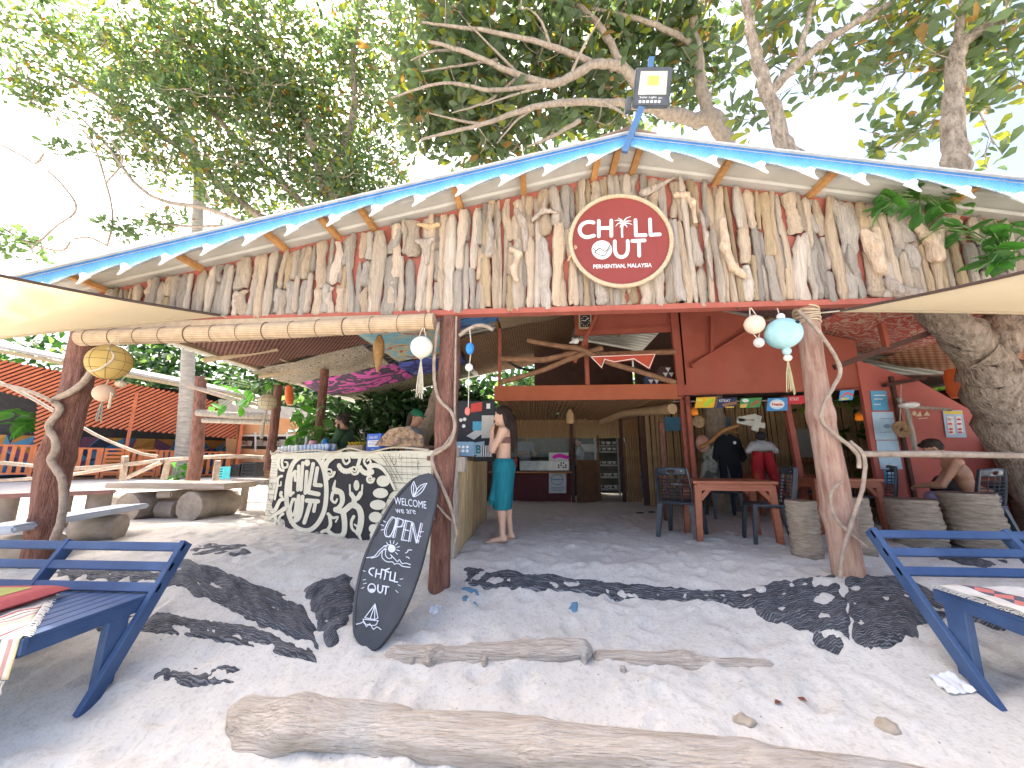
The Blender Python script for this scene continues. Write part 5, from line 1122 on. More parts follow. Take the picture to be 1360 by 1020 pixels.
# dark field laid as horizontal bands, one to a plank height, so that it follows the curve
def fill_bands(D, poly, step=14):
    ys = np.arange(min(p[1] for p in poly), max(p[1] for p in poly), step); n = len(poly); o = D._o()
    def xs_at(y):
        r = []
        for i in range(n):
            (x0, y0), (x1, y1) = poly[i], poly[(i+1) % n]
            if (y0 <= y) != (y1 <= y): r.append(x0+(y-y0)/(y1-y0)*(x1-x0))
        return sorted(r)
    for y in ys:
        a = xs_at(y+.01); b = xs_at(y+step-.01)
        if len(a) < 2 or len(b) < 2: continue
        m_ = max(2, int((a[-1]-a[0])/28)); V = []
        for i in range(m_+1):
            t = i/m_; V += [D.surf(a[0]+(a[-1]-a[0])*t, y, o), D.surf(b[0]+(b[-1]-b[0])*t, y+step, o)]
        D.mb.add(V, [(2*i, 2*i+1, 2*i+3, 2*i+2) for i in range(m_)])
fill_bands(D, bp_); D.done('dark_field', M('mural_black', (.022, .023, .028), (.03, .03, .036), scale=8, bump=.1, rough=.7), bar)
D = Decal(mk, .006, .0002)
D.stroke([(385, 146), (455, 156), (505, 225), (528, 330), (532, 440), (516, 555), (470, 650), (410, 700), (345, 700), (288, 662), (248, 580), (232, 460), (242, 330), (275, 215), (330, 156), (385, 146)], 34, sm=5)
for s_, w_ in (([(298, 262), (270, 300), (262, 370), (262, 440)], 26), ([(296, 262), (298, 330)], 20), ([(262, 440), (285, 420)], 20), ([(326, 222), (318, 400)], 26), ([(356, 196), (342, 400)], 24), ([(322, 316), (350, 306)], 22), ([(386, 262), (374, 424)], 26), ([(434, 204), (402, 388), (402, 420)], 28), ([(402, 418), (474, 432)], 34), ([(466, 236), (446, 356)], 28), ([(446, 362), (492, 366)], 30),
               ([(282, 470), (262, 540), (276, 592), (298, 560), (306, 480), (282, 470)], 22), ([(326, 446), (318, 560), (300, 620)], 28), ([(268, 640), (320, 622), (345, 560), (356, 450)], 28), ([(388, 480), (470, 486)], 34), ([(452, 500), (440, 560)], 26), ([(414, 500), (390, 580), (368, 646)], 30)): D.stroke(s_, w_)
D.disc(390, 196, 22, 26)
# om figure
D.stroke([(602, 330), (590, 390), (610, 410)], 10, w1=46); D.stroke([(606, 404), (646, 424), (656, 480), (640, 520), (606, 548)], 44, w1=30); D.stroke([(584, 420), (574, 470), (600, 496), (616, 470)], 26, w1=14)
D.stroke([(606, 548), (660, 560), (690, 540), (730, 512), (776, 534), (796, 590), (792, 660), (776, 720)], 42, w1=48); D.stroke([(660, 560), (672, 640), (668, 720), (640, 748)], 44, w1=36); D.stroke([(640, 748), (590, 742), (540, 706), (500, 716)], 40, w1=22); D.stroke([(548, 580), (584, 610), (620, 604), (606, 640)], 24, w1=12); D.stroke([(560, 600), (566, 660), (545, 700)], 26)
D.stroke([(712, 362), (716, 430), (742, 474), (776, 470), (800, 430), (806, 364)], 14, w1=14); D.stroke([(722, 430), (745, 462), (772, 460), (794, 425)], 34); D.disc(762, 366, 22, 40); D.stroke([(745, 480), (745, 520)], 40)
D.stroke([(742, 600), (724, 640), (730, 690), (760, 714), (770, 680), (748, 660)], 24, w1=14); D.stroke([(776, 715), (786, 752), (798, 776)], 30, w1=14)
# paisley feet and toes along the top
for (cx, cy, fl_) in ((690, 175, 1), (850, 190, 1)):
    D.stroke([(cx+60, cy-50), (cx+5, cy-50), (cx-30, cy-10), (cx-10, cy+30), (cx+20, cy+10), (cx+10, cy-20), (cx-5, cy-8)], 22, w1=12)
    for k in range(7):
        a = 2.7-k*.28; D.disc(cx+62*math.cos(a)-2, cy+15+78*math.sin(a)*.9, 17, 21)
for (cx, cy, r_) in ((562, 268, 36), (748, 250, 34), (866, 316, 30)):
    D.stroke([(cx+r_*(1-k/15)*math.cos(k*.75), cy+r_*(1-k/15)*math.sin(k*.75)*1.1) for k in range(13)], 20, w1=9)
D.stroke([(640, 122), (580, 160), (540, 200), (526, 260), (545, 310)], 34, w1=40); D.stroke([(560, 124), (520, 160), (512, 190)], 22); D.stroke([(740, 130), (790, 150), (770, 230)], 30, w1=24); D.stroke([(860, 230), (900, 215), (960, 240), (1010, 310), (1050, 395)], 40, w1=16); D.stroke([(860, 230), (858, 300)], 26)
for (cx, cy, rx, ry) in ((966, 334, 50, 42), (946, 424, 58, 38), (926, 512, 60, 38), (908, 604, 50, 40), (892, 690, 34, 34), (885, 740, 20, 26)): D.disc(cx, cy, rx, ry)
# curls on the left
D.stroke([(262, 150), (220, 146), (204, 190), (214, 232), (244, 226), (246, 196), (228, 190)], 24, w1=12); D.stroke([(182, 170), (178, 210), (192, 246), (216, 254)], 20); D.stroke([(204, 296), (178, 310), (174, 360), (196, 366), (198, 338)], 20, w1=10); D.stroke([(174, 350), (160, 420), (150, 470)], 18); D.stroke([(222, 470), (190, 480), (160, 540), (140, 560)], 26, w1=30); D.stroke([(200, 420), (196, 440), (206, 450)], 26, w1=20); D.stroke([(214, 580), (190, 600), (180, 640), (196, 656), (204, 630)], 22, w1=10); D.stroke([(226, 540), (180, 570), (120, 610)], 34, w1=20); D.stroke([(155, 600), (160, 630), (150, 650)], 22)
D.done('painted_ornament', M('mural_cream', (.72, .69, .56), (.63, .6, .48), scale=5, bump=.2, rough=.8), bar)
D = Decal(mk, .011, .0002)
for k in range(8): D.stroke([(660+k*9, 150+(k % 3)*8), (664+k*9, 170+(k % 2)*12)], 3, sm=0)
for (cx, cy) in ((962, 334), (940, 424), (920, 512), (900, 604)): D.stroke([(cx+12*(1-k/12)*math.cos(k*.8)-22, cy+16*(1-k/12)*math.sin(k*.8)) for k in range(11)], 3.5)
for s_ in ([(930, 130), (985, 200), (1050, 330)], [(960, 130), (1010, 210), (1075, 330)], [(1000, 128), (1045, 220), (1105, 330)], [(1040, 150), (1030, 190), (1050, 210), (1062, 180), (1050, 165)], [(1090, 130), (1082, 160), (1100, 170), (1108, 150)], [(900, 200), (970, 260), (1030, 360)], [(120, 300), (100, 340), (110, 400), (130, 380), (120, 350)], [(90, 420), (110, 480), (160, 520)], [(100, 560), (140, 580), (200, 520)], [(80, 590), (150, 600)], [(125, 620), (150, 600), (170, 570)], [(1230, 180), (1225, 220), (1232, 250)]): D.stroke(s_, 2.8)
for yy in (162, 198, 236, 276, 318, 360, 402): D.stroke([(955+(yy-160)*.25, yy-16), (1100, yy-8), (1245, yy+2)], 1.5)
for xx in (985, 1020, 1060, 1100, 1140, 1180, 1220): D.stroke([(xx, 130), (xx+4, 250), (xx+10, 330)], 1.3)
for yy in range(190, 640, 40): D.stroke([(95-(yy-190)*.09, yy), (150, yy+6)], 2.2, sm=0)
D.done('painted_line', black_print, bar)
# side wall of upright bamboo, facing the path in
SX = -.93
bam_pale = M('pale_bamboo', (.50, .38, .22), (.33, .235, .12), scale=4, st=(6, 6, 1), bump=.5, rough=.7, rnd=.2)
o0 = None
for i in range(46):
    y = 4.50+i*.05
    if o0 is None: o0 = MB().tube([(0, 0, 0), (0, 0, .5), (0, 0, 1.03)], [.024, .025, .023], 7, cap=False).build('bamboo_slat', bam_pale, bar, smooth=True, org=(0, 0, 0)); o = o0
    else: o = o0.copy(); col.objects.link(o)
    o.location = Vector((SX+rng.uniform(-.006, .006), y, -.06))-ORG[bar]; o.rotation_euler = (rng.uniform(-.02, .02), 0, rng.uniform(0, 6))
MB().box((SX-.05, 5.65, .46), (.03, 2.35, 1.05)).build('side_panel', M('dark_brown_timber', (.1, .05, .04)), bar)
MB().box((SX-.16, 5.65, 1.0), (.42, 2.4, .05)).build('side_top', M('bar_top_wood', (.22, .13, .08)), bar, bevel=.005)
MB().box((SX-.02, 4.46, .93), (.22, .16, .17)).build('corner_block', wood_grey, bar, bevel=.01)
for x, y in ((-.95, 4.42), (-1.12, 4.38)): MB().tube([(x, y, -.1), (x, y+.01, .5), (x, y, 1.12)], [.05, .045, .045], 10, wob=.06).build('corner_pole', wood_grey, bar, smooth=True)
pts = [Vector((CP[i][0]+cnorm(i).x*.03, CP[i][1]+cnorm(i).y*.03, CTOP+.02+.03*math.sin(i*.9))) for i in range(3, 40, 3)]
solo(MB().tube(smooth_path(pts, 5), .013, 7), 'rope_garland', cord_m, 'pale rope looping along the top rail of the painted counter', 'rope', smooth=True)
# ---- things on the counter
def ctp(px, o=.2, z=CTOP):                     # point on the counter top behind the front edge, in the direction of a pixel column
    p = cwall(px, 600, 0); k = min(range(len(CP)), key=lambda i: (CP[i][0]-p.x)**2+(CP[i][1]-p.y)**2); n = cnorm(k); return Vector((p.x-n.x*o, p.y-n.y*o, z))
gls = glassy('clear_glass', (.85, .9, .92), .42, .08); glb = glassy('blue_tint_glass', (.45, .58, .80), .6, .1)
def glass(p, m, r, h, label, grp): solo(MB().lathe(p, [(r*.8, 0), (r, h), (r*.93, h), (r*.74, .012)], 12), 'drinking_glass', m, label, 'glass', grp, True, loc=p)
for r_ in range(2):
    for i in range(6): glass(ctp(362+i*4.6, .10+r_*.10)+Vector((0, 0, 0)), gls, .036, .12+.01*(i % 2), 'clear drinking glass standing upright on the end of the counter', 'clear glasses on the counter')
    for i in range(8): glass(ctp(392+i*4.8, .10+r_*.10), glb, .036, .125, 'blue tinted drinking glass standing on the counter beside the pink jug', 'blue glasses on the counter')
p = ctp(391, .28); solo(MB().lathe(p, [(.06, 0), (.07, .16), (.06, .2)], 14), 'plastic_jug', flat('pink_plastic', (.7, .35, .4), .4), 'pink plastic jug among the glasses on the counter', 'jug', smooth=True)
p = ctp(405, .30); solo(MB().lathe(p, [(.05, 0), (.055, .18), (.03, .22)], 14), 'bottle', flat('blue_bottle', (.04, .2, .5), .4), 'blue bottle behind the glasses on the counter', 'bottle', smooth=True)
p = ctp(384, .25); solo(MB().lathe(p, [(.02, 0), (.022, .24), (.012, .28)], 10), 'dispenser', flat('steel_grey', (.5, .5, .5), .3), 'slim metal dispenser beside the pink jug', 'dispenser', smooth=True)
# banana tray
p = ctp(456, .22); bt = thing('banana_tray', 'wicker tray of yellow bananas on the counter', 'tray', p)
MB().box(p+Vector((0, 0, .05)), (.24, .16, .10)).build('tray', M('wicker', (.55, .42, .28), (.4, .3, .18), scale=40, bump=.8), bt, bevel=.008)
for i in range(6): 
    q = p+Vector((-.1+.04*i, -.02+.01*(i % 2), .115)); MB().tube([q+Vector((0, -.05, .02)), q, q+Vector((.012, .06, .03))], [.008, .019, .007], 7).build('banana', flat('banana_yellow', (.72, .50, .03), .5), bt, smooth=True)
# blue box sign
p = ctp(486, .16); bx_ = thing('blue_notice_box', 'bright blue box sign with white panel on the counter', 'sign', p)
rzm = Matrix.Rotation(R(-30), 3, 'Z'); MB().box(p+Vector((0, 0, .12)), (.30, .10, .24), rzm).build('box', flat('royal_blue', (.03, .12, .52), .45), bx_, bevel=.006)
bf = lambda x, y, o: p+rzm @ Vector((x, -.05-o, .12-y))
D = Decal(bf, .002); D.poly([(-.115, -.03), (.115, -.03), (.115, .055), (-.115, .055)]); D.text('CHILL OUT', -.09, -.085, .09, -.055, bold=.01); D.text('WIFI', -.03, .08, .03, .1); D.done('white_panel', white_print, bx_)
D = Decal(bf, .004); [D.stroke([(-.095, y), (.09-.03*k, y)], .007, sm=0) for k, y in enumerate((-.012, .008, .028))]; D.done('writing', flat('ink_blue', (.1, .2, .5)), bx_)
# bark slab standing on the counter
a_, b_ = ctp(500, .15), ctp(565, .12)
V = []
prof_ = [(497, 592), (505, 582), (517, 570), (530, 567), (545, 567), (552, 575), (562, 578), (563, 594)]
slab = MB().prism([(x, -y) for x, y in prof_], lambda u, v, d: atY(u, -v, 4.62+d), .06)
solo(slab, 'bark_slab', M('mottled_bark', (.42, .28, .17), (.13, .09, .07), scale=14, bump=1.0, rough=.9, lo=.38, hi=.6), 'mottled brown bark slab standing on the counter beside the blue box sign', 'slab', bevel=.006)
# laptop with round stickers on the side top
p = atY(617, 604, 4.75); lp = thing('laptop', 'open laptop lid with six white round stickers on the side counter', 'laptop', (p.x, 4.75, 1.025))
lr = Matrix.Rotation(R(14), 3, 'Z') @ Matrix.Rotation(R(-12), 3, 'X'); lc = Vector((p.x-.02, 4.75, 1.115))
MB().box(lc, (.27, .012, .18), lr).build('lid', M('blue_grey_metal', (.20, .33, .44), (.16, .27, .37), rough=.4), lp, bevel=.003)
MB().box((p.x-.02, 4.86, 1.033), (.27, .2, .015)).build('base', dkp, lp)
D = Decal(lambda x, y, o: lc+lr @ Vector((x, -.006-o, -y)), .002)
for i in range(3):
    for j in range(2): D.disc(-.05+i*.05, -.022+j*.05, .018)
D.done('sticker', white_print, lp)
# dark menu board with stickers
p = atY(632, 572, 5.3); mbd = thing('sticker_board', 'tall dark board covered with stickers and notes behind the standing woman', 'board', (p.x, 5.3, 1.02))
sc_ = px2m(p); bxw = 50*sc_; bzh = 80*sc_
MB().box(p, (bxw, .04, bzh)).build('board', M('board_black', (.03, .035, .045), (.02, .022, .028), rough=.5), mbd, bevel=.004)
def mbs(x, y, o): return Vector((p.x+(x-632)*sc_, 5.28-o, p.z-(y-572)*sc_))
for nm, pl, c_ in (('note', [(640, 552), (656, 552), (656, 582), (640, 582)], (.62, .6, .55)), ('note', [(628, 560), (640, 560), (640, 572), (628, 572)], (.1, .4, .62)), ('sticker', [(628, 588), (644, 586), (644, 606), (628, 606)], (.45, .62, .68)), ('sticker', [(625, 536), (640, 534), (640, 546), (625, 548)], (.6, .08, .06)), ('sticker', [(646, 536), (651, 536), (651, 543), (646, 543)], (.75, .75, .75)), ('note', [(620, 579), (634, 570), (644, 574), (630, 584)], (.6, .62, .6)), ('sticker', [(640, 536), (645, 536), (645, 546), (640, 546)], (.03, .03, .03))):
    D = Decal(mbs, .002+.002*rng.random()); D.poly(pl); D.done(nm, flat('note_%0.2f_%0.2f' % (c_[0], c_[2]), c_), mbd)
D = Decal(mbs, .006); D.text('B', 633, 591, 640, 602, bold=.03); D.done('letter', flat('teal_ink', (.02, .25, .3)), mbd)
D = Decal(mbs, .006); [D.disc(x, y, 2.4) for x, y in ((612, 558), (617, 557), (616, 566), (617, 598), (612, 600))]; D.done('sticker', white_print, mbd)
mb = MB()
for i in range(5):
    q = atY(640+i*3, 609, 4.9); mb.box((q.x, 4.9, 1.09), (.012, .14, .14))
solo(mb, 'menu_rack', flat('steel_grey', (.5, .5, .5), .3), 'small metal menu rack on the side counter', 'rack')
p = atY(685, 618, 9.62); sa = solo(MB().lathe(p+Vector((0, 0, -.05)), [(.04, 0), (.045, .16), (.02, .22), (.02, .27)], 12), 'sauce_bottle', flat('sauce_red', (.4, .06, .04), .3), 'red sauce bottle at the end of the serving counter', 'bottle', smooth=True)
# ================================================================ plastic chairs
pl_m = M('charcoal_chair_plastic', (.034, .046, .06), (.026, .035, .047), scale=6, rough=.38, spec=.5, bump=.04)
def make_chair():
    t = thing('plastic_chair', 'x', 'chair', (0, 0, 0), group='dark plastic chairs at the tables')
    mb = MB(); n = 9; V = []
    for i in range(n):
        for j in range(n):
            u, v = i/(n-1)*2-1, j/(n-1)*2-1; V.append((u*.225*(1-.04*v), v*.215, .435-.018*(1-u*u)*(1-v*v)+.012*max(v, 0)*0-.02*max(v-.6, 0)))
    W = [(x, y, z-.022) for x, y, z in V]; f = [(i*n+j, (i+1)*n+j, (i+1)*n+j+1, i*n+j+1) for i in range(n-1) for j in range(n-1)]
    mb.add(V, f); mb.add(W, [q[::-1] for q in f]); mb.build('seat', pl_m, t, smooth=True)
    MB().tube([(.225, .215, .425), (.228, 0, .425), (.225, -.215, .425), (-.225, -.215, .425), (-.228, 0, .425), (-.225, .215, .425), (.225, .215, .425)], .018, 6).build('seat_rim', pl_m, t)
    for sx in (-1, 1):
        MB().bar((sx*.20, .20, .43), (sx*.235, .245, -.02), .075, .05, up=(0, 1, 0), b2=(.045, .04)).build('leg', pl_m, t, bevel=.008)
        MB().bar((sx*.20, -.19, .43), (sx*.235, -.29, -.02), .075, .055, up=(0, 1, 0), b2=(.05, .045)).build('leg', pl_m, t, bevel=.008)
        MB().tube(smooth_path([(sx*.205, -.20, .42), (sx*.215, -.235, .60), (sx*.20, -.275, .80), (sx*.185, -.285, .87)], 4), .017, 6, flat=1.5).build('back_upright', pl_m, t, smooth=True)
    def bk(u, z): return Vector((u*.2*(1-.1*(z-.45)), -.205-.09*((z-.44)/.43)-.03*(1-u*u), z))
    for k in range(7):
        z = .485+k*.041; MB().tube([bk(u, z) for u in np.linspace(-1, 1, 9)], .0135, 5, flat=.6).build('back_slat', pl_m, t, smooth=True)
    for u in (-.45, 0, .45): MB().tube([bk(u, z)+Vector((0, .004, 0)) for z in np.linspace(.45, .8, 5)], .006, 5).build('back_rib', pl_m, t)
    V = []; n = 11
    for i in range(n):
        u = i/(n-1)*2-1
        for z in (.785, .81, .845, .875+.012*(1-u*u)): V.append(bk(u, z))
    f = [(i*4+j, i*4+4+j, i*4+5+j, i*4+j+1) for i in range(n-1) for j in range(3) if not (j == 1 and i in (4, 5))]
    o = MB().add(V, f).build('back_top', pl_m, t, smooth=True); md = o.modifiers.new('s', 'SOLIDIFY'); md.thickness = .014
    return t
ch0 = make_chair(); ch_used = False
def chair(x, y, rz, label):
    global ch_used
    c = ch0 if not ch_used else copy_tree(ch0); ch_used = True
    c.location = (x, y, gz(x, y)+.005); c.rotation_euler = (0, 0, R(rz)); c['label'] = label; return c
def onfloor(px, py): return atZ(px, py, 0)
p = onfloor(905, 712); c = chair(p.x+.05, p.y+.08, -35, 'dark plastic chair in front of the blue cooler at the near red table')
D = Decal(lambda x, y, o: Vector((x, -.292-o, y)), .014); D.poly([(.09, .835), (.135, .835), (.135, .86), (.09, .86)]); q = D.done('sticker', white_print, None); q.parent = c
p = onfloor(985, 690); chair(p.x-.12, p.y+.30, 172, 'dark plastic chair behind the near red table below the black shirt')
p = onfloor(1022, 722); chair(p.x+.10, p.y+.12, 78, 'dark plastic chair seen from the side next to the woven trunk stool')
p = onfloor(1092, 690); chair(p.x+.1, p.y+.1, 20, 'dark plastic chair half hidden behind the pinkish post')
p = onfloor(1200, 705); chair(p.x-.1, p.y+.35, 85, 'dark plastic chair edge on at the table under the blue posters')
p = onfloor(1240, 690); chair(p.x+.15, p.y+.45, -70, 'dark plastic chair against the rose red wall')
p = onfloor(1338, 722); seatP = Vector((p.x-.20, p.y+.14, 0)); chair(seatP.x, seatP.y, 14, 'dark plastic chair carrying the bare backed man')
# ================================================================ wooden tables
def table(p, w_, d_, h_, rz, label, thick=.06):
    t = thing('wooden_table', label, 'table', p, rz=R(rz), group='red wooden tables on the sand floor')
    mb = MB()
    nb = 5
    for i in range(nb): MB().box((0, -d_/2+(i+.5)*d_/nb, h_-thick*.5), (w_, d_/nb-.004, thick*.6)).build('board', table_wood, t, bevel=.004)
    for sx in (-1, 1):
        MB().box((sx*(w_/2-.05), 0, h_-thick-.03), (.05, d_-.1, .08)).build('apron', table_wood, t)
        for sy in (-1, 1):
            x, y = sx*(w_/2-.06), sy*(d_/2-.07); MB().bar((x, y, h_-thick), (x+sx*.03, y, -.05), .085, .075, up=(0, 1, 0), b2=(.07, .065)).build('leg', table_wood, t, bevel=.006)
            MB().bar((x, y, h_-.26), (x-sx*.16, y, h_-.08), .05, .05, up=(0, 1, 0)).build('knee_brace', table_wood, t)
    for sy in (-1, 1): MB().box((0, sy*(d_/2-.05), h_-thick-.03), (w_-.1, .04, .08)).build('apron', table_wood, t)
    return t
pA = onfloor(958, 723); table((pA.x+.30, pA.y+.42, gz(pA.x, pA.y)), .95, .8, .74, -8, 'red wooden table between the dark plastic chairs near the woven trunk stool')
pB = onfloor(1065, 690); table((pB.x+.1, pB.y+.75, 0), 1.0, .7, .74, 0, 'red wooden table in the shade behind the pinkish post')
pC = onfloor(1178, 712); table((pC.x-.35, pC.y+.35, 0), .9, .7, .74, 0, 'red wooden table beside the blue posters')
MB_ = MB().box((pA.x+.55, pA.y+1.25, .62), (1.3, .16, .05)); solo(MB_, 'bench_board', wood_grey, 'weathered plank bench behind the near red table', 'bench', bevel=.006)
# coconut trunk stools
fib = M('coconut_trunk_fibre', (.52, .44, .35), (.30, .24, .18), scale=7, st=(1, 1, 6), bump=1.0, dist=.05, rough=.95, spec=.1)
def stump(px0, px1, pyt, pyb, label, seed, lean=0):
    b = onfloor((px0+px1)/2, pyb); sc = px2m(b); r = (px1-px0)/2*sc*.94; h_ = (pyb-pyt)*sc*1.0
    c = Vector((b.x, b.y+r*.7, gz(b.x, b.y+r)))
    t = thing('trunk_stool', label, 'stool', c, group='coconut trunk stools'); rg_ = random.Random(seed); mb = MB(); prof = []; n = 26; rows = 34; z0 = -.05
    ph1 = [rg_.uniform(0, 6.28) for _ in range(rows)]
    base = 0
    for i in range(rows+1):
        tt = i/rows; z = z0+(h_-z0)*tt; rr = r*(1.0+.012*math.sin(tt*9+seed))*(1+(.028 if i % 4 < 2 else -.02)*rg_.uniform(.6, 1.3))
        for k in range(n):
            a = 2*math.pi*k/n; q = rr*(1+.015*math.sin(3*a+seed+tt*4)+rg_.uniform(-.006, .006)); mb.v.append((c.x+math.cos(a)*q+lean*tt*h_, c.y+math.sin(a)*q, c.z+z+.012*math.sin(2*a+i*.6)*(0 < i < rows)))
    for i in range(rows):
        for k in range(n): a = i*n+k; b2 = i*n+(k+1) % n; mb.f.append((a, b2, b2+n, a+n)); mb.mi.append(0)
    mb.build('trunk', fib, t, smooth=True)
    MB().lathe(Vector((c.x+lean*h_, c.y, c.z+h_-.012)), [(r*.97, -.01), (r*.985, .010), (r*.5, .006)], 26).build('seat_top', M('dark_cut_top', (.17, .10, .07), (.10, .06, .042), scale=14, bump=.6), t, smooth=False)
stump(1062, 1101, 669, 742, 'woven looking coconut trunk stool beside the pinkish post', 1)
stump(1138, 1172, 664, 738, 'coconut trunk stool just behind the pinkish post', 2)
stump(1213, 1272, 665, 728, 'broad coconut trunk stool below the wall notice', 3, -.06)
stump(1300, 1362, 657, 732, 'broad leaning coconut trunk stool in front of the bare backed man', 4, -.12)
# pole rail on the right
solo(MB().tube([atY(1140, 603, 3.98), atY(1240, 603, 4.05), atY(1345, 605, 4.2), (4.9, 4.3, 1.02)], [.03, .033, .03, .028], 9, wob=.06), 'pole_rail', wood_branch, 'long bare pole rail from the pinkish post to the big trunk', 'rail', smooth=True)
MB().tube([(4.9, 4.3, 1.02), (4.9, 4.3, -.1)], .04, 8)
# blue cooler, shoes
p = onfloor(880, 672); cl = thing('cooler_box', 'blue cooler box with bags behind the plastic chair', 'cooler', p+Vector((-.02, .3, 0)))
MB().box(p+Vector((-.02, .3, .42)), (.55, .4, .40)).build('body', flat('cooler_blue', (.03, .16, .5), .4), cl, bevel=.02); MB().box(p+Vector((-.02, .3, .66)), (.6, .44, .07)).build('lid', flat('lid_blue', (.04, .22, .62), .4), cl, bevel=.02); MB().box(p+Vector((-.02, .3, .11)), (.5, .36, .23)).build('crate', M('dark_brown_timber', (.1, .05, .04)), cl)
for px, py in ((850, 682), (866, 681)):
    p = onfloor(px, py); solo(MB().lathe(p+Vector((0, 0, .012)), [(.05, -.01), (.055, .008), (.04, .014)], 12, sx=1.3, sy=.7), 'sandal', flat('dark_sandal', (.05, .05, .06)), ['dark sandal on the sand floor, left by the doorway post', 'dark sandal on the sand floor, beside the cooler box'][px > 855], 'sandal', 'sandals on the floor', True)
# ================================================================ wall things
def card(pl, Y, m, label, name, cat, extra=None, group=None):
    t = thing(name, label, cat, atY(pl[0][0], pl[0][1], Y), group=group); n = len(pl)
    MB().prism([(x, -y) for x, y in pl], lambda u, v, d: atY(u, -v, Y)+Vector((0, d, 0)), .008).build('sheet', m, t)
    if extra:
        for nm, mt, fn in extra:
            D = Decal(lambda x, y, o: atY(x, y, Y)-Vector((0, o, 0)), .002); fn(D); D.done(nm, mt, t)
    return t
RWY = LY-.045
pale_blue = flat('poster_pale_blue', (.42, .60, .74)); pbl = flat('poster_blue', (.10, .38, .62)); ink = flat('poster_ink', (.2, .3, .42))
def scrib(x0, x1, ys, w_=1.0): return lambda D: [D.stroke([(x0, y), (x1-(k % 3)*3, y)], w_, sm=0) for k, y in enumerate(ys)]
card([(1156, 519), (1177, 519), (1181, 545), (1159, 545)], RWY, pbl, 'small bright blue poster at the top of the poster column', 'poster', 'poster', [('print', white_print, scrib(1161, 1175, (525, 530, 537), 1.2))])
card([(1158, 547), (1186, 547), (1192, 584), (1163, 584)], RWY, pale_blue, 'large pale blue poster with a grey map above the rail', 'poster', 'poster', [('print', ink, lambda D: (D.disc(1178, 566, 5, 3), scrib(1168, 1186, (556, 574), .8)(D)))])
card([(1164, 585), (1193, 585), (1196, 606), (1166, 606)], RWY, pale_blue, 'pale blue poster crossed by the pole rail', 'poster', 'poster')
card([(1167, 607), (1196, 607), (1199, 623), (1170, 623)], RWY, pale_blue, 'pale blue poster just below the pole rail', 'poster', 'poster', [('print', white_print, scrib(1172, 1190, (618, 620), 1.0))])
card([(1174, 624), (1192, 624), (1194, 642), (1176, 642)], RWY, pbl, 'small turquoise poster at the foot of the poster column', 'poster', 'poster', [('print', white_print, scrib(1178, 1190, (628, 633, 638), 1.2))])
card([(1252, 545), (1278, 545), (1284, 581), (1257, 581)], RWY, pale_blue, 'wall notice with yellow heading and two white columns', 'notice', 'notice', [('heading', flat('notice_yellow', (.75, .6, .08)), lambda D: D.poly([(1254, 546), (1277, 546), (1278, 550), (1255, 550)])), ('column', white_print, lambda D: (D.poly([(1257, 553), (1266, 553), (1269, 577), (1260, 577)]), D.poly([(1269, 553), (1276, 553), (1280, 574), (1272, 574)]))), ('print', flat('notice_red', (.6, .08, .06)), lambda D: [D.disc(x+(y-555)*.1, y, 3.2, 1.4, 10) for x in (1261, 1273) for y in (557, 563, 570, 574)])])
D = Decal(lambda x, y, o: atY(x, y, RWY)-Vector((0, o, 0)), .004); D.poly([(1216, 553), (1222, 546), (1224, 553)]); D.poly([(1226, 552), (1231, 546), (1235, 552)]); D.disc(1214, 549, 3); D.stroke([(1220, 556), (1232, 555)], 1.2, sm=0); q = D.done('wall_emblem', flat('cream_sign_paint', (.65, .55, .38)), None); setp(q, 'small cream painted emblem on the rose red wall', 'emblem')
# driftwood mobile and coil on the red wall
w_ = thing('driftwood_mobile', 'hanging driftwood mobile with pale disc and rope coil on the rose red wall', 'ornament', atY(1215, 598, 6.25))
MB().tube(smooth_path([atY(1193, 528, 6.25), atY(1204, 545, 6.25), atY(1211, 575, 6.25), atY(1216, 598, 6.25)], 5), .035, 8, wob=.15).build('driftwood', wood_grey, w_, smooth=True); MB().tube([atY(1207, 540, 6.2), atY(1262, 544, 6.2)], .025, 7, wob=.1).build('stick', wood_grey, w_, smooth=True)
MB().ball(atY(1207, 538, 6.1), .12, 14, 8, .4).build('disc', white_print, w_, smooth=True)
mb = MB(); cc = atY(1197, 570, 6.15)
for k in range(4): mb.tube([cc+Vector((math.cos(a)*(.11-.022*k), .015*math.sin(3*a+k), math.sin(a)*(.11-.022*k))) for a in np.linspace(0, 6.283, 25)], .016, 6, cap=False)
mb.build('rope_coil', M('brown_coil', (.3, .2, .1), (.2, .12, .06), scale=30, bump=.6), w_, smooth=True); MB().tube([cc+Vector((0, 0, .1)), atY(1197, 510, 6.2)], .005, 4).build('cord', cord_m, w_)
for nm, px, py in (('orange light', 1272, 512),):
    p = atY(1272, 510, 6.0); solo(MB().lathe(p+Vector((0, 0, -.2)), [(.10, 0), (.13, .1), (.13, .34), (.1, .42)], 14), 'float', flat('orange_float', (.75, .16, .04), .45), 'orange cylindrical float hanging by the big trunk', 'float', smooth=True)
p = atY(383, 525, 6.9); solo(MB().tube([p+Vector((-.02, 0, .18)), p+Vector((0, 0, .1)), p+Vector((.03, 0, -.08)), p+Vector((.05, 0, -.18))], [.05, .07, .075, .05], 12), 'float', flat('orange_float', (.75, .16, .04), .45), 'orange fishing float hanging beside the counter post', 'float', smooth=True)
MB().tube([(4.6, 7, 0), (4.6, 7, 1)], .05, 6)
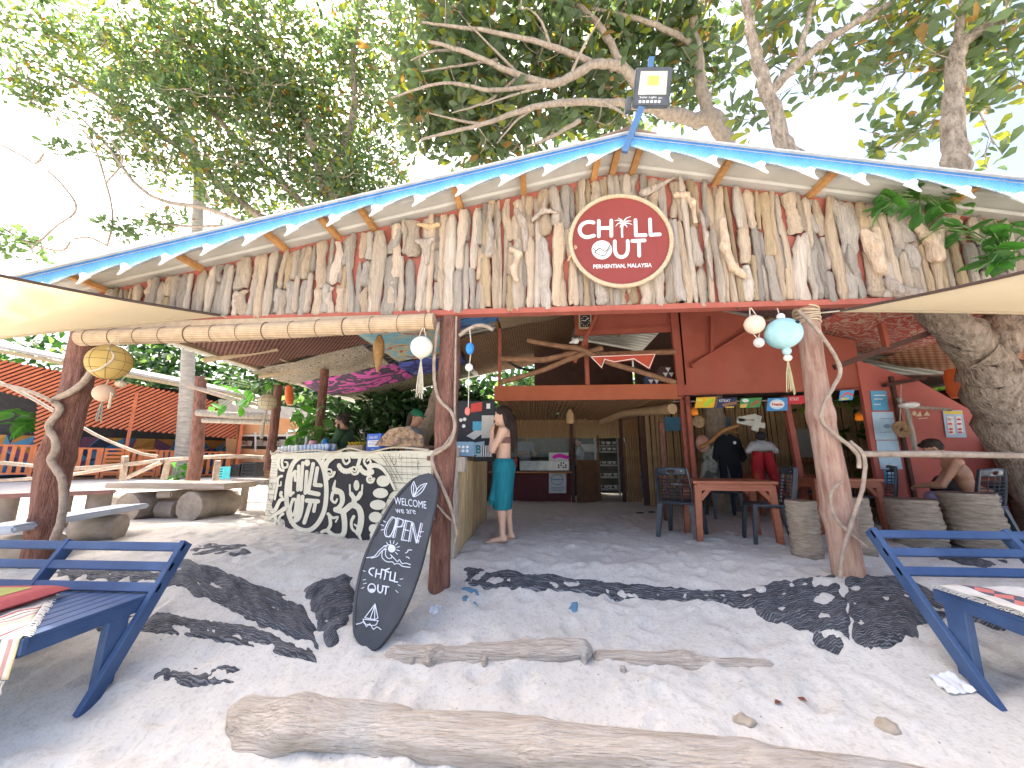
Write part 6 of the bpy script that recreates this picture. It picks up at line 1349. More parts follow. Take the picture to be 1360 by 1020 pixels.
# square clock
p = atY(777, 427, LY-.05); ck_ = thing('wall_clock', 'square black wall clock in a wooden frame on the red gable', 'clock', p-Vector((0, 0, .14)))
MB().box(p, (.22, .05, .27)).build('frame', M('clock_frame', (.5, .4, .26), (.35, .26, .15)), ck_, bevel=.01); D = Decal(lambda x, y, o: p+Vector((x, -.025-o, -y)), .002); D.poly([(-.085, -.11), (.085, -.11), (.085, .11), (-.085, .11)]); D.done('face', black_print, ck_)
D = Decal(lambda x, y, o: p+Vector((x, -.025-o, -y)), .004); [D.disc(.066*math.sin(k*math.pi/6), .088*math.cos(k*math.pi/6), .007, n=8) for k in range(12)]; D.stroke([(0, 0), (.05, -.05)], .01, sm=0); D.stroke([(0, 0), (-.045, -.01)], .01, sm=0); D.done('hands', white_print, ck_)
# driftwood rails of the loft
lf = M('loft_branch', (.30, .17, .10), (.19, .10, .055), scale=10, bump=.5)
for i, (pl, r_) in enumerate([([(664, 476), (720, 478), (760, 470), (800, 471), (830, 470), (897, 467)], .05), ([(668, 507), (720, 492), (760, 475), (800, 462)], .045), ([(700, 452), (745, 460), (770, 463), (800, 478), (850, 494), (897, 508)], .045)]):
    solo(MB().tube(smooth_path([atY(x, y, LY-.08-.05*i) for x, y in pl], 5), r_, 8, wob=.12, seed=i), 'loft_rail', lf, ['level crooked branch rail across the loft', 'crooked branch rail rising from the left of the loft', 'crooked branch rail falling to the right of the loft'][i], 'rail', 'branch rails of the loft', True)
rb = card([(784, 473), (871, 469), (863, 491), (842, 478), (816, 482), (800, 478), (800, 490)], LY-.26, M('red_bunting', (.50, .09, .05), (.42, .07, .04)), 'red zigzag bunting cloth with white edging on the loft rail', 'bunting', 'bunting', [('edging', white_print, lambda D: D.stroke([(785, 474), (870, 470.5), (862, 489), (842, 476.5), (816, 480.5), (803, 477), (799, 488), (785, 474)], 1.1, sm=0))])
p = atY(765, 453, LY-.15); sk = sdf_obj('animal_skull', [('e', p, (.05, .06, .045)), (p, p+Vector((-.10, -.02, -.03)), .04, .018)], white_print, None, h=.008, org=p); setp(sk, 'small white animal skull on the loft rail', 'skull')
hm = M('hammock_cloth', (.03, .03, .033), (.02, .02, .022)); V = []
n = 12
for i in range(n+1):
    for j in range(5):
        t = i/n; q = atY(672+(745-672)*t, 480+22*4*t*(1-t)*.62, LY+.45+.25*(j/4-.5)); V.append(q+Vector((0, 0, .10*abs(j/4-.5))))
h_ = MB().add(V, [(i*5+j, i*5+5+j, i*5+6+j, i*5+j+1) for i in range(n) for j in range(4)]); solo(h_, 'hammock', hm, 'black hammock slung behind the loft rail', 'hammock', smooth=True)
for i, (px, py, r_, c_) in enumerate([(866, 506, .17, (.05, .08, .16)), (885, 497, .18, (.10, .05, .05))]):
    p = atY(px, py, LY+.35); cs = thing('throw_pillow', ['navy pillow with white triangles on the loft floor', 'dark maroon pillow with white triangles on the loft floor'][i], 'pillow', p-Vector((0, 0, r_)))
    MB().ball(p, r_, 14, 10, .9, rot=Matrix.Scale(.5, 3, Vector((0, 1, 0)))).build('cover', flat('pillow_%d' % i, c_), cs, smooth=True); D = Decal(lambda x, y, o: p+Vector((x, -r_*.5-.01-o, -y)), .004)
    for (x, y) in ((-.05, .03), (.05, .03), (0, -.06)): D.poly([(x-.045, y-.035), (x+.045, y-.035), (x, y+.045)])
    D.done('triangle', white_print, cs)
# ================================================================ flags over the right hand room
fs = thing('flag_string', 'string of small ice cream advertising flags under the red gable wall', 'flags', atY(905, 530, LY-.12)); FY = LY-.12
MB().tube([atY(900, 526, FY), atY(1020, 524, FY), atY(1140, 515, FY)], .006, 5).build('string', black_print, fs)
def fsurf(x, y, o): return atY(x, y, FY)-Vector((0, o, 0))
def ffl(x0, x1, y0, y1, c_, sh=-3): 
    o = MB().prism([(x0+2, -y0), (x1, -(y0-1)), (x1+sh, -(y1-1)), (x0, -y1)], lambda u, v, d: atY(u, -v, FY)+Vector((0, d, 0)), .006).build('flag', flat('flag_%.2f_%.2f_%.2f' % c_, c_, .5), fs); ORG[o] = ORG[fs]; return o
def dec(par, c_, fn): D = Decal(fsurf, .002); fn(D); D.done('print', flat('flagink_%.2f_%.2f_%.2f' % c_, c_, .5), par)
f = ffl(923, 951, 528, 542, (.75, .45, .02)); dec(f, (.30, .62, .05), lambda D: D.stroke([(936, 538.5), (945, 531)], 4.5, sm=0)); dec(f, (.7, .66, .1), lambda D: D.poly([(925, 530), (933, 530), (933, 533), (925, 533)]))
f = ffl(952, 979, 529, 542, (.02, .03, .10)); dec(f, (.65, .66, .7), lambda D: D.text('KITKAT', 955, 530.5, 970, 534, bold=.02)); dec(f, (.30, .14, .07), lambda D: D.stroke([(961, 538), (977, 535)], 3.5, sm=0)); dec(f, (.7, .5, .05), lambda D: D.poly([(963, 540), (975, 540), (975, 541.5), (963, 541.5)]))
f = ffl(982, 1012, 529, 542, (.04, .26, .08)); dec(f, (.28, .12, .04), lambda D: D.stroke([(998, 538), (1007, 533)], 4.5, sm=0)); dec(f, (.7, .72, .7), lambda D: D.disc(990, 532, 4.5, 2.4)); dec(f, (.65, .4, .1), lambda D: D.poly([(983, 537), (993, 536), (991, 541), (983, 541.5)]))
f = ffl(1018, 1046, 529, 546, (.05, .27, .60), 0); dec(f, (.55, .70, .82), lambda D: D.disc(1032, 537, 10, 6.5)); D = Decal(fsurf, .004); D.disc(1032, 537, 8, 4); D.done('print', white_print, f); D = Decal(fsurf, .007); D.text('Nestle', 1025, 535, 1039, 539, bold=.03); D.done('print', flat('flag_red_ink', (.6, .03, .03)), f)
f = ffl(1046, 1072, 526, 537, (.50, .03, .04)); dec(f, (.7, .5, .5), lambda D: D.text('KITKAT', 1049, 528, 1061, 532, bold=.02))
f = ffl(1075, 1098, 526, 537, (.05, .30, .62)); dec(f, (.6, .7, .8), lambda D: D.stroke([(1078, 534), (1086, 529), (1092, 532)], 2.5))
f = ffl(1114, 1135, 519, 532, (.10, .38, .72)); dec(f, (.75, .12, .1), lambda D: D.stroke([(1118, 527), (1125, 522), (1132, 525)], 2.5)); dec(f, (.75, .6, .1), lambda D: D.poly([(1117, 529), (1128, 528), (1126, 531), (1116, 531)]))
# merchandise and decorations inside the room
RY = 7.6
def shirt(px, py, w_px, h_px, c_, label, sleeves=True):
    c = atY(px, py, RY); s_ = px2m(c); w_, h_ = w_px*s_, h_px*s_; t = thing('hanging_shirt', label, 'shirt', c-Vector((0, 0, h_)))
    pl = [(-.12, 0), (-.5, -.10), (-.72, -.42), (-.52, -.50), (-.42, -.36), (-.44, -1), (.44, -1), (.42, -.36), (.52, -.50), (.72, -.42), (.5, -.10), (.12, 0), (0, -.05)]
    V = [c+Vector((u*w_*.62, 0, v*h_)) for u, v in pl]; o = MB().prism([(u, v) for u, v in pl], lambda u, v, d: c+Vector((u*w_*.62, d, v*h_)), .06).build('body', flat('shirt_%.2f_%.2f' % (c_[0], c_[2]), c_, .9), t, bevel=.012)
    MB().tube([c+Vector((-w_*.3, .03, .02)), c+Vector((0, .03, .08)), c+Vector((w_*.3, .03, .02))], .012, 6).build('hanger', wood_raft, t); return t, c, s_
t, c, s_ = shirt(966, 576, 50, 76, (.010, .012, .018), 'black t shirt with a small white logo hanging in the room'); MB().lathe(c+Vector((.11, -.012, -.17)), [(.03, -.002), (.03, .002)], 10, rot=rotx).build('logo', white_print, t)
c = atY(1010, 584, 7.3); s_ = px2m(c); mq = thing('mannequin_outfit', 'red patterned leggings and grey vest hung as an outfit in the room', 'clothes', c-Vector((0, 0, 1.0)))
rl_m = M('red_leggings', (.42, .02, .03), (.32, .012, .02), scale=9, bump=.1, dirt=(.45, .22, .05))
for sx in (-1, 1): MB().tube([c+Vector((sx*.07, 0, -.22)), c+Vector((sx*.12, 0, -.5)), c+Vector((sx*.17+.08, 0, -.95))], [.09, .10, .06], 10).build('leg', rl_m, mq, smooth=True)
sdf_obj('vest', [(c+Vector((-.12, 0, -.12)), c+Vector((.12, 0, -.12)), .09, .09), (c+Vector((0, 0, -.1)), c+Vector((0, 0, .02)), .1, .05), (c+Vector((-.14, 0, -.1)), c+Vector((-.24, 0, -.2)), .06, .05), (c+Vector((.14, 0, -.1)), c+Vector((.24, 0, -.2)), .06, .05)], flat('vest_grey', (.42, .43, .45), .8), mq, h=.015)
sdf_obj('hood', [('e', c+Vector((0, -.03, .06)), (.08, .08, .09)), ('e', c+Vector((0, -.09, .07)), (.05, .04, .06))], flat('hood_black', (.03, .03, .035)), mq, h=.012)
p = atY(997, 562, 7.4); mb = MB(); mb.box(p, (.5, .02, .10), Matrix.Rotation(R(12), 3, 'Y')); mb.box(p+Vector((-.05, 0, .1)), (.34, .02, .09), Matrix.Rotation(R(-10), 3, 'Y')); mb.box(p+Vector((.1, 0, .0)), (.12, .03, .3), Matrix.Rotation(R(20), 3, 'Y')); solo(mb, 'sign_boards', flat('white_sign_paint', (.62, .62, .58)), 'cluster of small white painted arrow boards in the room', 'signs')
p = atY(928, 560, 7.6); hw = thing('fish_head_hanging', 'round carved wooden mask hanging in the room', 'mask', p-Vector((0, 0, .12))); MB().ball(p, .12, 14, 10, 1, rot=Matrix.Scale(.4, 3, Vector((0, 1, 0)))).build('mask', M('mask_wood', (.5, .36, .22), (.2, .13, .08), scale=14, bump=.5), hw, smooth=True); MB().ball(p+Vector((.02, -.04, -.42)), .13, 12, 8, 1.3, rot=Matrix.Scale(.5, 3, Vector((0, 1, 0)))).build('pendant', M('mask_pink', (.45, .25, .2), (.3, .15, .12), bump=.4), hw, smooth=True)
p = atY(953, 583, 7.5); solo(MB().tube(smooth_path([atY(930, 595, 7.5), atY(945, 585, 7.5), atY(960, 572, 7.45), atY(980, 565, 7.45)], 5), [.035]*16, 8, wob=.15), 'curved_branch', M('orange_branch', (.4, .2, .08), (.26, .12, .04)), 'orange curved branch used as a clothes hook in the room', 'branch', smooth=True)
rg3 = random.Random(8)
camo = M('camo_fabric', (.25, .25, .22), (.06, .065, .055), scale=5, bump=.3, lo=.45, hi=.52)
sdf = sdf_obj('hanging_coats', [(atY(945, 590, 7.7), atY(946, 635, 7.7), .07, .11), (atY(938, 600, 7.7), atY(936, 640, 7.7), .06, .09)], camo, None, h=.02, org=atY(942, 650, 7.7)); setp(sdf, 'mottled grey coats hanging beside the black t shirt', 'coats')
p = atY(1074, 588, 8.9); wm = thing('wall_map', 'pale grey map framed on the bamboo wall', 'map', p-Vector((0, 0, .35))); q = px2m(p); MB().box((p.x, 8.93, p.z), (40*q, .02, 38*q)).build('sheet', M('map_paper', (.36, .38, .36), (.25, .27, .25), scale=2, bump=.05), wm)
MB().box((p.x, 8.75, p.z-25*q), (48*q, .3, .04)).build('shelf', red_paint, cafe)
for px, py in ((922, 546), (1141, 553)):
    p = atY(px, py, 7.2); L_ = thing('rattan_lamp', ['glowing rattan pendant lamp by the door post', 'glowing rattan pendant lamp behind the pinkish post'][px > 1000], 'lamp', p-Vector((0, 0, .1)), group='rattan pendant lamps'); MB().lathe(p, [(.02, .07), (.05, .02), (.065, -.04), (.06, -.07)], 14).build('shade', translucent('rattan_shade', (.4, .24, .08), (1, .8, .5), .5), L_, smooth=True); MB().ball(p+Vector((0, 0, -.04)), .03, 10, 8).build('bulb', flat('warm_bulb', (1, .55, .15), emit=3), L_, smooth=True)
for (px, py, w_, h_, lab, c_) in ((960, 562, .34, .26, 'small dark framed photo on the bamboo wall', (.14, .2, .28)), (895, 563, .4, .3, 'blue seascape picture on the wall behind the cooler', (.1, .28, .45)), (932, 590, .3, .22, 'small grey framed card on the bamboo wall', (.3, .3, .3))):
    p = atY(px, py, 8.9); o = MB().box(p, (w_, .03, h_)); solo(o, 'picture', M('pic_%d' % px, c_, tuple(x*.5 for x in c_), scale=3), lab, 'picture')
# kitchen things
def kbox(px0, px1, py0, py1, Y, dy, m, name, label, cat, grp=None):
    a = atY(px0, py0, Y); b = atY(px1, py1, Y); return solo(MB().box(((a.x+b.x)/2, Y+dy/2, (a.z+b.z)/2), (abs(b.x-a.x), dy, abs(a.z-b.z))), name, m, label, cat, grp, bevel=.004)
dc = thing('display_case', 'steel and glass display case on the serving counter', 'case', atY(690, 626, 9.62)); a = atY(690, 612, 9.6); b = atY(756, 625, 9.6)
MB().box(((a.x+b.x)/2, 9.68, (a.z+b.z)/2), (b.x-a.x, .16, a.z-b.z)).build('glass_body', M('case_steel', (.35, .42, .45), (.2, .25, .27), scale=6, rough=.2, spec=.6), dc, bevel=.005)
D = Decal(lambda x, y, o: Vector((atY(x, y, 9.6).x, 9.6-o, atY(x, y, 9.6).z)), .003); D.poly([(729, 612.5), (755.5, 612.5), (755.5, 624.5), (729, 624.5)]); D.done('white_panel', white_print, dc)
D = Decal(lambda x, y, o: Vector((atY(x, y, 9.6).x, 9.6-o, atY(x, y, 9.6).z)), .006); [D.disc(742+3.2*i, 615+2.8*j, 1.2, n=8) for i in range(4) for j in range(3) if (i+j) % 3]; D.done('dots', black_print, dc)
t = card([(729, 601), (755, 601), (755, 612), (729, 612)], 9.62, flat('light_sign', (.7, .7, .66)), 'white card with magenta scrawl on the serving counter', 'card', 'card', [('scrawl', flat('magenta', (.75, .02, .55)), lambda D: (D.stroke([(736, 607), (743, 605), (753, 607.5)], 5)))])
t = card([(729, 627), (752, 627), (752, 655), (729, 655)], KY-.05, flat('grey_poster', (.55, .58, .58)), 'grey poster with a round drawing on the serving counter front', 'poster', 'poster', [('print', ink, lambda D: (D.ring(740, 637, 8, 7, 1.0), scrib(732, 750, (648, 651), 1.2)(D), D.stroke([(733, 637), (748, 637)], 1.4, sm=0)))])
sh_ = thing('kitchen_shelf', 'steel kitchen shelf loaded with white crockery behind the glass door', 'shelf', atY(812, 664, 10.6)); a = atY(790, 580, 10.6)
xs0, xs1 = atY(790, 600, 10.6).x, atY(820, 600, 10.6).x
stl = M('steel_shelf', (.55, .57, .58), (.4, .42, .43), rough=.3, spec=.6)
for py in (592, 600, 618, 634, 650): MB().box(((xs0+xs1)/2, 10.7, atY(800, py, 10.6).z), (xs1-xs0, .4, .03)).build('board', stl, sh_)
for x in (xs0, xs1): MB().box((x, 10.55, .95), (.04, .04, 1.9)).build('upright', stl, sh_)
for py in (590, 598, 616, 632, 648):
    for i in range(4):
        z = atY(800, py, 10.6).z; MB().lathe((xs0+.1+i*.14+rng.uniform(-.02, .02), 10.62, z), [(.04, 0), (.065, .07)], 10).build('bowl', white_print, sh_, smooth=True)
kbox(765, 797, 590, 600, 11.2, .4, stl, 'hood', 'steel extractor hood in the kitchen', 'hood'); kbox(757, 792, 612, 660, 11.5, .5, M('kitchen_unit', (.2, .22, .22), (.14, .15, .15), rough=.4), 'kitchen_unit', 'grey kitchen unit behind the door', 'cabinet')
p = atY(757, 553, 6.9); solo(MB().lathe(p, [(.03, .12), (.07, .02), (.07, -.1), (.05, -.13)], 12), 'pendant_shade', M('bamboo_shade', (.45, .3, .15), (.3, .19, .09), bump=.5), 'small bamboo pendant shade under the loft', 'lamp', smooth=True)
# ================================================================ people
skin_l = M('light_skin', (.62, .40, .29), (.56, .35, .25), scale=6, rough=.55, spec=.35, bump=.05)
skin_t = M('tan_skin', (.42, .23, .145), (.35, .185, .115), scale=6, rough=.5, spec=.35, bump=.05)
hair_m = M('dark_hair', (.035, .02, .014), (.018, .011, .008), scale=30, st=(8, 8, .6), rough=.5, bump=.6)
def V3(*a): return Vector(a)
def hand(w, d, up_, s=1.0, curl=.5, side=1):
    """palm and five bent fingers from wrist w in direction d; up_ = back of the hand"""
    d = Vector(d).normalized(); u = Vector(up_); u = (u-d*u.dot(d)).normalized(); l = d.cross(u)*side; P = []
    c = w+d*.045*s
    P += [(w, c+d*.03*s, .022*s, .026*s, .012), (c+l*.022*s, c+l*.024*s+d*.035*s, .016*s, .013*s, .012), (c-l*.022*s, c-l*.024*s+d*.035*s, .016*s, .013*s, .012)]
    for k, (o, L) in enumerate(((-.03, .055), (-.011, .068), (.010, .072), (.030, .066))):
        a = c+l*o*s+d*.038*s; m_ = a+(d*math.cos(curl*.5)-u*math.sin(curl*.5))*L*.55*s; e = m_+(d*math.cos(curl*1.5)-u*math.sin(curl*1.5))*L*.5*s
        P += [(a, m_, .0085*s, .0078*s, .004), (m_, e, .0078*s, .0065*s, .003)]
    a = w+d*.025*s+l*.026*s; m_ = a+(d*.6+l*.8-u*.15).normalized()*.036*s; e = m_+(d*.9+l*.3-u*.4).normalized()*.03*s
    P += [(a, m_, .011*s, .0095*s, .008), (m_, e, .0095*s, .0075*s, .003)]
    return P
def head_prims(hc, fwd, s=1.0, upv=(0, 0, 1)):
    f = Vector(fwd).normalized(); u = Vector(upv); u = (u-f*u.dot(f)).normalized(); l = u.cross(f)
    rot = Matrix((f, l, u)).transposed().to_4x4(); q = lambda a, b, c: hc+f*a*s+l*b*s+u*c*s
    P = [('e', q(-.012, 0, .025), (.098*s, .076*s, .095*s), .02, rot), ('e', q(.028, 0, -.045), (.062*s, .054*s, .072*s), .03, rot), (q(.078, 0, .012), q(.100, 0, -.022), .009*s, .014*s, .012), (q(.078, -.012, -.055), q(.078, .012, -.055), .012*s, .012*s, .01), (q(.066, 0, -.098), q(.060, 0, -.094), .018*s, .018*s, .02)]
    for sd in (-1, 1): P += [('e', q(-.012, sd*.078, -.005), (.020*s, .010*s, .032*s), .006, rot), (q(.074, sd*.034, .03), q(.070, sd*.05, .026), .008*s, .006*s, .01)]
    return P, q
def face_parts(t, q, s, beard=None, glasses=None, lip=True):
    wm = flat('eye_white', (.7, .68, .65), .3); dm_ = flat('eye_dark', (.03, .02, .015), .3)
    for sd in (-1, 1):
        if glasses is None:
            e = MB().ball(q(.0765, sd*.033, .010), .0125*s, 10, 7).build('eye', wm, t, smooth=True); MB().ball(q(.0855, sd*.034, .010), .0065*s, 8, 6).build('iris', dm_, e, smooth=True)
        MB().tube([q(.084, sd*.016, .034), q(.084, sd*.036, .040), q(.070, sd*.054, .032)], .0048*s, 5).build('eyebrow', hair_m, t)
    if lip: MB().tube([q(.084, -.022, -.056), q(.0905, 0, -.054), q(.084, .022, -.056)], .0062*s, 6, flat=1.4).build('lips', M('lip_tone', (.42, .16, .13), (.36, .13, .11), rough=.5), t, smooth=True)
    if glasses:
        for sd in (-1, 1):
            MB().ball(q(.092, sd*.034, .008), .027*s, 12, 8, .85, rot=None).build('sunglass_lens', flat('lens_black', (.01, .01, .012), .15), t, smooth=True); MB().tube([q(.088, sd*.06, .012), q(-.01, sd*.084, .012)], .004*s, 5).build('sunglass_arm', flat('lens_black', (.01, .01, .012)), t)
def leg_prims(hip, knee, ankle, toe, s=1.0):
    hip, knee, ankle, toe = map(Vector, (hip, knee, ankle, toe)); calf = knee.lerp(ankle, .32); back = (knee-hip).cross(Vector((0, 1, 0))); d = (toe-ankle); d.z = 0; d.normalize()
    P = [(hip, knee, .088*s, .056*s, .03), (knee, calf-d*.012, .054*s, .053*s, .03), (calf-d*.012, ankle, .052*s, .033*s, .03), (ankle, ankle-d*.03+Vector((0, 0, -.04)), .034*s, .03*s, .02), (ankle-d*.01+Vector((0, 0, -.03)), toe-d*.05+Vector((0, 0, .006)), .034*s, .024*s, .02)]
    l = Vector((-d.y, d.x, 0))
    for k in range(5): P.append((toe-d*.06+l*(.028-.014*k)+Vector((0, 0, .002)), toe-d*(.0+.008*k)+l*(.032-.015*k)-Vector((0, 0, .004)), .012*s, (.012 if k == 0 else .009)*s, .006))
    return P
def arm_prims(sh, el, wr, s=1.0): return [(Vector(sh), Vector(el), .050*s, .036*s, .03), (Vector(el), Vector(el).lerp(Vector(wr), .3), .036*s, .037*s, .02), (Vector(el).lerp(Vector(wr), .3), Vector(wr), .037*s, .024*s, .02)]
def person(label, loc, rz, J, skin, s=1.0, fem=False, h=.009, clothes=(), hair=None, face=True, extra=None, glasses=None, sc=1.0):
    t = thing('person', label, 'person', loc, rz=R(rz)); P = []
    pel, wst, chs, nck, hc = (Vector(J[k]) for k in ('pelvis', 'waist', 'chest', 'neck', 'head'))
    upt = (chs-pel).normalized(); rotT = Matrix.Rotation(math.atan2(upt.x, upt.z), 4, 'Y')
    wS = .150 if fem else .175
    P += [('e', pel, (.115*s, .165*s, .125*s), .05, rotT), ('e', wst, (.090*s, .125*s if fem else .145*s, .13*s), .06, rotT), ('e', chs, (.105*s, wS*s, .165*s), .05, rotT)]
    fT = rotT.to_3x3() @ Vector((1, 0, 0))
    if fem: P += [('e', chs+fT*.075+Vector((0, sd*.068, .01)), (.055, .055, .058), .03) for sd in (-1, 1)]
    P += [(chs+upt*.10, nck, .075*s, .052*s, .05), (nck-(hc-nck)*.1, hc-(hc-nck)*.15, .053*s, .05*s, .03)]
    hp, q = head_prims(hc, J.get('look', (1, 0, 0)), s, J.get('hup', (0, 0, 1))); P += hp
    for sd in ('L', 'R'):
        if 'sh'+sd in J:
            P += [(chs+upt*.11, Vector(J['sh'+sd]), .06*s, .055*s, .05)]+arm_prims(J['sh'+sd], J['el'+sd], J['wr'+sd], s)
            P += hand(Vector(J['wr'+sd]), J.get('hd'+sd, Vector(J['wr'+sd])-Vector(J['el'+sd])), J.get('hu'+sd, (0, 0, 1)), s*.95, J.get('curl', .5), 1 if sd == 'L' else -1)
        if 'hip'+sd in J: P += leg_prims(J['hip'+sd], J['kn'+sd], J['an'+sd], J['to'+sd], s)
    b = sdf_obj('body', P, skin, t, h=h, k=.03)
    for nm, prims, mat, cuts, kk in clothes: sdf_obj(nm, prims, mat, t, h=h*1.15, k=kk, cuts=cuts)
    if hair: sdf_obj('hair', hair(q), hair_m, t, h=h, k=.02, noise=wnoise(.003, 60, 3, (1, 1, .2)))
    if face: face_parts(t, q, s, glasses=glasses)
    if extra: extra(t, q)
    return t
# ---- the woman at the bar
wp = onfloor(669, 719); wz = gz(wp.x, wp.y)
J = dict(pelvis=(0, 0, .90), waist=(.01, 0, 1.05), chest=(0, 0, 1.235), neck=(-.005, 0, 1.405), head=(.035, 0, 1.545), look=(1, .12, -.10),
         shL=(-.01, .155, 1.345), elL=(.115, .20, 1.10), wrL=(.135, .115, 1.325), hdL=(-.05, -.25, 1), huL=(1, .3, 0), shR=(-.01, -.155, 1.345), elR=(.05, -.20, 1.09), wrR=(.17, .02, 1.10), hdR=(.1, 1, .05), huR=(1, 0, .2), curl=.55,
         hipL=(0, .085, .86), knL=(.035, .085, .475), anL=(-.0, .085, .085), toL=(.19, .10, .018), hipR=(0, -.085, .86), knR=(.0, -.085, .475), anR=(-.07, -.09, .085), toR=(.12, -.10, .018))
T_ = [('e', (0, 0, .90), (.115, .165, .125), .05), ('e', (.01, 0, 1.05), (.090, .125, .13), .06), ('e', (0, 0, 1.235), (.105, .150, .165), .05), ('e', (.075, .068, 1.245), (.055, .055, .058), .03), ('e', (.075, -.068, 1.245), (.055, .055, .058), .03)]
infl = lambda pr, d: [tuple(['e', p[1], tuple(r+d for r in p[2])]+list(p[3:])) if p[0] == 'e' else tuple([p[0], p[1], p[2]+d, p[3]+d]+list(p[4:])) for p in pr]
band = infl(T_, .007)
sar = [('e', (0, 0, .93), (.135, .178, .13), .06), ((-.0, .05, .86), (.015, .055, .40), .13, .105, .06), ((-.0, -.05, .86), (0, -.055, .42), .13, .10, .06), ((.06, .1, .98), (.135, .11, .52), .02, .03, .05), ((.135, .11, .52), (.15, .10, .44), .03, .015, .04)]
teal = M('teal_sarong', (.012, .20, .25), (.008, .135, .175), scale=4, st=(6, 6, 1), bump=.5, bscale=5, rough=.75, spec=.25, dist=.03)
brown_top = M('brown_bikini', (.20, .105, .085), (.15, .078, .062), scale=20, rough=.8)
def whair(q): return [('e', q(-.025, 0, .045), (.104, .088, .098), .02), (q(-.07, 0, .03), q(-.115, 0, -.12), .075, .07, .03), (q(-.115, .0, -.12), V3(-.115, .015, 1.24), .07, .055, .03), (V3(-.115, .02, 1.24), V3(-.12, .02, 1.10), .055, .02, .03), (q(-.05, .07, .0), q(-.07, .075, -.16), .035, .03, .02), (q(-.05, -.07, .0), q(-.07, -.075, -.16), .035, .03, .02)]
person('woman in teal sarong and brown bikini top standing at the bar', (wp.x, wp.y, wz), 176, J, skin_l, fem=True, h=.0075,
       clothes=[('bikini_top', band, brown_top, [lambda X, Y, Z: np.abs(Z-(1.232+.0*X))-np.where(X > .02, .055, .042)], .03), ('sarong', sar, teal, [lambda X, Y, Z: Z-1.005, lambda X, Y, Z: .385-.12*(X > .1)*0-Z], .05)], hair=whair,
       extra=lambda t, q: MB().tube([V3(-.10, 0, 1.232), V3(-.125, .02, 1.20), V3(-.13, .03, 1.12)], .006, 5).build('top_tie', brown_top, t))
# ---- staff behind the counter
def stand(look=(1, 0, 0), hup=(0, 0, 1), s=1.0, lean=.0, arms=True):
    J = dict(pelvis=(0, 0, .93), waist=(.01+lean*.3, 0, 1.09), chest=(lean*.7, 0, 1.29), neck=(lean, 0, 1.47), head=(.035+lean*1.3, 0, 1.615-.25*lean), look=look, hup=hup, hipL=(0, .09, .89), knL=(.02, .09, .49), anL=(-.02, .09, .085), toL=(.18, .11, .018), hipR=(0, -.09, .89), knR=(.02, -.09, .49), anR=(-.02, -.09, .085), toR=(.18, -.11, .018))
    J.update(shL=(lean, .185, 1.41), elL=(.10+lean, .23, 1.14), wrL=(.32+lean, .15, 1.16), shR=(lean, -.185, 1.41), elR=(.10+lean, -.23, 1.14), wrR=(.32+lean, -.15, 1.16)); return J
def tee(J, sl=.5):
    a = [('e', J['pelvis'], (.128, .178, .13), .05), ('e', J['waist'], (.112, .165, .14), .06), ('e', J['chest'], (.122, .192, .175), .05)]
    for k in 'LR':
        s0 = Vector(J['sh'+k]); e0 = Vector(J['el'+k]); a += [(Vector(J['chest'])+Vector((0, 0, .11)), s0, .075, .066, .04), (s0, s0.lerp(e0, sl), .066, .062, .03)]
    return a
def shorts(J): return [('e', J['pelvis'], (.13, .18, .12), .04)]+[(Vector(J['hip'+k]), Vector(J['kn'+k]), .102, .082, .03) for k in 'LR']
pants = flat('dark_shorts', (.03, .035, .045), .9)
def place(px, py, Y, hz): p = atY(px, py, Y); return p.x, p.z-hz
x, dz = place(468, 540, 6.2, 1.72)
def bunhair(q): return [('e', q(-.03, 0, .05), (.100, .084, .085), .02), ('e', q(-.115, 0, .10), (.05, .05, .045), .02), ('e', q(-.075, 0, -.0), (.06, .075, .07), .02)]
def beard(t, q): sdf_obj('beard', [('e', q(.045, 0, -.085), (.055, .058, .045), .02), (q(.02, .062, -.03), q(.04, .05, -.08), .018, .022, .02), (q(.02, -.062, -.03), q(.04, -.05, -.08), .018, .022, .02)], hair_m, t, h=.008)
J = stand(look=(1, 0, -.30), lean=.10); gs = M('green_shirt', (.05, .10, .05), (.035, .07, .035), scale=6, rough=.9)
person('bearded man with hair bun, sunglasses and green shirt behind the counter', (x, 6.2, gz(x, 6.2)), 186, J, skin_t, 1.0, clothes=[('t_shirt', tee(J), gs, [lambda X, Y, Z: Z-1.475], .04), ('shorts', shorts(J), pants, [lambda X, Y, Z: Z-.97], .03)], hair=bunhair, glasses=True, extra=beard, h=.011)
J = stand(look=(1, 0, -.15)); sh = -.12
x, dz = place(550, 556, 5.75, 1.70)
cap_m = M('green_cap', (.02, .16, .08), (.014, .11, .055), rough=.9)
def capx(t, q):
    sdf_obj('cap', [('e', q(-.01, 0, .055), (.108, .090, .078), .01), (q(.08, -.035, .035), q(.155, -.03, .022), .02, .012, .02), (q(.08, .035, .035), q(.155, .03, .022), .02, .012, .02), (q(.08, 0, .038), q(.16, 0, .028), .022, .012, .02)], cap_m, t, h=.009, cuts=[lambda X, Y, Z: (q(0, 0, .012)).z-Z])
def longhair(q): return [('e', q(-.03, 0, .03), (.098, .084, .09), .02), (q(-.08, 0, 0), q(-.10, 0, -.2), .06, .04, .03)]
person('person in a green cap and grey shirt bending behind the counter', (x, 5.75, gz(x, 5.75)), -4, J, skin_t, 1.0, sc=atY(550, 563, 5.75).z/1.615, clothes=[('t_shirt', tee(J), flat('grey_shirt', (.30, .34, .38), .9), [lambda X, Y, Z: Z-1.475], .04), ('shorts', shorts(J), pants, [lambda X, Y, Z: Z-.97], .03)], hair=longhair, extra=capx, h=.011)
J = stand(look=(.6, 0, -.3)); p = atY(697, 592, 10.5)
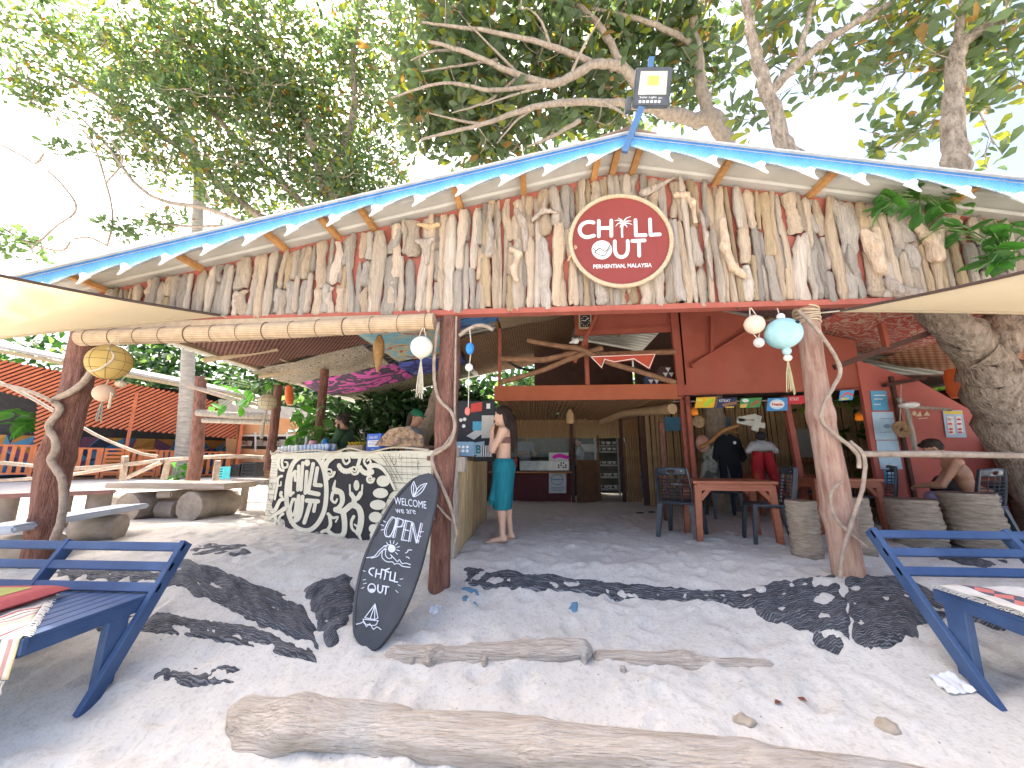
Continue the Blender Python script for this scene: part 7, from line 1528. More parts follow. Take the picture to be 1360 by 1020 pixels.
person('person in a grey shirt standing behind the kitchen counter window', (p.x, 10.5, 0), -60, J, skin_t, clothes=[('t_shirt', tee(J), flat('grey_shirt', (.30, .34, .38)), [lambda X, Y, Z: Z-1.475], .04), ('shorts', shorts(J), pants, [lambda X, Y, Z: Z-.97], .03)], hair=lambda q: [('e', q(-.025, 0, .045), (.098, .082, .085), .02)], h=.014)
J = stand(look=(1, 0, -.2)); p = atY(770, 600, 10.9)
person('person in a pale blue shirt seen through the kitchen door glass', (p.x, 10.9, -.12), 170, J, skin_t, clothes=[('t_shirt', tee(J), flat('pale_blue_shirt', (.42, .52, .60)), [lambda X, Y, Z: Z-1.475], .04), ('shorts', shorts(J), pants, [lambda X, Y, Z: Z-.97], .03)], hair=lambda q: [('e', q(-.025, 0, .045), (.098, .082, .085), .02)], h=.014)
# ---- seated man, bare back, bent over his phone
def seated(lean=.30, drop=.12):
    return dict(pelvis=(-.04, 0, .56), waist=(.05+lean*.2, 0, .68), chest=(.02+lean*.75, 0, .88-drop*.3), neck=(lean*1.15, 0, 1.04-drop*.7), head=(.08+lean*1.45, 0, 1.15-drop), look=(1, 0, -.75 if lean > .15 else -.1), hup=(.6, 0, 1) if lean > .15 else (0, 0, 1),
                hipL=(.0, .09, .54), knL=(.42, .13, .53), anL=(.38, .13, .09), toL=(.57, .15, .018), hipR=(0, -.09, .54), knR=(.42, -.13, .53), anR=(.36, -.13, .09), toR=(.55, -.15, .018),
                shL=(lean*.9, .19, .98-drop*.5), elL=(.28+lean*.3, .22, .70), wrL=(.50, .08, .68), shR=(lean*.9, -.19, .98-drop*.5), elR=(.28+lean*.3, -.22, .70), wrR=(.50, -.08, .68), curl=.9)
J = seated(.17, -.02); navy = flat('purple_grey_shorts', (.26, .22, .32), .9)
man_hair = lambda q: [('e', q(-.03, 0, .045), (.104, .086, .088), .02), ('e', q(-.06, 0, -.01), (.06, .078, .06), .02), ('e', q(.04, 0, .09), (.06, .07, .03), .02)]
def phone(t, q): MB().box((.55, 0, .73), (.15, .075, .01), Matrix.Rotation(R(-35), 3, 'Y')).build('phone', flat('phone_pale', (.5, .55, .5), .3), t)
person('bare backed man in shorts bent forward on the chair by the big trunk', (seatP.x+.17, seatP.y+.0, gz(seatP.x, seatP.y)-.03), 142, J, skin_t, 1.0, clothes=[('shorts', shorts(J), navy, [lambda X, Y, Z: Z-.63], .03)], hair=man_hair, h=.010)
p = atY(1338, 606, 6.3); J = seated(.08, .0)
person('person in a white vest sitting behind the big trunk', (p.x+.15, 6.3, 0), 160, J, skin_t, clothes=[('vest', [('e', J['waist'], (.112, .155, .14), .06), ('e', J['chest'], (.12, .18, .15), .05)], white_print, [lambda X, Y, Z: Z-.98], .04), ('shorts', shorts(J), pants, [lambda X, Y, Z: Z-.63], .03)], hair=man_hair, h=.012)
stp = (p.x+.12, 6.3); solo(MB().lathe((stp[0], stp[1], 0), [(.17, -.03), (.16, .2), (.17, .43)], 18), 'trunk_stool', fib, 'coconut trunk stool under the person in the white vest', 'stool', 'coconut trunk stools', True)
p = atY(1258, 650, 5.9); o = sdf_obj('backpack', [('e', p, (.19, .12, .2)), ('e', p+Vector((.02, -.06, -.06)), (.14, .08, .10))], flat('bag_black', (.015, .015, .018), .9), None, h=.014, org=(p.x, p.y, p.z-.2), noise=wnoise(.006, 25, 4)); setp(o, 'black backpack on the chair against the rose red wall', 'backpack')
# ================================================================ left background: neighbouring restaurant, huts, log seats
nb = thing('lattice_restaurant', 'orange red lattice walled restaurant beyond the log benches', 'building', (-13.4, 12.0, .3))
A0 = atW(0, 632, 11.0); B0 = atW(308, 638, 14.4); ud = Vector((B0.x-A0.x, B0.y-A0.y, 0)).normalized(); nn_ = Vector((ud.y, -ud.x, 0))
if nn_.dot(Vector((0, -1, 0))) < 0: nn_ = -nn_
def npx(px, py, o=0): return atPlane(px, py, A0, nn_)+nn_*o
def uz(px, py): p = npx(px, py); return ((p-A0).dot(ud), p.z)
def nuz(u, z, o=0): return Vector((A0.x, A0.y, 0))+ud*u+nn_*o+Vector((0, 0, z))
lat_m = M('lattice_orange', (.50, .15, .07), (.38, .10, .05), scale=3, bump=.15, rough=.7); pal_m = M('pallet_orange', (.62, .20, .075), (.48, .14, .055), scale=3, bump=.2, rough=.7, rnd=.12)
def inside(u, z, poly):
    c = False; n = len(poly)
    for i in range(n):
        (x0, y0), (x1, y1) = poly[i], poly[i-1]
        if (y0 > z) != (y1 > z) and u < (x1-x0)*(z-y0)/(y1-y0)+x0: c = not c
    return c
lp_ = [uz(*p) for p in [(-160, 450), (0, 478), (75, 492), (150, 505), (235, 522), (316, 540), (314, 583), (110, 566), (78, 598), (74, 630), (38, 630), (46, 575), (50, 533), (0, 520), (-160, 500)]]
mb = MB(); us = [p[0] for p in lp_]; zs = [p[1] for p in lp_]
for sgn, off, sp in ((1, .03, .165),):
    k = -12.0
    while k < 14:
        run = None
        for i in range(0, 330):
            z = min(zs)+(max(zs)-min(zs))*i/329; u = k+sgn*(z)*1.25
            inn = inside(u, z, lp_)
            if inn and run is None: run = (u, z)
            if (not inn or i == 329) and run is not None:
                if abs(z-run[1]) > .05: mb.bar(nuz(run[0], run[1], off), nuz(u, z, off), .02, .062, up=nn_.cross(Vector((sgn*1.25*ud.x, sgn*1.25*ud.y, 1)).normalized()))
                run = None
        k += sp
setp(mb.build('lattice', lat_m, nb), kind='stuff')
MB().prism([(u_, z_) for u_, z_ in lp_], lambda u, v, d: nuz(u, v, -.06-d), .02).build('dark_gap_sheet', M('gap_shade_red', (.13, .04, .025), (.09, .03, .02)), nb)  # dark sheet added behind the slats so the gaps look shaded
# railing of pallet panels
rail_runs = [(-60, 40), (95, 130), (133, 158), (161, 184), (186, 204), (206, 226), (229, 258), (261, 302)]
for ri, (x0, x1) in enumerate(rail_runs):
    u0, z0 = uz(x0, 633); u1, z1 = uz(x1, 637); zt = z0+.86; vert = ri % 2 == 1 and ri > 0
    MB().bar(nuz(u0, zt, .06), nuz(u1, zt, .06), .06, .05).build('rail', pal_m, nb); MB().bar(nuz(u0, z0+.06, .06), nuz(u1, z0+.06, .06), .06, .05).build('rail', pal_m, nb)
    for u in (u0+.03, u1-.03): MB().bar(nuz(u, z0-.1, .055), nuz(u, zt, .055), .07, .05, up=nn_).build('stile', pal_m, nb)
    if vert or ri == 0:
        n = max(3, int((u1-u0)/.16))
        for i in range(n): u = u0+(i+.5)*(u1-u0)/n; MB().bar(nuz(u, z0+.06, .075), nuz(u, zt, .075), .085, .02, up=nn_).build('slat', pal_m, nb)
    else:
        for i in range(6): z = z0+.13+i*.12; MB().bar(nuz(u0, z, .075), nuz(u1, z, .075), .02, .07).build('slat', pal_m, nb)
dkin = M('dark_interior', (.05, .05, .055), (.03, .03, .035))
L0 = uz(-160, 600)[0]; L1 = uz(316, 600)[0]
MB().box(nuz((L0+L1)/2, .12, -1.5), (L1-L0, 3.2, .6), Matrix.Rotation(math.atan2(ud.y, ud.x), 3, 'Z')).build('deck', M('deck_timber', (.25, .14, .08), (.18, .1, .06), bump=.3), nb)
BWo = -2.2
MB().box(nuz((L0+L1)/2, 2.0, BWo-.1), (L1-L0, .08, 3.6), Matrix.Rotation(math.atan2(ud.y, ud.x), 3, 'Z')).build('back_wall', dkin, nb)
MB().box(nuz(L1, 2.0, -1.0), (.10, 2.4, 3.2), Matrix.Rotation(math.atan2(ud.y, ud.x), 3, 'Z')).build('end_wall', lat_m, nb)
# angular mural inside
pal4 = [(.05, .16, .34), (.42, .20, .05), (.18, .08, .16), (.03, .05, .10), (.08, .26, .44), (.5, .28, .08)]; rg4 = random.Random(4)
def msurf(x, y, o): return nuz(x, y, BWo+o)
u = L0; cols_ = [[] for _ in pal4]
pts = {}
nu = 26; nz = 4
for i in range(nu+1):
    for j in range(nz+1): pts[i, j] = (L0+(L1-L0)*i/nu+(rg4.uniform(-.16, .16) if 0 < i < nu else 0), .5+1.3*j/nz+(rg4.uniform(-.12, .12) if 0 < j < nz else 0))
DD = [Decal(msurf, .004) for _ in pal4]
for i in range(nu):
    for j in range(nz):
        q = [pts[i, j], pts[i+1, j], pts[i+1, j+1], pts[i, j+1]]; d = rg4.random() < .5
        for tr in ((q[0], q[1], q[2]), (q[0], q[2], q[3])) if d else ((q[0], q[1], q[3]), (q[1], q[2], q[3])): DD[rg4.randrange(6)].mb.add([msurf(x, y, .004) for x, y in tr], [(0, 1, 2)])
for k, D in enumerate(DD): setp(D.done('mural_triangles', flat('mural_%d' % k, pal4[k]), nb), kind='stuff')
# roof of the restaurant
r0, r1 = uz(-160, 436), uz(345, 532)
rm = M('weathered_metal_roof', (.42, .38, .35), (.30, .27, .25), bump=.2)
V = [nuz(r0[0], r0[1], .45), nuz(r1[0], r1[1], .45), nuz(r1[0], r1[1]+.75, -3.6), nuz(r0[0], r0[1]+.75, -3.6)]
MB().add(V+[v+Vector((0, 0, .09)) for v in V], [(3, 2, 1, 0), (4, 5, 6, 7), (0, 1, 5, 4), (1, 2, 6, 5), (2, 3, 7, 6), (3, 0, 4, 7)]).build('roof', rm, nb)
MB().bar(nuz(r0[0], r0[1]-.06, .40), nuz(r1[0], r1[1]-.06, .40), .05, .10).build('eave_board', M('pale_timber', (.42, .33, .21)), nb)
for px in (78, 160, 240, 312): u, z = uz(px, 636); MB().bar(nuz(u, z-.3, .0), nuz(u, uz(px, 520)[1], .0), .09, .09, up=nn_).build('post', lat_m, nb)
# second, orange walled hut
hut = thing('orange_hut', 'orange plastered hut with a long kitchen window beyond the coconut trunk', 'building', atW(335, 635, 15)); op = M('orange_plaster', (.62, .32, .16), (.52, .26, .13), scale=2, bump=.1)
hd = lambda px, py, dd=0: atW(px, py, 15+dd)
def wallq(p0, p1, p2, p3, nm, m, th=.12, dd=0): V = [hd(*p, dd) for p in (p0, p1, p2, p3)]; V2 = [hd(*p, dd+th) for p in (p0, p1, p2, p3)]; MB().add(V+V2, [(0, 1, 2, 3), (7, 6, 5, 4), (0, 4, 5, 1), (1, 5, 6, 2), (2, 6, 7, 3), (3, 7, 4, 0)]).build(nm, m, hut)
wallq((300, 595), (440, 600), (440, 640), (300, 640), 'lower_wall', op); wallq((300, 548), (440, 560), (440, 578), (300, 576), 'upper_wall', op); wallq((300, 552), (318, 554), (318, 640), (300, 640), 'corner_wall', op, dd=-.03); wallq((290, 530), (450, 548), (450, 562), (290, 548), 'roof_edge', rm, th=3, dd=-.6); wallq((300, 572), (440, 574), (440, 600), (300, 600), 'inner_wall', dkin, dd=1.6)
for px in (318, 338, 358, 380): wallq((px, 574), (px+2.5, 574), (px+2.5, 600), (px, 600), 'window_frame', flat('frame_white', (.6, .58, .54)), th=.06, dd=-.02)
wallq((308, 577), (440, 577), (440, 579.5), (308, 579.5), 'window_head', flat('frame_white', (.6, .58, .54)), th=.08, dd=-.04)
for i, px in enumerate((322, 330, 344, 352, 366, 374)): q = hd(px, 592, .7); MB().lathe(q, [(.10, 0), (.12, .14+.05*(i % 3)), (.05, .2)], 10).build('pot', flat('pot_grey', (.4, .4, .42), .4), hut, smooth=True)
# crates
cr_d = flat('crate_black', (.02, .02, .024), .5)
def crate(px0, px1, py0, py1, W, m, label):
    p = atW((px0+px1)/2, py1, W); s_ = W/F; w_, h_ = (px1-px0)*s_, (py1-py0)*s_; t = thing('plastic_crate', label, 'crate', p, group='plastic crates by the huts')
    for k in range(5): MB().box(p+Vector((0, 0, h_*(k+.5)/5)), (w_, .3, h_/5*.62)).build('band', m, t)
    for sx in (-1, 1): MB().box(p+Vector((sx*w_*.46, -.005, h_/2)), (w_*.09, .3, h_)).build('corner', m, t)
    MB().box(p+Vector((0, .02, h_/2)), (w_*.9, .25, h_*.96)).build('inner', flat('crate_inner', (.04, .04, .045)), t)
crate(311, 323, 617, 633, 9.5, cr_d, 'narrow black plastic crate behind the rough log stool'); crate(325, 345, 614, 633, 9.5, cr_d, 'wide black plastic crate behind the rough log stool'); crate(289, 301, 620, 636, 12, flat('crate_cyan', (.08, .5, .55), .5), 'turquoise plastic crate standing on the sunlit sand')
# coconut palm
pm = M('palm_trunk', (.46, .42, .38), (.26, .23, .20), scale=4, st=(1, 1, 5), bump=1.0, dist=.05, rough=.95)
pb = atW(238, 640, 13.0); path = [pb+Vector((0, 0, -.2)), atW(243, 600, 13), atW(248, 520, 13), atW(252, 430, 13.2), atW(262, 300, 13.4), atW(258, 200, 13.7), atW(210, 110, 14)]
palm = thing('coconut_palm', 'tall grey ringed coconut palm beside the lattice restaurant', 'tree', pb)
sp = smooth_path(path, 14); MB().tube(sp, [.24*(1-.5*i/len(sp))*(1+.03*(i % 2)) for i in range(len(sp))], 14).build('trunk', pm, palm, smooth=True)
fr_m = translucent('palm_frond', (.10, .15, .06), (1.2, 1.3, .6), .4, rnd=0, c2=(.07, .10, .045)); pc = path[-1]; rgp = random.Random(2)
for k in range(22):
    a = k*2.4+rgp.uniform(-.2, .2); el = rgp.uniform(-.3, 1.1); L = rgp.uniform(2.6, 3.6); d = Vector((math.cos(a)*math.cos(el), math.sin(a)*math.cos(el), math.sin(el))); P = [pc+d*L*t+Vector((0, 0, -1.5*t*t*(1.1-.4*el))) for t in np.linspace(0, 1, 12)]
    mb = MB(); mb.tube(P, [.03*(1-.85*i/11) for i in range(12)], 4); side = d.cross(Vector((0, 0, 1))).normalized()
    for i in range(1, 12):
        for f in (0, .5):
            q = P[i-1].lerp(P[i], f); tg = (P[i]-P[i-1]).normalized(); ll = .75*math.sin(math.pi*min(.15+.85*(i-1+f)/11.2, 1))+.12
            for sd in (-1, 1): e = q+side*sd*ll*.8+tg*ll*.45+Vector((0, 0, -.35*ll)); wv = tg*.03; mb.add([q-wv, q+wv, e+wv*.2, q.lerp(e, .5)-wv*.8], [(0, 1, 2, 3)])
    mb.build('frond', fr_m, palm)
# open branch fence
def stick(pl, r, W, label, grp='branch fence in front of the huts'):
    return solo(MB().tube(smooth_path([atW(x, y, W+(d[0] if d else 0)) for x, y, *d in pl], 4), r, 7, wob=.14, seed=len(pl)), 'fence_branch', wood_branch, label, 'fence', grp, True)
FWd = 9.6
stick([(-30, 612), (40, 618), (100, 622), (165, 617), (230, 610), (300, 606), (350, 608)], .05, FWd, 'long crooked top branch of the beach fence')
stick([(-30, 640), (60, 634), (110, 628), (165, 619)], .04, FWd-.2, 'lower crooked branch of the beach fence rising to the post')
stick([(170, 634), (195, 622), (215, 613)], .05, FWd-.1, 'short slanting brace branch of the beach fence')
stick([(163, 638), (166, 606)], .07, FWd, 'upright fence post beside the slanting brace'); stick([(218, 636), (224, 610)], .07, FWd, 'upright fence post in front of the coconut trunk'); stick([(286, 640), (289, 612)], .07, FWd, 'upright fence post beside the turquoise crate')
stick([(70, 528), (110, 568), (180, 600), (210, 606)], .03, 8.2, 'thin dry branch hanging from the vine towards the fence'); stick([(-20, 500), (30, 522), (75, 548)], .03, 7.5, 'thin dry branch crossing in front of the dark window')
# red brown pole with blind behind the fence
pp = atW(256, 640, 9.0); rp = thing('shelter_pole', 'red brown shelter pole with a weathered rolled blind beside the coconut trunk', 'pole', pp)
MB().tube([pp+Vector((0, 0, -.3)), atW(262, 600, 9), atW(267, 500, 9)], [.14, .13, .12], 10, wob=.06).build('pole', wood_post, rp, smooth=True)
MB().tube([atW(262, 548, 8.8), atW(310, 552, 8.8), atW(362, 553, 8.8)], .08, 10, wob=.05).build('rolled_blind', wood_grey, rp, smooth=True); MB().tube([atW(270, 558, 8.8), atW(362, 561, 8.8)], .06, 8, wob=.05).build('rolled_blind', wood_grey, rp, smooth=True); MB().tube([atW(250, 512, 8.9), atW(310, 530, 8.9), atW(372, 545, 8.9)], .05, 8, wob=.1).build('crooked_beam', wood_branch, rp, smooth=True)
# log tables and benches on the sand
lg = M('grey_log', (.40, .34, .28), (.25, .205, .165), scale=6, bump=.6, rough=.92); lgp = M('pale_plank', (.46, .38, .31), (.33, .265, .21), scale=5, st=(.6, 5, 5), bump=.4, rough=.85); bluep = M('blue_white_plank', (.48, .52, .58), (.38, .42, .5), scale=4, bump=.2)
def slabt(pl, th, depth, m, sup, label, name='log_bench', cat='bench', grp='rough log benches'):
    """pl: two pixel ends of the top's front edge on height z; sup: list of (fraction, radius, kind)"""
    (xa_, ya_), (xb_, yb_), z = pl; a = atZ(xa_, ya_, z); b = atZ(xb_, yb_, z); d = (b-a).normalized(); n = Vector((-d.y, d.x, 0)); c = (a+b)/2
    if n.y < 0: n = -n
    t = thing(name, label, cat, (c.x, c.y, gz(c.x, c.y)), group=grp)
    P = [a, b, b+n*depth, a+n*depth]; P = [p+Vector((0, 0, rng.uniform(-.012, .012))) for p in P]
    MB().add(P+[p-Vector((0, 0, th)) for p in P], [(0, 1, 2, 3), (7, 6, 5, 4), (0, 4, 5, 1), (1, 5, 6, 2), (2, 6, 7, 3), (3, 7, 4, 0)]).build('top', m, t, bevel=min(.02, th*.3))
    for f, r_, kd in sup:
        q = a.lerp(b, f)+n*depth*.5; zf = gz(q.x, q.y)
        if kd == 'v': MB().tube([(q.x, q.y, zf-.08), (q.x, q.y, z-th+.01)], [r_, r_*.95], 12, wob=.06).build('log_support', lg, t, smooth=True)
        else: MB().tube([q-n*depth*.55+Vector((0, 0, zf+r_*.85-q.z)), q+n*depth*.55+Vector((0, 0, zf+r_*.85-q.z))], r_, 14, wob=.05).build('log_support', lg, t, smooth=True)
    return t
slabt(((138, 641), (300, 642), .60), .10, .75, lgp, [(.25, .24, 'h'), (.75, .24, 'h')], 'long grey plank table on thick logs near the coconut trunk', 'log_table', 'table')
slabt(((228, 652), (304, 646), .46), .12, .30, lgp, [(.15, .16, 'h'), (.85, .15, 'h')], 'half log bench between the plank table and the rough stool')
slabt(((308, 636), (352, 638), .62), .09, .4, wood_grey, [(.12, .07, 'v'), (.9, .06, 'v')], 'rough grey log stool beside the painted counter', 'log_stool', 'stool')
slabt(((-60, 702), (152, 670), .36), .07, .42, bluep, [(.25, .15, 'h'), (.72, .16, 'h')], 'bluish plank bench on round logs nearest the red brown post')
slabt(((-80, 660), (150, 652), .52), .06, .6, M('maroon_plank', (.36, .20, .17), (.28, .15, .13), bump=.2), [(.3, .15, 'v'), (.62, .17, 'v'), (.9, .15, 'v')], 'dull maroon plank table behind the bluish bench', 'log_table', 'table')
for i, (px, py, r_, lab) in enumerate([(160, 680, .2, 'round pale log lying at the end of the bluish bench'), (285, 668, .15, 'short log block under the half log bench')]):
    q = atZ(px, py, 0); solo(MB().tube([q+Vector((-.28, .1, r_*.8)), q+Vector((.28, .3, r_*.8))], r_, 14, wob=.05), 'log_block', lg, lab, 'log', 'loose log blocks', True)
# ================================================================ trees
bark = M('grey_bark', (.40, .33, .265), (.22, .175, .14), scale=7, st=(2, 2, 1), bump=.9, rough=.95, spec=.1, dist=.03)
leafA = translucent('small_leaf', (.105, .150, .072), (2.0, 2.3, 1.1), .48, rough=.42, c2=(.07, .105, .052), scale=.9, spec=.45)
leafB = translucent('almond_leaf', (.105, .145, .075), (1.9, 2.1, 1.1), .45, rough=.38, c2=(.075, .105, .055), scale=.8, spec=.5)
leafY = translucent('yellow_leaf', (.23, .24, .04), (2.2, 2.1, .8), .5, rough=.45, c2=(.16, .19, .035), scale=.8, spec=.4)
leafO = translucent('ochre_leaf', (.26, .17, .06), (1.9, 1.5, .7), .45, rough=.5, c2=(.18, .11, .04), scale=.8)
def leaf_arrays(C, Dn, L, wr, rs):
    """C (n,3) bases, Dn (n,3) directions, L (n,) lengths -> verts, quads"""
    n = len(C); Dn = Dn/np.linalg.norm(Dn, axis=1, keepdims=True); r = rs.randn(n, 3); S = np.cross(Dn, r); S /= np.linalg.norm(S, axis=1, keepdims=True)+1e-9; N_ = np.cross(S, Dn)
    flip = N_[:, 2] < 0; N_[flip] *= -1; S[flip] *= -1
    L = L[:, None]; W = L*wr*.5
    droop = -N_*L*.16
    P = [C, C+Dn*L*.32+S*W*.62+N_*L*.03, C+Dn*L*.72+S*W+N_*L*.03+droop*.5, C+Dn*L+droop, C+Dn*L*.72-S*W+N_*L*.03+droop*.5, C+Dn*L*.32-S*W*.62+N_*L*.03]
    V = np.stack(P, 1).reshape(-1, 3); b = np.arange(n)[:, None]*6
    Q = np.concatenate([b+np.array([[0, 1, 2, 3]]), b+np.array([[0, 3, 4, 5]])], 1).reshape(-1, 4); return V, Q
def crown(blobs, ncl, per, L, wr, seed, up=.35, spread=.16):
    rs = np.random.RandomState(seed); C = []
    tot = sum(b[2] for b in blobs)
    for (c, r, w_) in blobs:
        k = int(ncl*w_/tot); d = rs.randn(k, 3); d /= np.linalg.norm(d, axis=1, keepdims=True); rad = rs.rand(k, 1)**(.42); C.append(np.array(c)+d*rad*np.array(r)*(1+.15*np.sin(d[:, :1]*7+seed)))
    C = np.concatenate(C)
    B = np.repeat(C, per, 0); n = len(B); D_ = rs.randn(n, 3); D_[:, 2] = D_[:, 2]*.6+up; D_ /= np.linalg.norm(D_, axis=1, keepdims=True)
    B = B+D_*spread*rs.rand(n, 1); Ls = L*(.6+.6*rs.rand(n)); V, Q = leaf_arrays(B, D_, Ls, wr, rs)
    return C, V, Q, n
def tree(label, base, limbs, blobs, ncl, per, L, wr, seed, mats, name='tree', spread=.16, twig=.012, nleafparts=0, bk=None, tw_every=1, mix=(.84, .12, .04)):
    t = thing(name, label, 'tree', base); bk = bk or bark; nodes = []
    mb = None
    for li, (pts, r0, r1) in enumerate(limbs):
        sp = smooth_path(pts, 7); n = len(sp); rg_ = random.Random(seed+li)
        rad = [r0+(r1-r0)*i/(n-1) for i in range(n)]; sp = [p+Vector((rg_.uniform(-1, 1), rg_.uniform(-1, 1), rg_.uniform(-1, 1)))*min(r*.25, .05) for p, r in zip(sp, rad)]
        MB().tube(sp, [r*(1+rg_.uniform(-.06, .06)) for r in rad], 12 if r0 > .1 else 8, wob=.05, seed=li).build('trunk' if li == 0 else 'limb', bk, t, smooth=True); nodes += [(p, r) for p, r in zip(sp[n//4:], rad[n//4:])]
    C, V, Q, n = crown(blobs, ncl, per, L, wr, seed, spread=spread)
    # twigs from clusters to the nearest limb
    NP = np.array([tuple(p) for p, r in nodes]); mb = MB(); rg_ = random.Random(seed)
    order = list(range(0, len(C), tw_every)); added = [NP]
    for i in order:
        c = C[i]; d = np.linalg.norm(NP-c, axis=1)+np.maximum(0, (NP[:, 2]-c[2]))*.6; j = int(np.argmin(d)); a = Vector(NP[j]); b = Vector(c); L_ = (b-a).length
        if L_ < .15 or L_ > 4.5: continue
        k = max(2, int(L_/.4)); P = []
        for q in range(k+1):
            f = q/k; P.append(a.lerp(b, f)+Vector((rg_.uniform(-1, 1), rg_.uniform(-1, 1), rg_.uniform(-1, 1)))*(.10*L_*.35 if 0 < q < k else 0)+Vector((0, 0, -.10*L_*math.sin(math.pi*f))))
        mb.tube(P, [max(.005, twig*(.6+L_*.45)*(1-.7*q/k)) for q in range(k+1)], 4 if L_ < 1.2 else 5, cap=False)
        if len(NP) < 4000: NP = np.concatenate([NP, np.array([tuple(p) for p in P[1:-1]]).reshape(-1, 3)])
    if mb.v: setp(mb.build('twigs', bk, t, smooth=True), kind='stuff')
    rs = np.random.RandomState(seed+5); o_ = np.array(ORG[t])
    nf = len(Q); lid = np.repeat(rs.choice(len(mats), nf//2, p=np.array(mix[:len(mats)])/sum(mix[:len(mats)])), 2)
    me = arr_mesh('foliage', V-o_, Q, False, mi=lid); o = link('foliage', me, list(mats), t, ORG[t]); setp(o, kind='stuff')
    return t, C
mA = [leafA, leafY, leafO]; mB = [leafB, leafY, leafO]
def aW(px, py, W): return atW(px, py, W)
# left tree: small dense leaves, trunk rising through the back of the bar
b1 = Vector((-3.0, 9.3, 0))
tree('broad leafy tree with fine leaves and fanning branches behind the left of the roof', b1,
     [([b1+Vector((0, 0, -.1)), (-2.85, 9.3, 1.4), (-2.5, 9.35, 2.6), (-2.5, 9.6, 4.0), aW(430, 250, 10.5)], .24, .13),
      ([(-2.5, 9.6, 4.0), aW(340, 285, 10.5), aW(230, 190, 10.5), aW(120, 120, 10.5), aW(20, 60, 10.5)], .12, .03),
      ([(-2.5, 9.7, 4.2), aW(330, 200, 11), aW(240, 100, 11), aW(170, 20, 11)], .11, .03),
      ([aW(430, 250, 10.5), aW(400, 150, 11), aW(350, 60, 11.5), aW(320, -60, 11.5)], .12, .04),
      ([aW(430, 250, 10.5), aW(470, 150, 11), aW(470, 60, 11), aW(500, -60, 11)], .11, .04),
      ([(-2.5, 9.5, 3.6), aW(330, 300, 9.5), aW(200, 260, 9.5), aW(140, 190, 9.5), aW(100, 150, 9.5)], .07, .018),
      ([aW(330, 300, 9.8), aW(240, 300, 9.8), aW(170, 290, 9.6)], .05, .015)],
     [(aW(440, 150, 11.5), (2.6, 2.2, 2.6), 5.2), (aW(340, 110, 11), (2.2, 2.0, 2.3), 4.0), (aW(240, 80, 10.5), (1.9, 1.7, 1.6), 2.4), (aW(470, 260, 10.8), (1.7, 1.5, 1.2), 2.2), (aW(330, 240, 10.5), (1.5, 1.4, 1.2), 1.6), (aW(100, 60, 10.0), (1.7, 1.4, 1.1), 1.0), (aW(520, 40, 11.5), (2.2, 2.2, 1.8), 2.2), (aW(190, 180, 10), (1.3, 1.1, 1.2), 1.1), (aW(300, -60, 10.5), (3, 2.4, 1.6), 1.8), (aW(220, 295, 9.8), (.5, .4, .25), .12), (aW(40, 110, 9.5), (.9, .8, .7), .35)],
     3700, 9, .18, .46, 3, mA, spread=.24, twig=.014)
# centre tree: big leaved, bare crooked limbs showing under the crown
b2 = Vector((3.7, 8.35, 0))
tree('big leaved almond tree with crooked bare limbs rising behind the ridge', b2,
     [([b2+Vector((0, 0, -.1)), (3.7, 8.3, 1.5), (3.65, 8.2, 3.0), aW(965, 190, 8.6), aW(925, 160, 8.6)], .2, .16),
      ([aW(965, 200, 8.6), aW(935, 130, 8.5), aW(925, 60, 8.5), aW(915, -30, 8.5)], .15, .07),
      ([aW(925, 160, 8.5), aW(870, 145, 8.2), aW(830, 95, 8.0), aW(790, 85, 7.8), aW(740, 110, 7.6), aW(690, 100, 7.4), aW(620, 70, 7.2), aW(570, 55, 7.2)], .14, .025),
      ([aW(790, 85, 7.8), aW(730, 60, 7.5), aW(640, 40, 7.3), aW(560, 30, 7.2)], .07, .02),
      ([aW(870, 145, 8.2), aW(800, 135, 7.8), aW(720, 140, 7.4), aW(640, 165, 7.2), aW(560, 185, 7.2)], .09, .02),
      ([aW(830, 95, 8.0), aW(800, 40, 8), aW(760, 0, 8), aW(700, -40, 8)], .09, .03),
      ([aW(740, 110, 7.6), aW(660, 120, 7.3), aW(590, 110, 7.1), aW(520, 130, 7.1)], .05, .015),
      ([aW(925, 60, 8.5), aW(860, 30, 8.3), aW(780, 10, 8)], .08, .03), ([aW(770, 160, 7.6), aW(735, 180, 7.4), aW(700, 195, 7.4)], .045, .014)]+[([aW(*a, 7.6), aW((a[0]+b[0])/2+rng.uniform(-8, 8), (a[1]+b[1])/2+rng.uniform(-10, 10), 7.4), aW(*b, 7.2)], .035, .010) for a, b in (((740, 110), (640, 140)), ((690, 100), (600, 150)), ((690, 100), (620, 30)), ((660, 80), (560, 95)), ((720, 140), (660, 190)), ((800, 135), (850, 180)), ((640, 165), (570, 150)), ((620, 70), (545, 80)), ((760, 95), (800, 20)), ((730, 60), (700, 10)))],
     [(aW(700, 60, 8.6), (2.3, 1.5, 1.0), 3.2), (aW(600, 110, 8.4), (1.6, 1.3, 1.1), 2.6), (aW(820, 30, 9.0), (1.8, 1.4, 1.0), 2.6), (aW(640, 175, 8.4), (1.7, 1.1, .55), 1.8), (aW(780, 150, 9.0), (1.5, 1.0, .55), 1.4), (aW(900, 110, 9.2), (1.2, .9, .9), 1.2), (aW(930, 0, 8.5), (1.5, 1.3, .9), 1.2), (aW(660, -70, 8.0), (3.2, 2.2, 1.2), 3.0)],
     1150, 9, .28, .52, 8, mB, spread=.22, twig=.016)
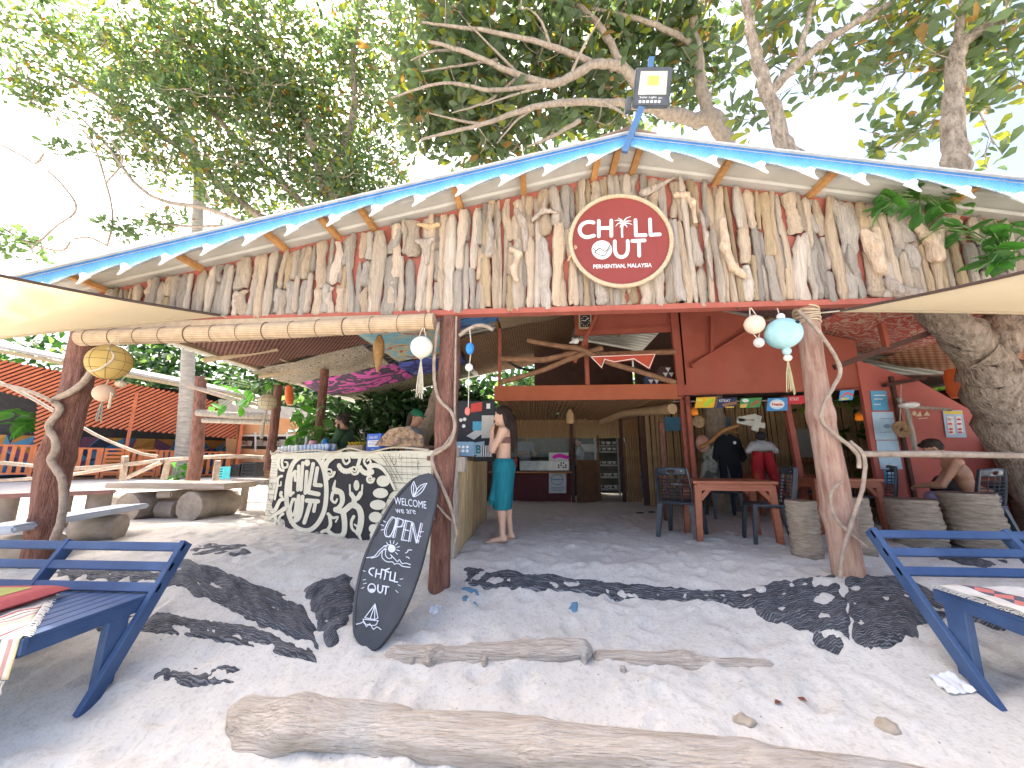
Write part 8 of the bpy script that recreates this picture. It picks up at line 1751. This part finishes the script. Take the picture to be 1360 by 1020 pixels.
# right tree: thick leaning forked trunk in front of the red wall, limbs through the roof
b3 = Vector((6.95, 5.75, 0)); thick = M('ridged_bark', (.43, .36, .29), (.20, .16, .125), scale=6, st=(2.5, 2.5, 1), bump=1.3, rough=.95, spec=.1, dist=.05, lo=.35, hi=.62)
f1 = aW(1300, 470, 5.0)
tree('leaning almond tree with thick forked trunk and big sparse leaves at the right', b3,
     [([b3+Vector((.1, 0, -.2)), aW(1352, 590, 5.2), aW(1320, 510, 5.05), f1, aW(1262, 425, 4.95), aW(1190, 330, 5.1), aW(1045, 200, 5.6)], .36, .13),
      ([f1, aW(1340, 420, 5.0), aW(1330, 350, 5.0), aW(1275, 240, 5.3), aW(1266, 150, 5.5), aW(1272, 60, 5.6)], .24, .09),
      ([aW(1045, 200, 5.6), aW(1018, 120, 5.7), aW(1000, 50, 5.8), aW(985, -30, 5.8)], .115, .05),
      ([aW(1020, 125, 5.7), aW(1060, 85, 5.7), aW(1110, 45, 5.7), aW(1180, 5, 5.7), aW(1240, -50, 5.7)], .075, .03),
      ([aW(1272, 60, 5.6), aW(1320, 30, 5.6), aW(1370, 10, 5.4), aW(1440, -10, 5.2)], .08, .03),
      ([aW(1272, 60, 5.6), aW(1280, 0, 5.6), aW(1300, -60, 5.5)], .06, .03), ([aW(1060, 85, 5.7), aW(1075, 20, 5.8), aW(1090, -40, 5.8)], .05, .02)],
     [(aW(1170, 90, 6.3), (1.2, .9, .75), 2.0), (aW(1060, 40, 6.4), (1.0, .8, .6), 1.6), (aW(1310, 110, 6.0), (.9, .7, .7), 1.7), (aW(1200, 180, 6.4), (.8, .5, .3), .8), (aW(1000, 150, 6.6), (.4, .4, .35), .35), (aW(1330, 30, 5.4), (1.0, .8, .5), 1.2), (aW(1230, 20, 5.8), (1.0, .8, .5), 1.3), (aW(1320, 200, 6.2), (.35, .3, .25), .2), (aW(1200, -100, 5.2), (2.2, 1.8, .8), 1.8)],
     230, 7, .24, .52, 14, [leafB, leafY, leafO], spread=.17, twig=.012, bk=thick, mix=(.7, .22, .08))
# bare twiggy branches at the far left
tw = thing('bare_twigs', 'bare twiggy branch ends against the sky over the left sail', 'branch', aW(60, 330, 8)); mb = MB(); rgt = random.Random(5)
for pl in ([(40, 330), (70, 300), (100, 275), (85, 245), (60, 225)], [(140, 330), (150, 290), (140, 240), (125, 190), (100, 165), (40, 150)], [(-10, 190), (30, 210), (50, 215), (60, 205)], [(0, 300), (40, 320), (80, 332), (95, 318)], [(140, 240), (160, 215), (150, 190)], [(100, 320), (120, 315), (145, 325)]):
    mb.tube(smooth_path([aW(x+rgt.uniform(-3, 3), y+rgt.uniform(-3, 3), 8.5) for x, y in pl], 5), .022, 5, wob=.2)
mb.build('branch', bark, tw, smooth=True)
C_, V_, Q_, n_ = crown([(aW(20, 330, 8.5), (.6, .4, .35), 1), (aW(165, 305, 8.5), (.45, .3, .25), .7), (aW(85, 200, 8.5), (.3, .25, .2), .35)], 46, 8, .17, .5, 21); setp(link('foliage', arr_mesh('foliage', V_-np.array(ORG[tw]), Q_), leafA, tw, ORG[tw]), kind='stuff')
# woods behind
dkl = translucent('dark_green_leaf', (.035, .085, .025), (1.5, 1.8, .6), .25, rough=.35, c2=(.02, .055, .018), scale=2, spec=.4)
def wood(blobs, ncl, per, L, seed, mats, label, cat='trees', name='background_trees', mix=(.7, .2, .1)):
    C, V, Q, n = crown(blobs, ncl, per, L, .5, seed, spread=.5); c = V.mean(0); c[2] = V[:, 2].min(); rs = np.random.RandomState(seed); lid = np.repeat(rs.choice(len(mats), len(Q)//2, p=np.array(mix[:len(mats)])/sum(mix[:len(mats)])), 2)
    o = link(name, arr_mesh(name, V-c, Q, mi=lid), list(mats)); o.location = c; return setp(o, label, cat, kind='stuff')
wood([((-26, 24, 5), (5, 3, 5), 3), ((-18, 25, 5), (5, 3, 5), 3), ((-10, 22, 4), (5, 3, 4.2), 3), ((-3, 20, 3), (5, 2.5, 3.2), 3), ((5, 22, 3), (6, 3, 3.5), 2), ((-36, 22, 5), (7, 3, 6), 2.5), ((15, 22, 4), (7, 3, 4), 2)], 2600, 8, .6, 31, [dkl, leafA, leafA], 'dense green wood on the slope behind the huts')
hl = MB(); n = 40; P = []
for i in range(n+1):
    x = -110+220*i/n; zt = 6.5+1.5*math.sin(i*.9)+.8*math.sin(i*2.3); P += [(x, 24, -.5), (x, 29, zt), (x, 60, zt+4)]
hl.add(P, [(3*i+k, 3*i+3+k, 3*i+4+k, 3*i+1+k) for i in range(n) for k in range(2)]); setp(hl.build('hill', M('wooded_ground', (.06, .09, .035), (.035, .055, .022), scale=1.2, bump=1, dist=.4), smooth=True), kind='structure')
# shrubs with separate leaves
def shrub(label, base, blobs, ncl, per, L, seed, mats, stem=True, name='leafy_shrub', wr=.5, mix=(.7, .3)):
    t = thing(name, label, 'plant', base); C, V, Q, n = crown(blobs, ncl, per, L, wr, seed, spread=.12); rs = np.random.RandomState(seed); lid = np.repeat(rs.choice(len(mats), len(Q)//2, p=np.array(mix[:len(mats)])/sum(mix[:len(mats)])), 2)
    setp(link('foliage', arr_mesh('foliage', V-np.array(ORG[t]), Q, mi=lid), list(mats), t, ORG[t]), kind='stuff')
    if stem:
        mb = MB(); B = Vector(base)
        for c in C[::3]: c = Vector(c); mb.tube([B+Vector((0, 0, -.05)), B.lerp(c, .5)+Vector((.05, 0, .1)), c], [.022, .014, .006], 4, cap=False)
        setp(mb.build('stems', bark, t, smooth=True), kind='stuff')
    return t
g1 = translucent('glossy_green_leaf', (.06, .17, .035), (2.4, 2.8, .8), .4, rough=.3, c2=(.035, .11, .028), scale=2, spec=.5)
g2 = translucent('lime_leaf', (.19, .30, .05), (1.8, 1.9, .8), .45, rough=.35, c2=(.12, .22, .04), scale=2, spec=.5)
shrub('sunlit lime green shrub beyond the sloping red wall', (8.4, 9.6, 0), [((7.0, 9.2, 2.6), (1.6, .8, 1.0), 2), ((8.8, 9.4, 2.5), (1.5, .8, 1.0), 2), ((10.2, 9.2, 2.0), (1.5, .8, 1.2), 1.5), ((7.8, 9.4, 1.2), (2.2, .7, 1.2), 1.3)], 420, 9, .30, 41, [g2, g1, leafB], mix=(.55, .35, .1))
shrub('dark leafy plants hanging at the back of the bar', (-3.6, 10.4, 0), [((-4.2, 10.2, 1.9), (.9, .5, .9), 2), ((-2.2, 10.6, 1.9), (1.0, .5, .9), 2), ((-5.6, 9.8, 1.6), (.9, .5, .9), 1.4), ((-1.3, 10.4, 1.7), (.6, .4, .8), 1), ((-3, 10.9, 2.4), (2.4, .4, .6), 2.5)], 520, 9, .24, 43, [dkl], mix=(1,))
# plants whose big leaves are built one by one
leafmesh = None
def big_leaf():
    global leafmesh
    if leafmesh is None:
        n = 8; V = []
        for i in range(n+1):
            u = i/n; wd = .34*math.sin(math.pi*u**.85)**.8*(1-.15*u) if 0 < u < 1 else .004
            for s_ in (-1, -.5, 0, .5, 1): V.append((u, s_*wd, .05*abs(s_)-.22*u*u*(1 if True else 0)+.02*math.sin(u*9)*abs(s_)))
        leafmesh = arr_mesh('leaf', np.array(V), np.array([(i*5+j, i*5+5+j, i*5+6+j, i*5+j+1) for i in range(n) for j in range(4)]), True); leafmesh.materials.append(g1)
    return leafmesh
def bigplant(label, base, spots, name='leafy_plant', seed=0, stems=True):
    t = thing(name, label, 'plant', base); rg_ = random.Random(seed); mb = MB(); B = Vector(base)
    for (p, L) in spots:
        o = bpy.data.objects.new('leaf', big_leaf()); col.objects.link(o); o.parent = t; o.location = p-B; o.scale = (L, L*rg_.uniform(.75, 1.05), L); o.rotation_euler = (rg_.uniform(-.5, .5), rg_.uniform(-.25, .9), rg_.uniform(0, 6.28))
        if stems: mb.tube([B, B.lerp(p, .6)+Vector((rg_.uniform(-.05, .05), 0, .05)), p], .006, 4, cap=False)
    if stems: mb.build('stems', flat('stem_green', (.12, .2, .06)), t)
    return t
rgl = random.Random(12)
bigplant('green climbing leaves spilling from under the fascia above the driftwood', atY(1225, 262, 3.62), [(atY(rgl.uniform(1165, 1285), rgl.uniform(245, 285), rgl.uniform(3.5, 3.68)), rgl.uniform(.12, .20)) for _ in range(34)], seed=1)
bigplant('broad green leaves reaching over the driftwood above the right sail', atY(1335, 335, 3.6), [(atY(rgl.uniform(1240, 1275), rgl.uniform(290, 325), 3.6), rgl.uniform(.14, .2)) for _ in range(7)]+[(atY(rgl.uniform(1290, 1372), rgl.uniform(290, 352), rgl.uniform(3.4, 3.65)), rgl.uniform(.16, .26)) for _ in range(26)], seed=2)
bigplant('potted green plant with paddle leaves behind the glasses on the counter', (-4.15, 6.75, 1.0), [(Vector((-4.15+rgl.uniform(-.32, .42), 6.75+rgl.uniform(-.2, .2), 1.15+rgl.uniform(0, .85))), rgl.uniform(.2, .32)) for _ in range(30)], seed=3)
bigplant('green leaves trailing from the eave beside the counter post', atRoof(345, 515, -1, .3), [(atW(rgl.uniform(278, 372), rgl.uniform(502, 545), rgl.uniform(7.6, 8.4)), rgl.uniform(.18, .3)) for _ in range(26)], seed=4)
bigplant('small plant with yellow green leaves at the foot of the coconut trunk', gp(232, 640), [(atW(rgl.uniform(225, 245), rgl.uniform(612, 636), 11.5), rgl.uniform(.25, .4)) for _ in range(14)], seed=5)
bigplant('fern like plant in the dark window of the lattice restaurant', npx(28, 560, -.3), [(npx(28+rgl.uniform(-14, 16), 550+rgl.uniform(-8, 14), rgl.uniform(-.5, .0)), rgl.uniform(.4, .7)) for _ in range(16)], seed=6)
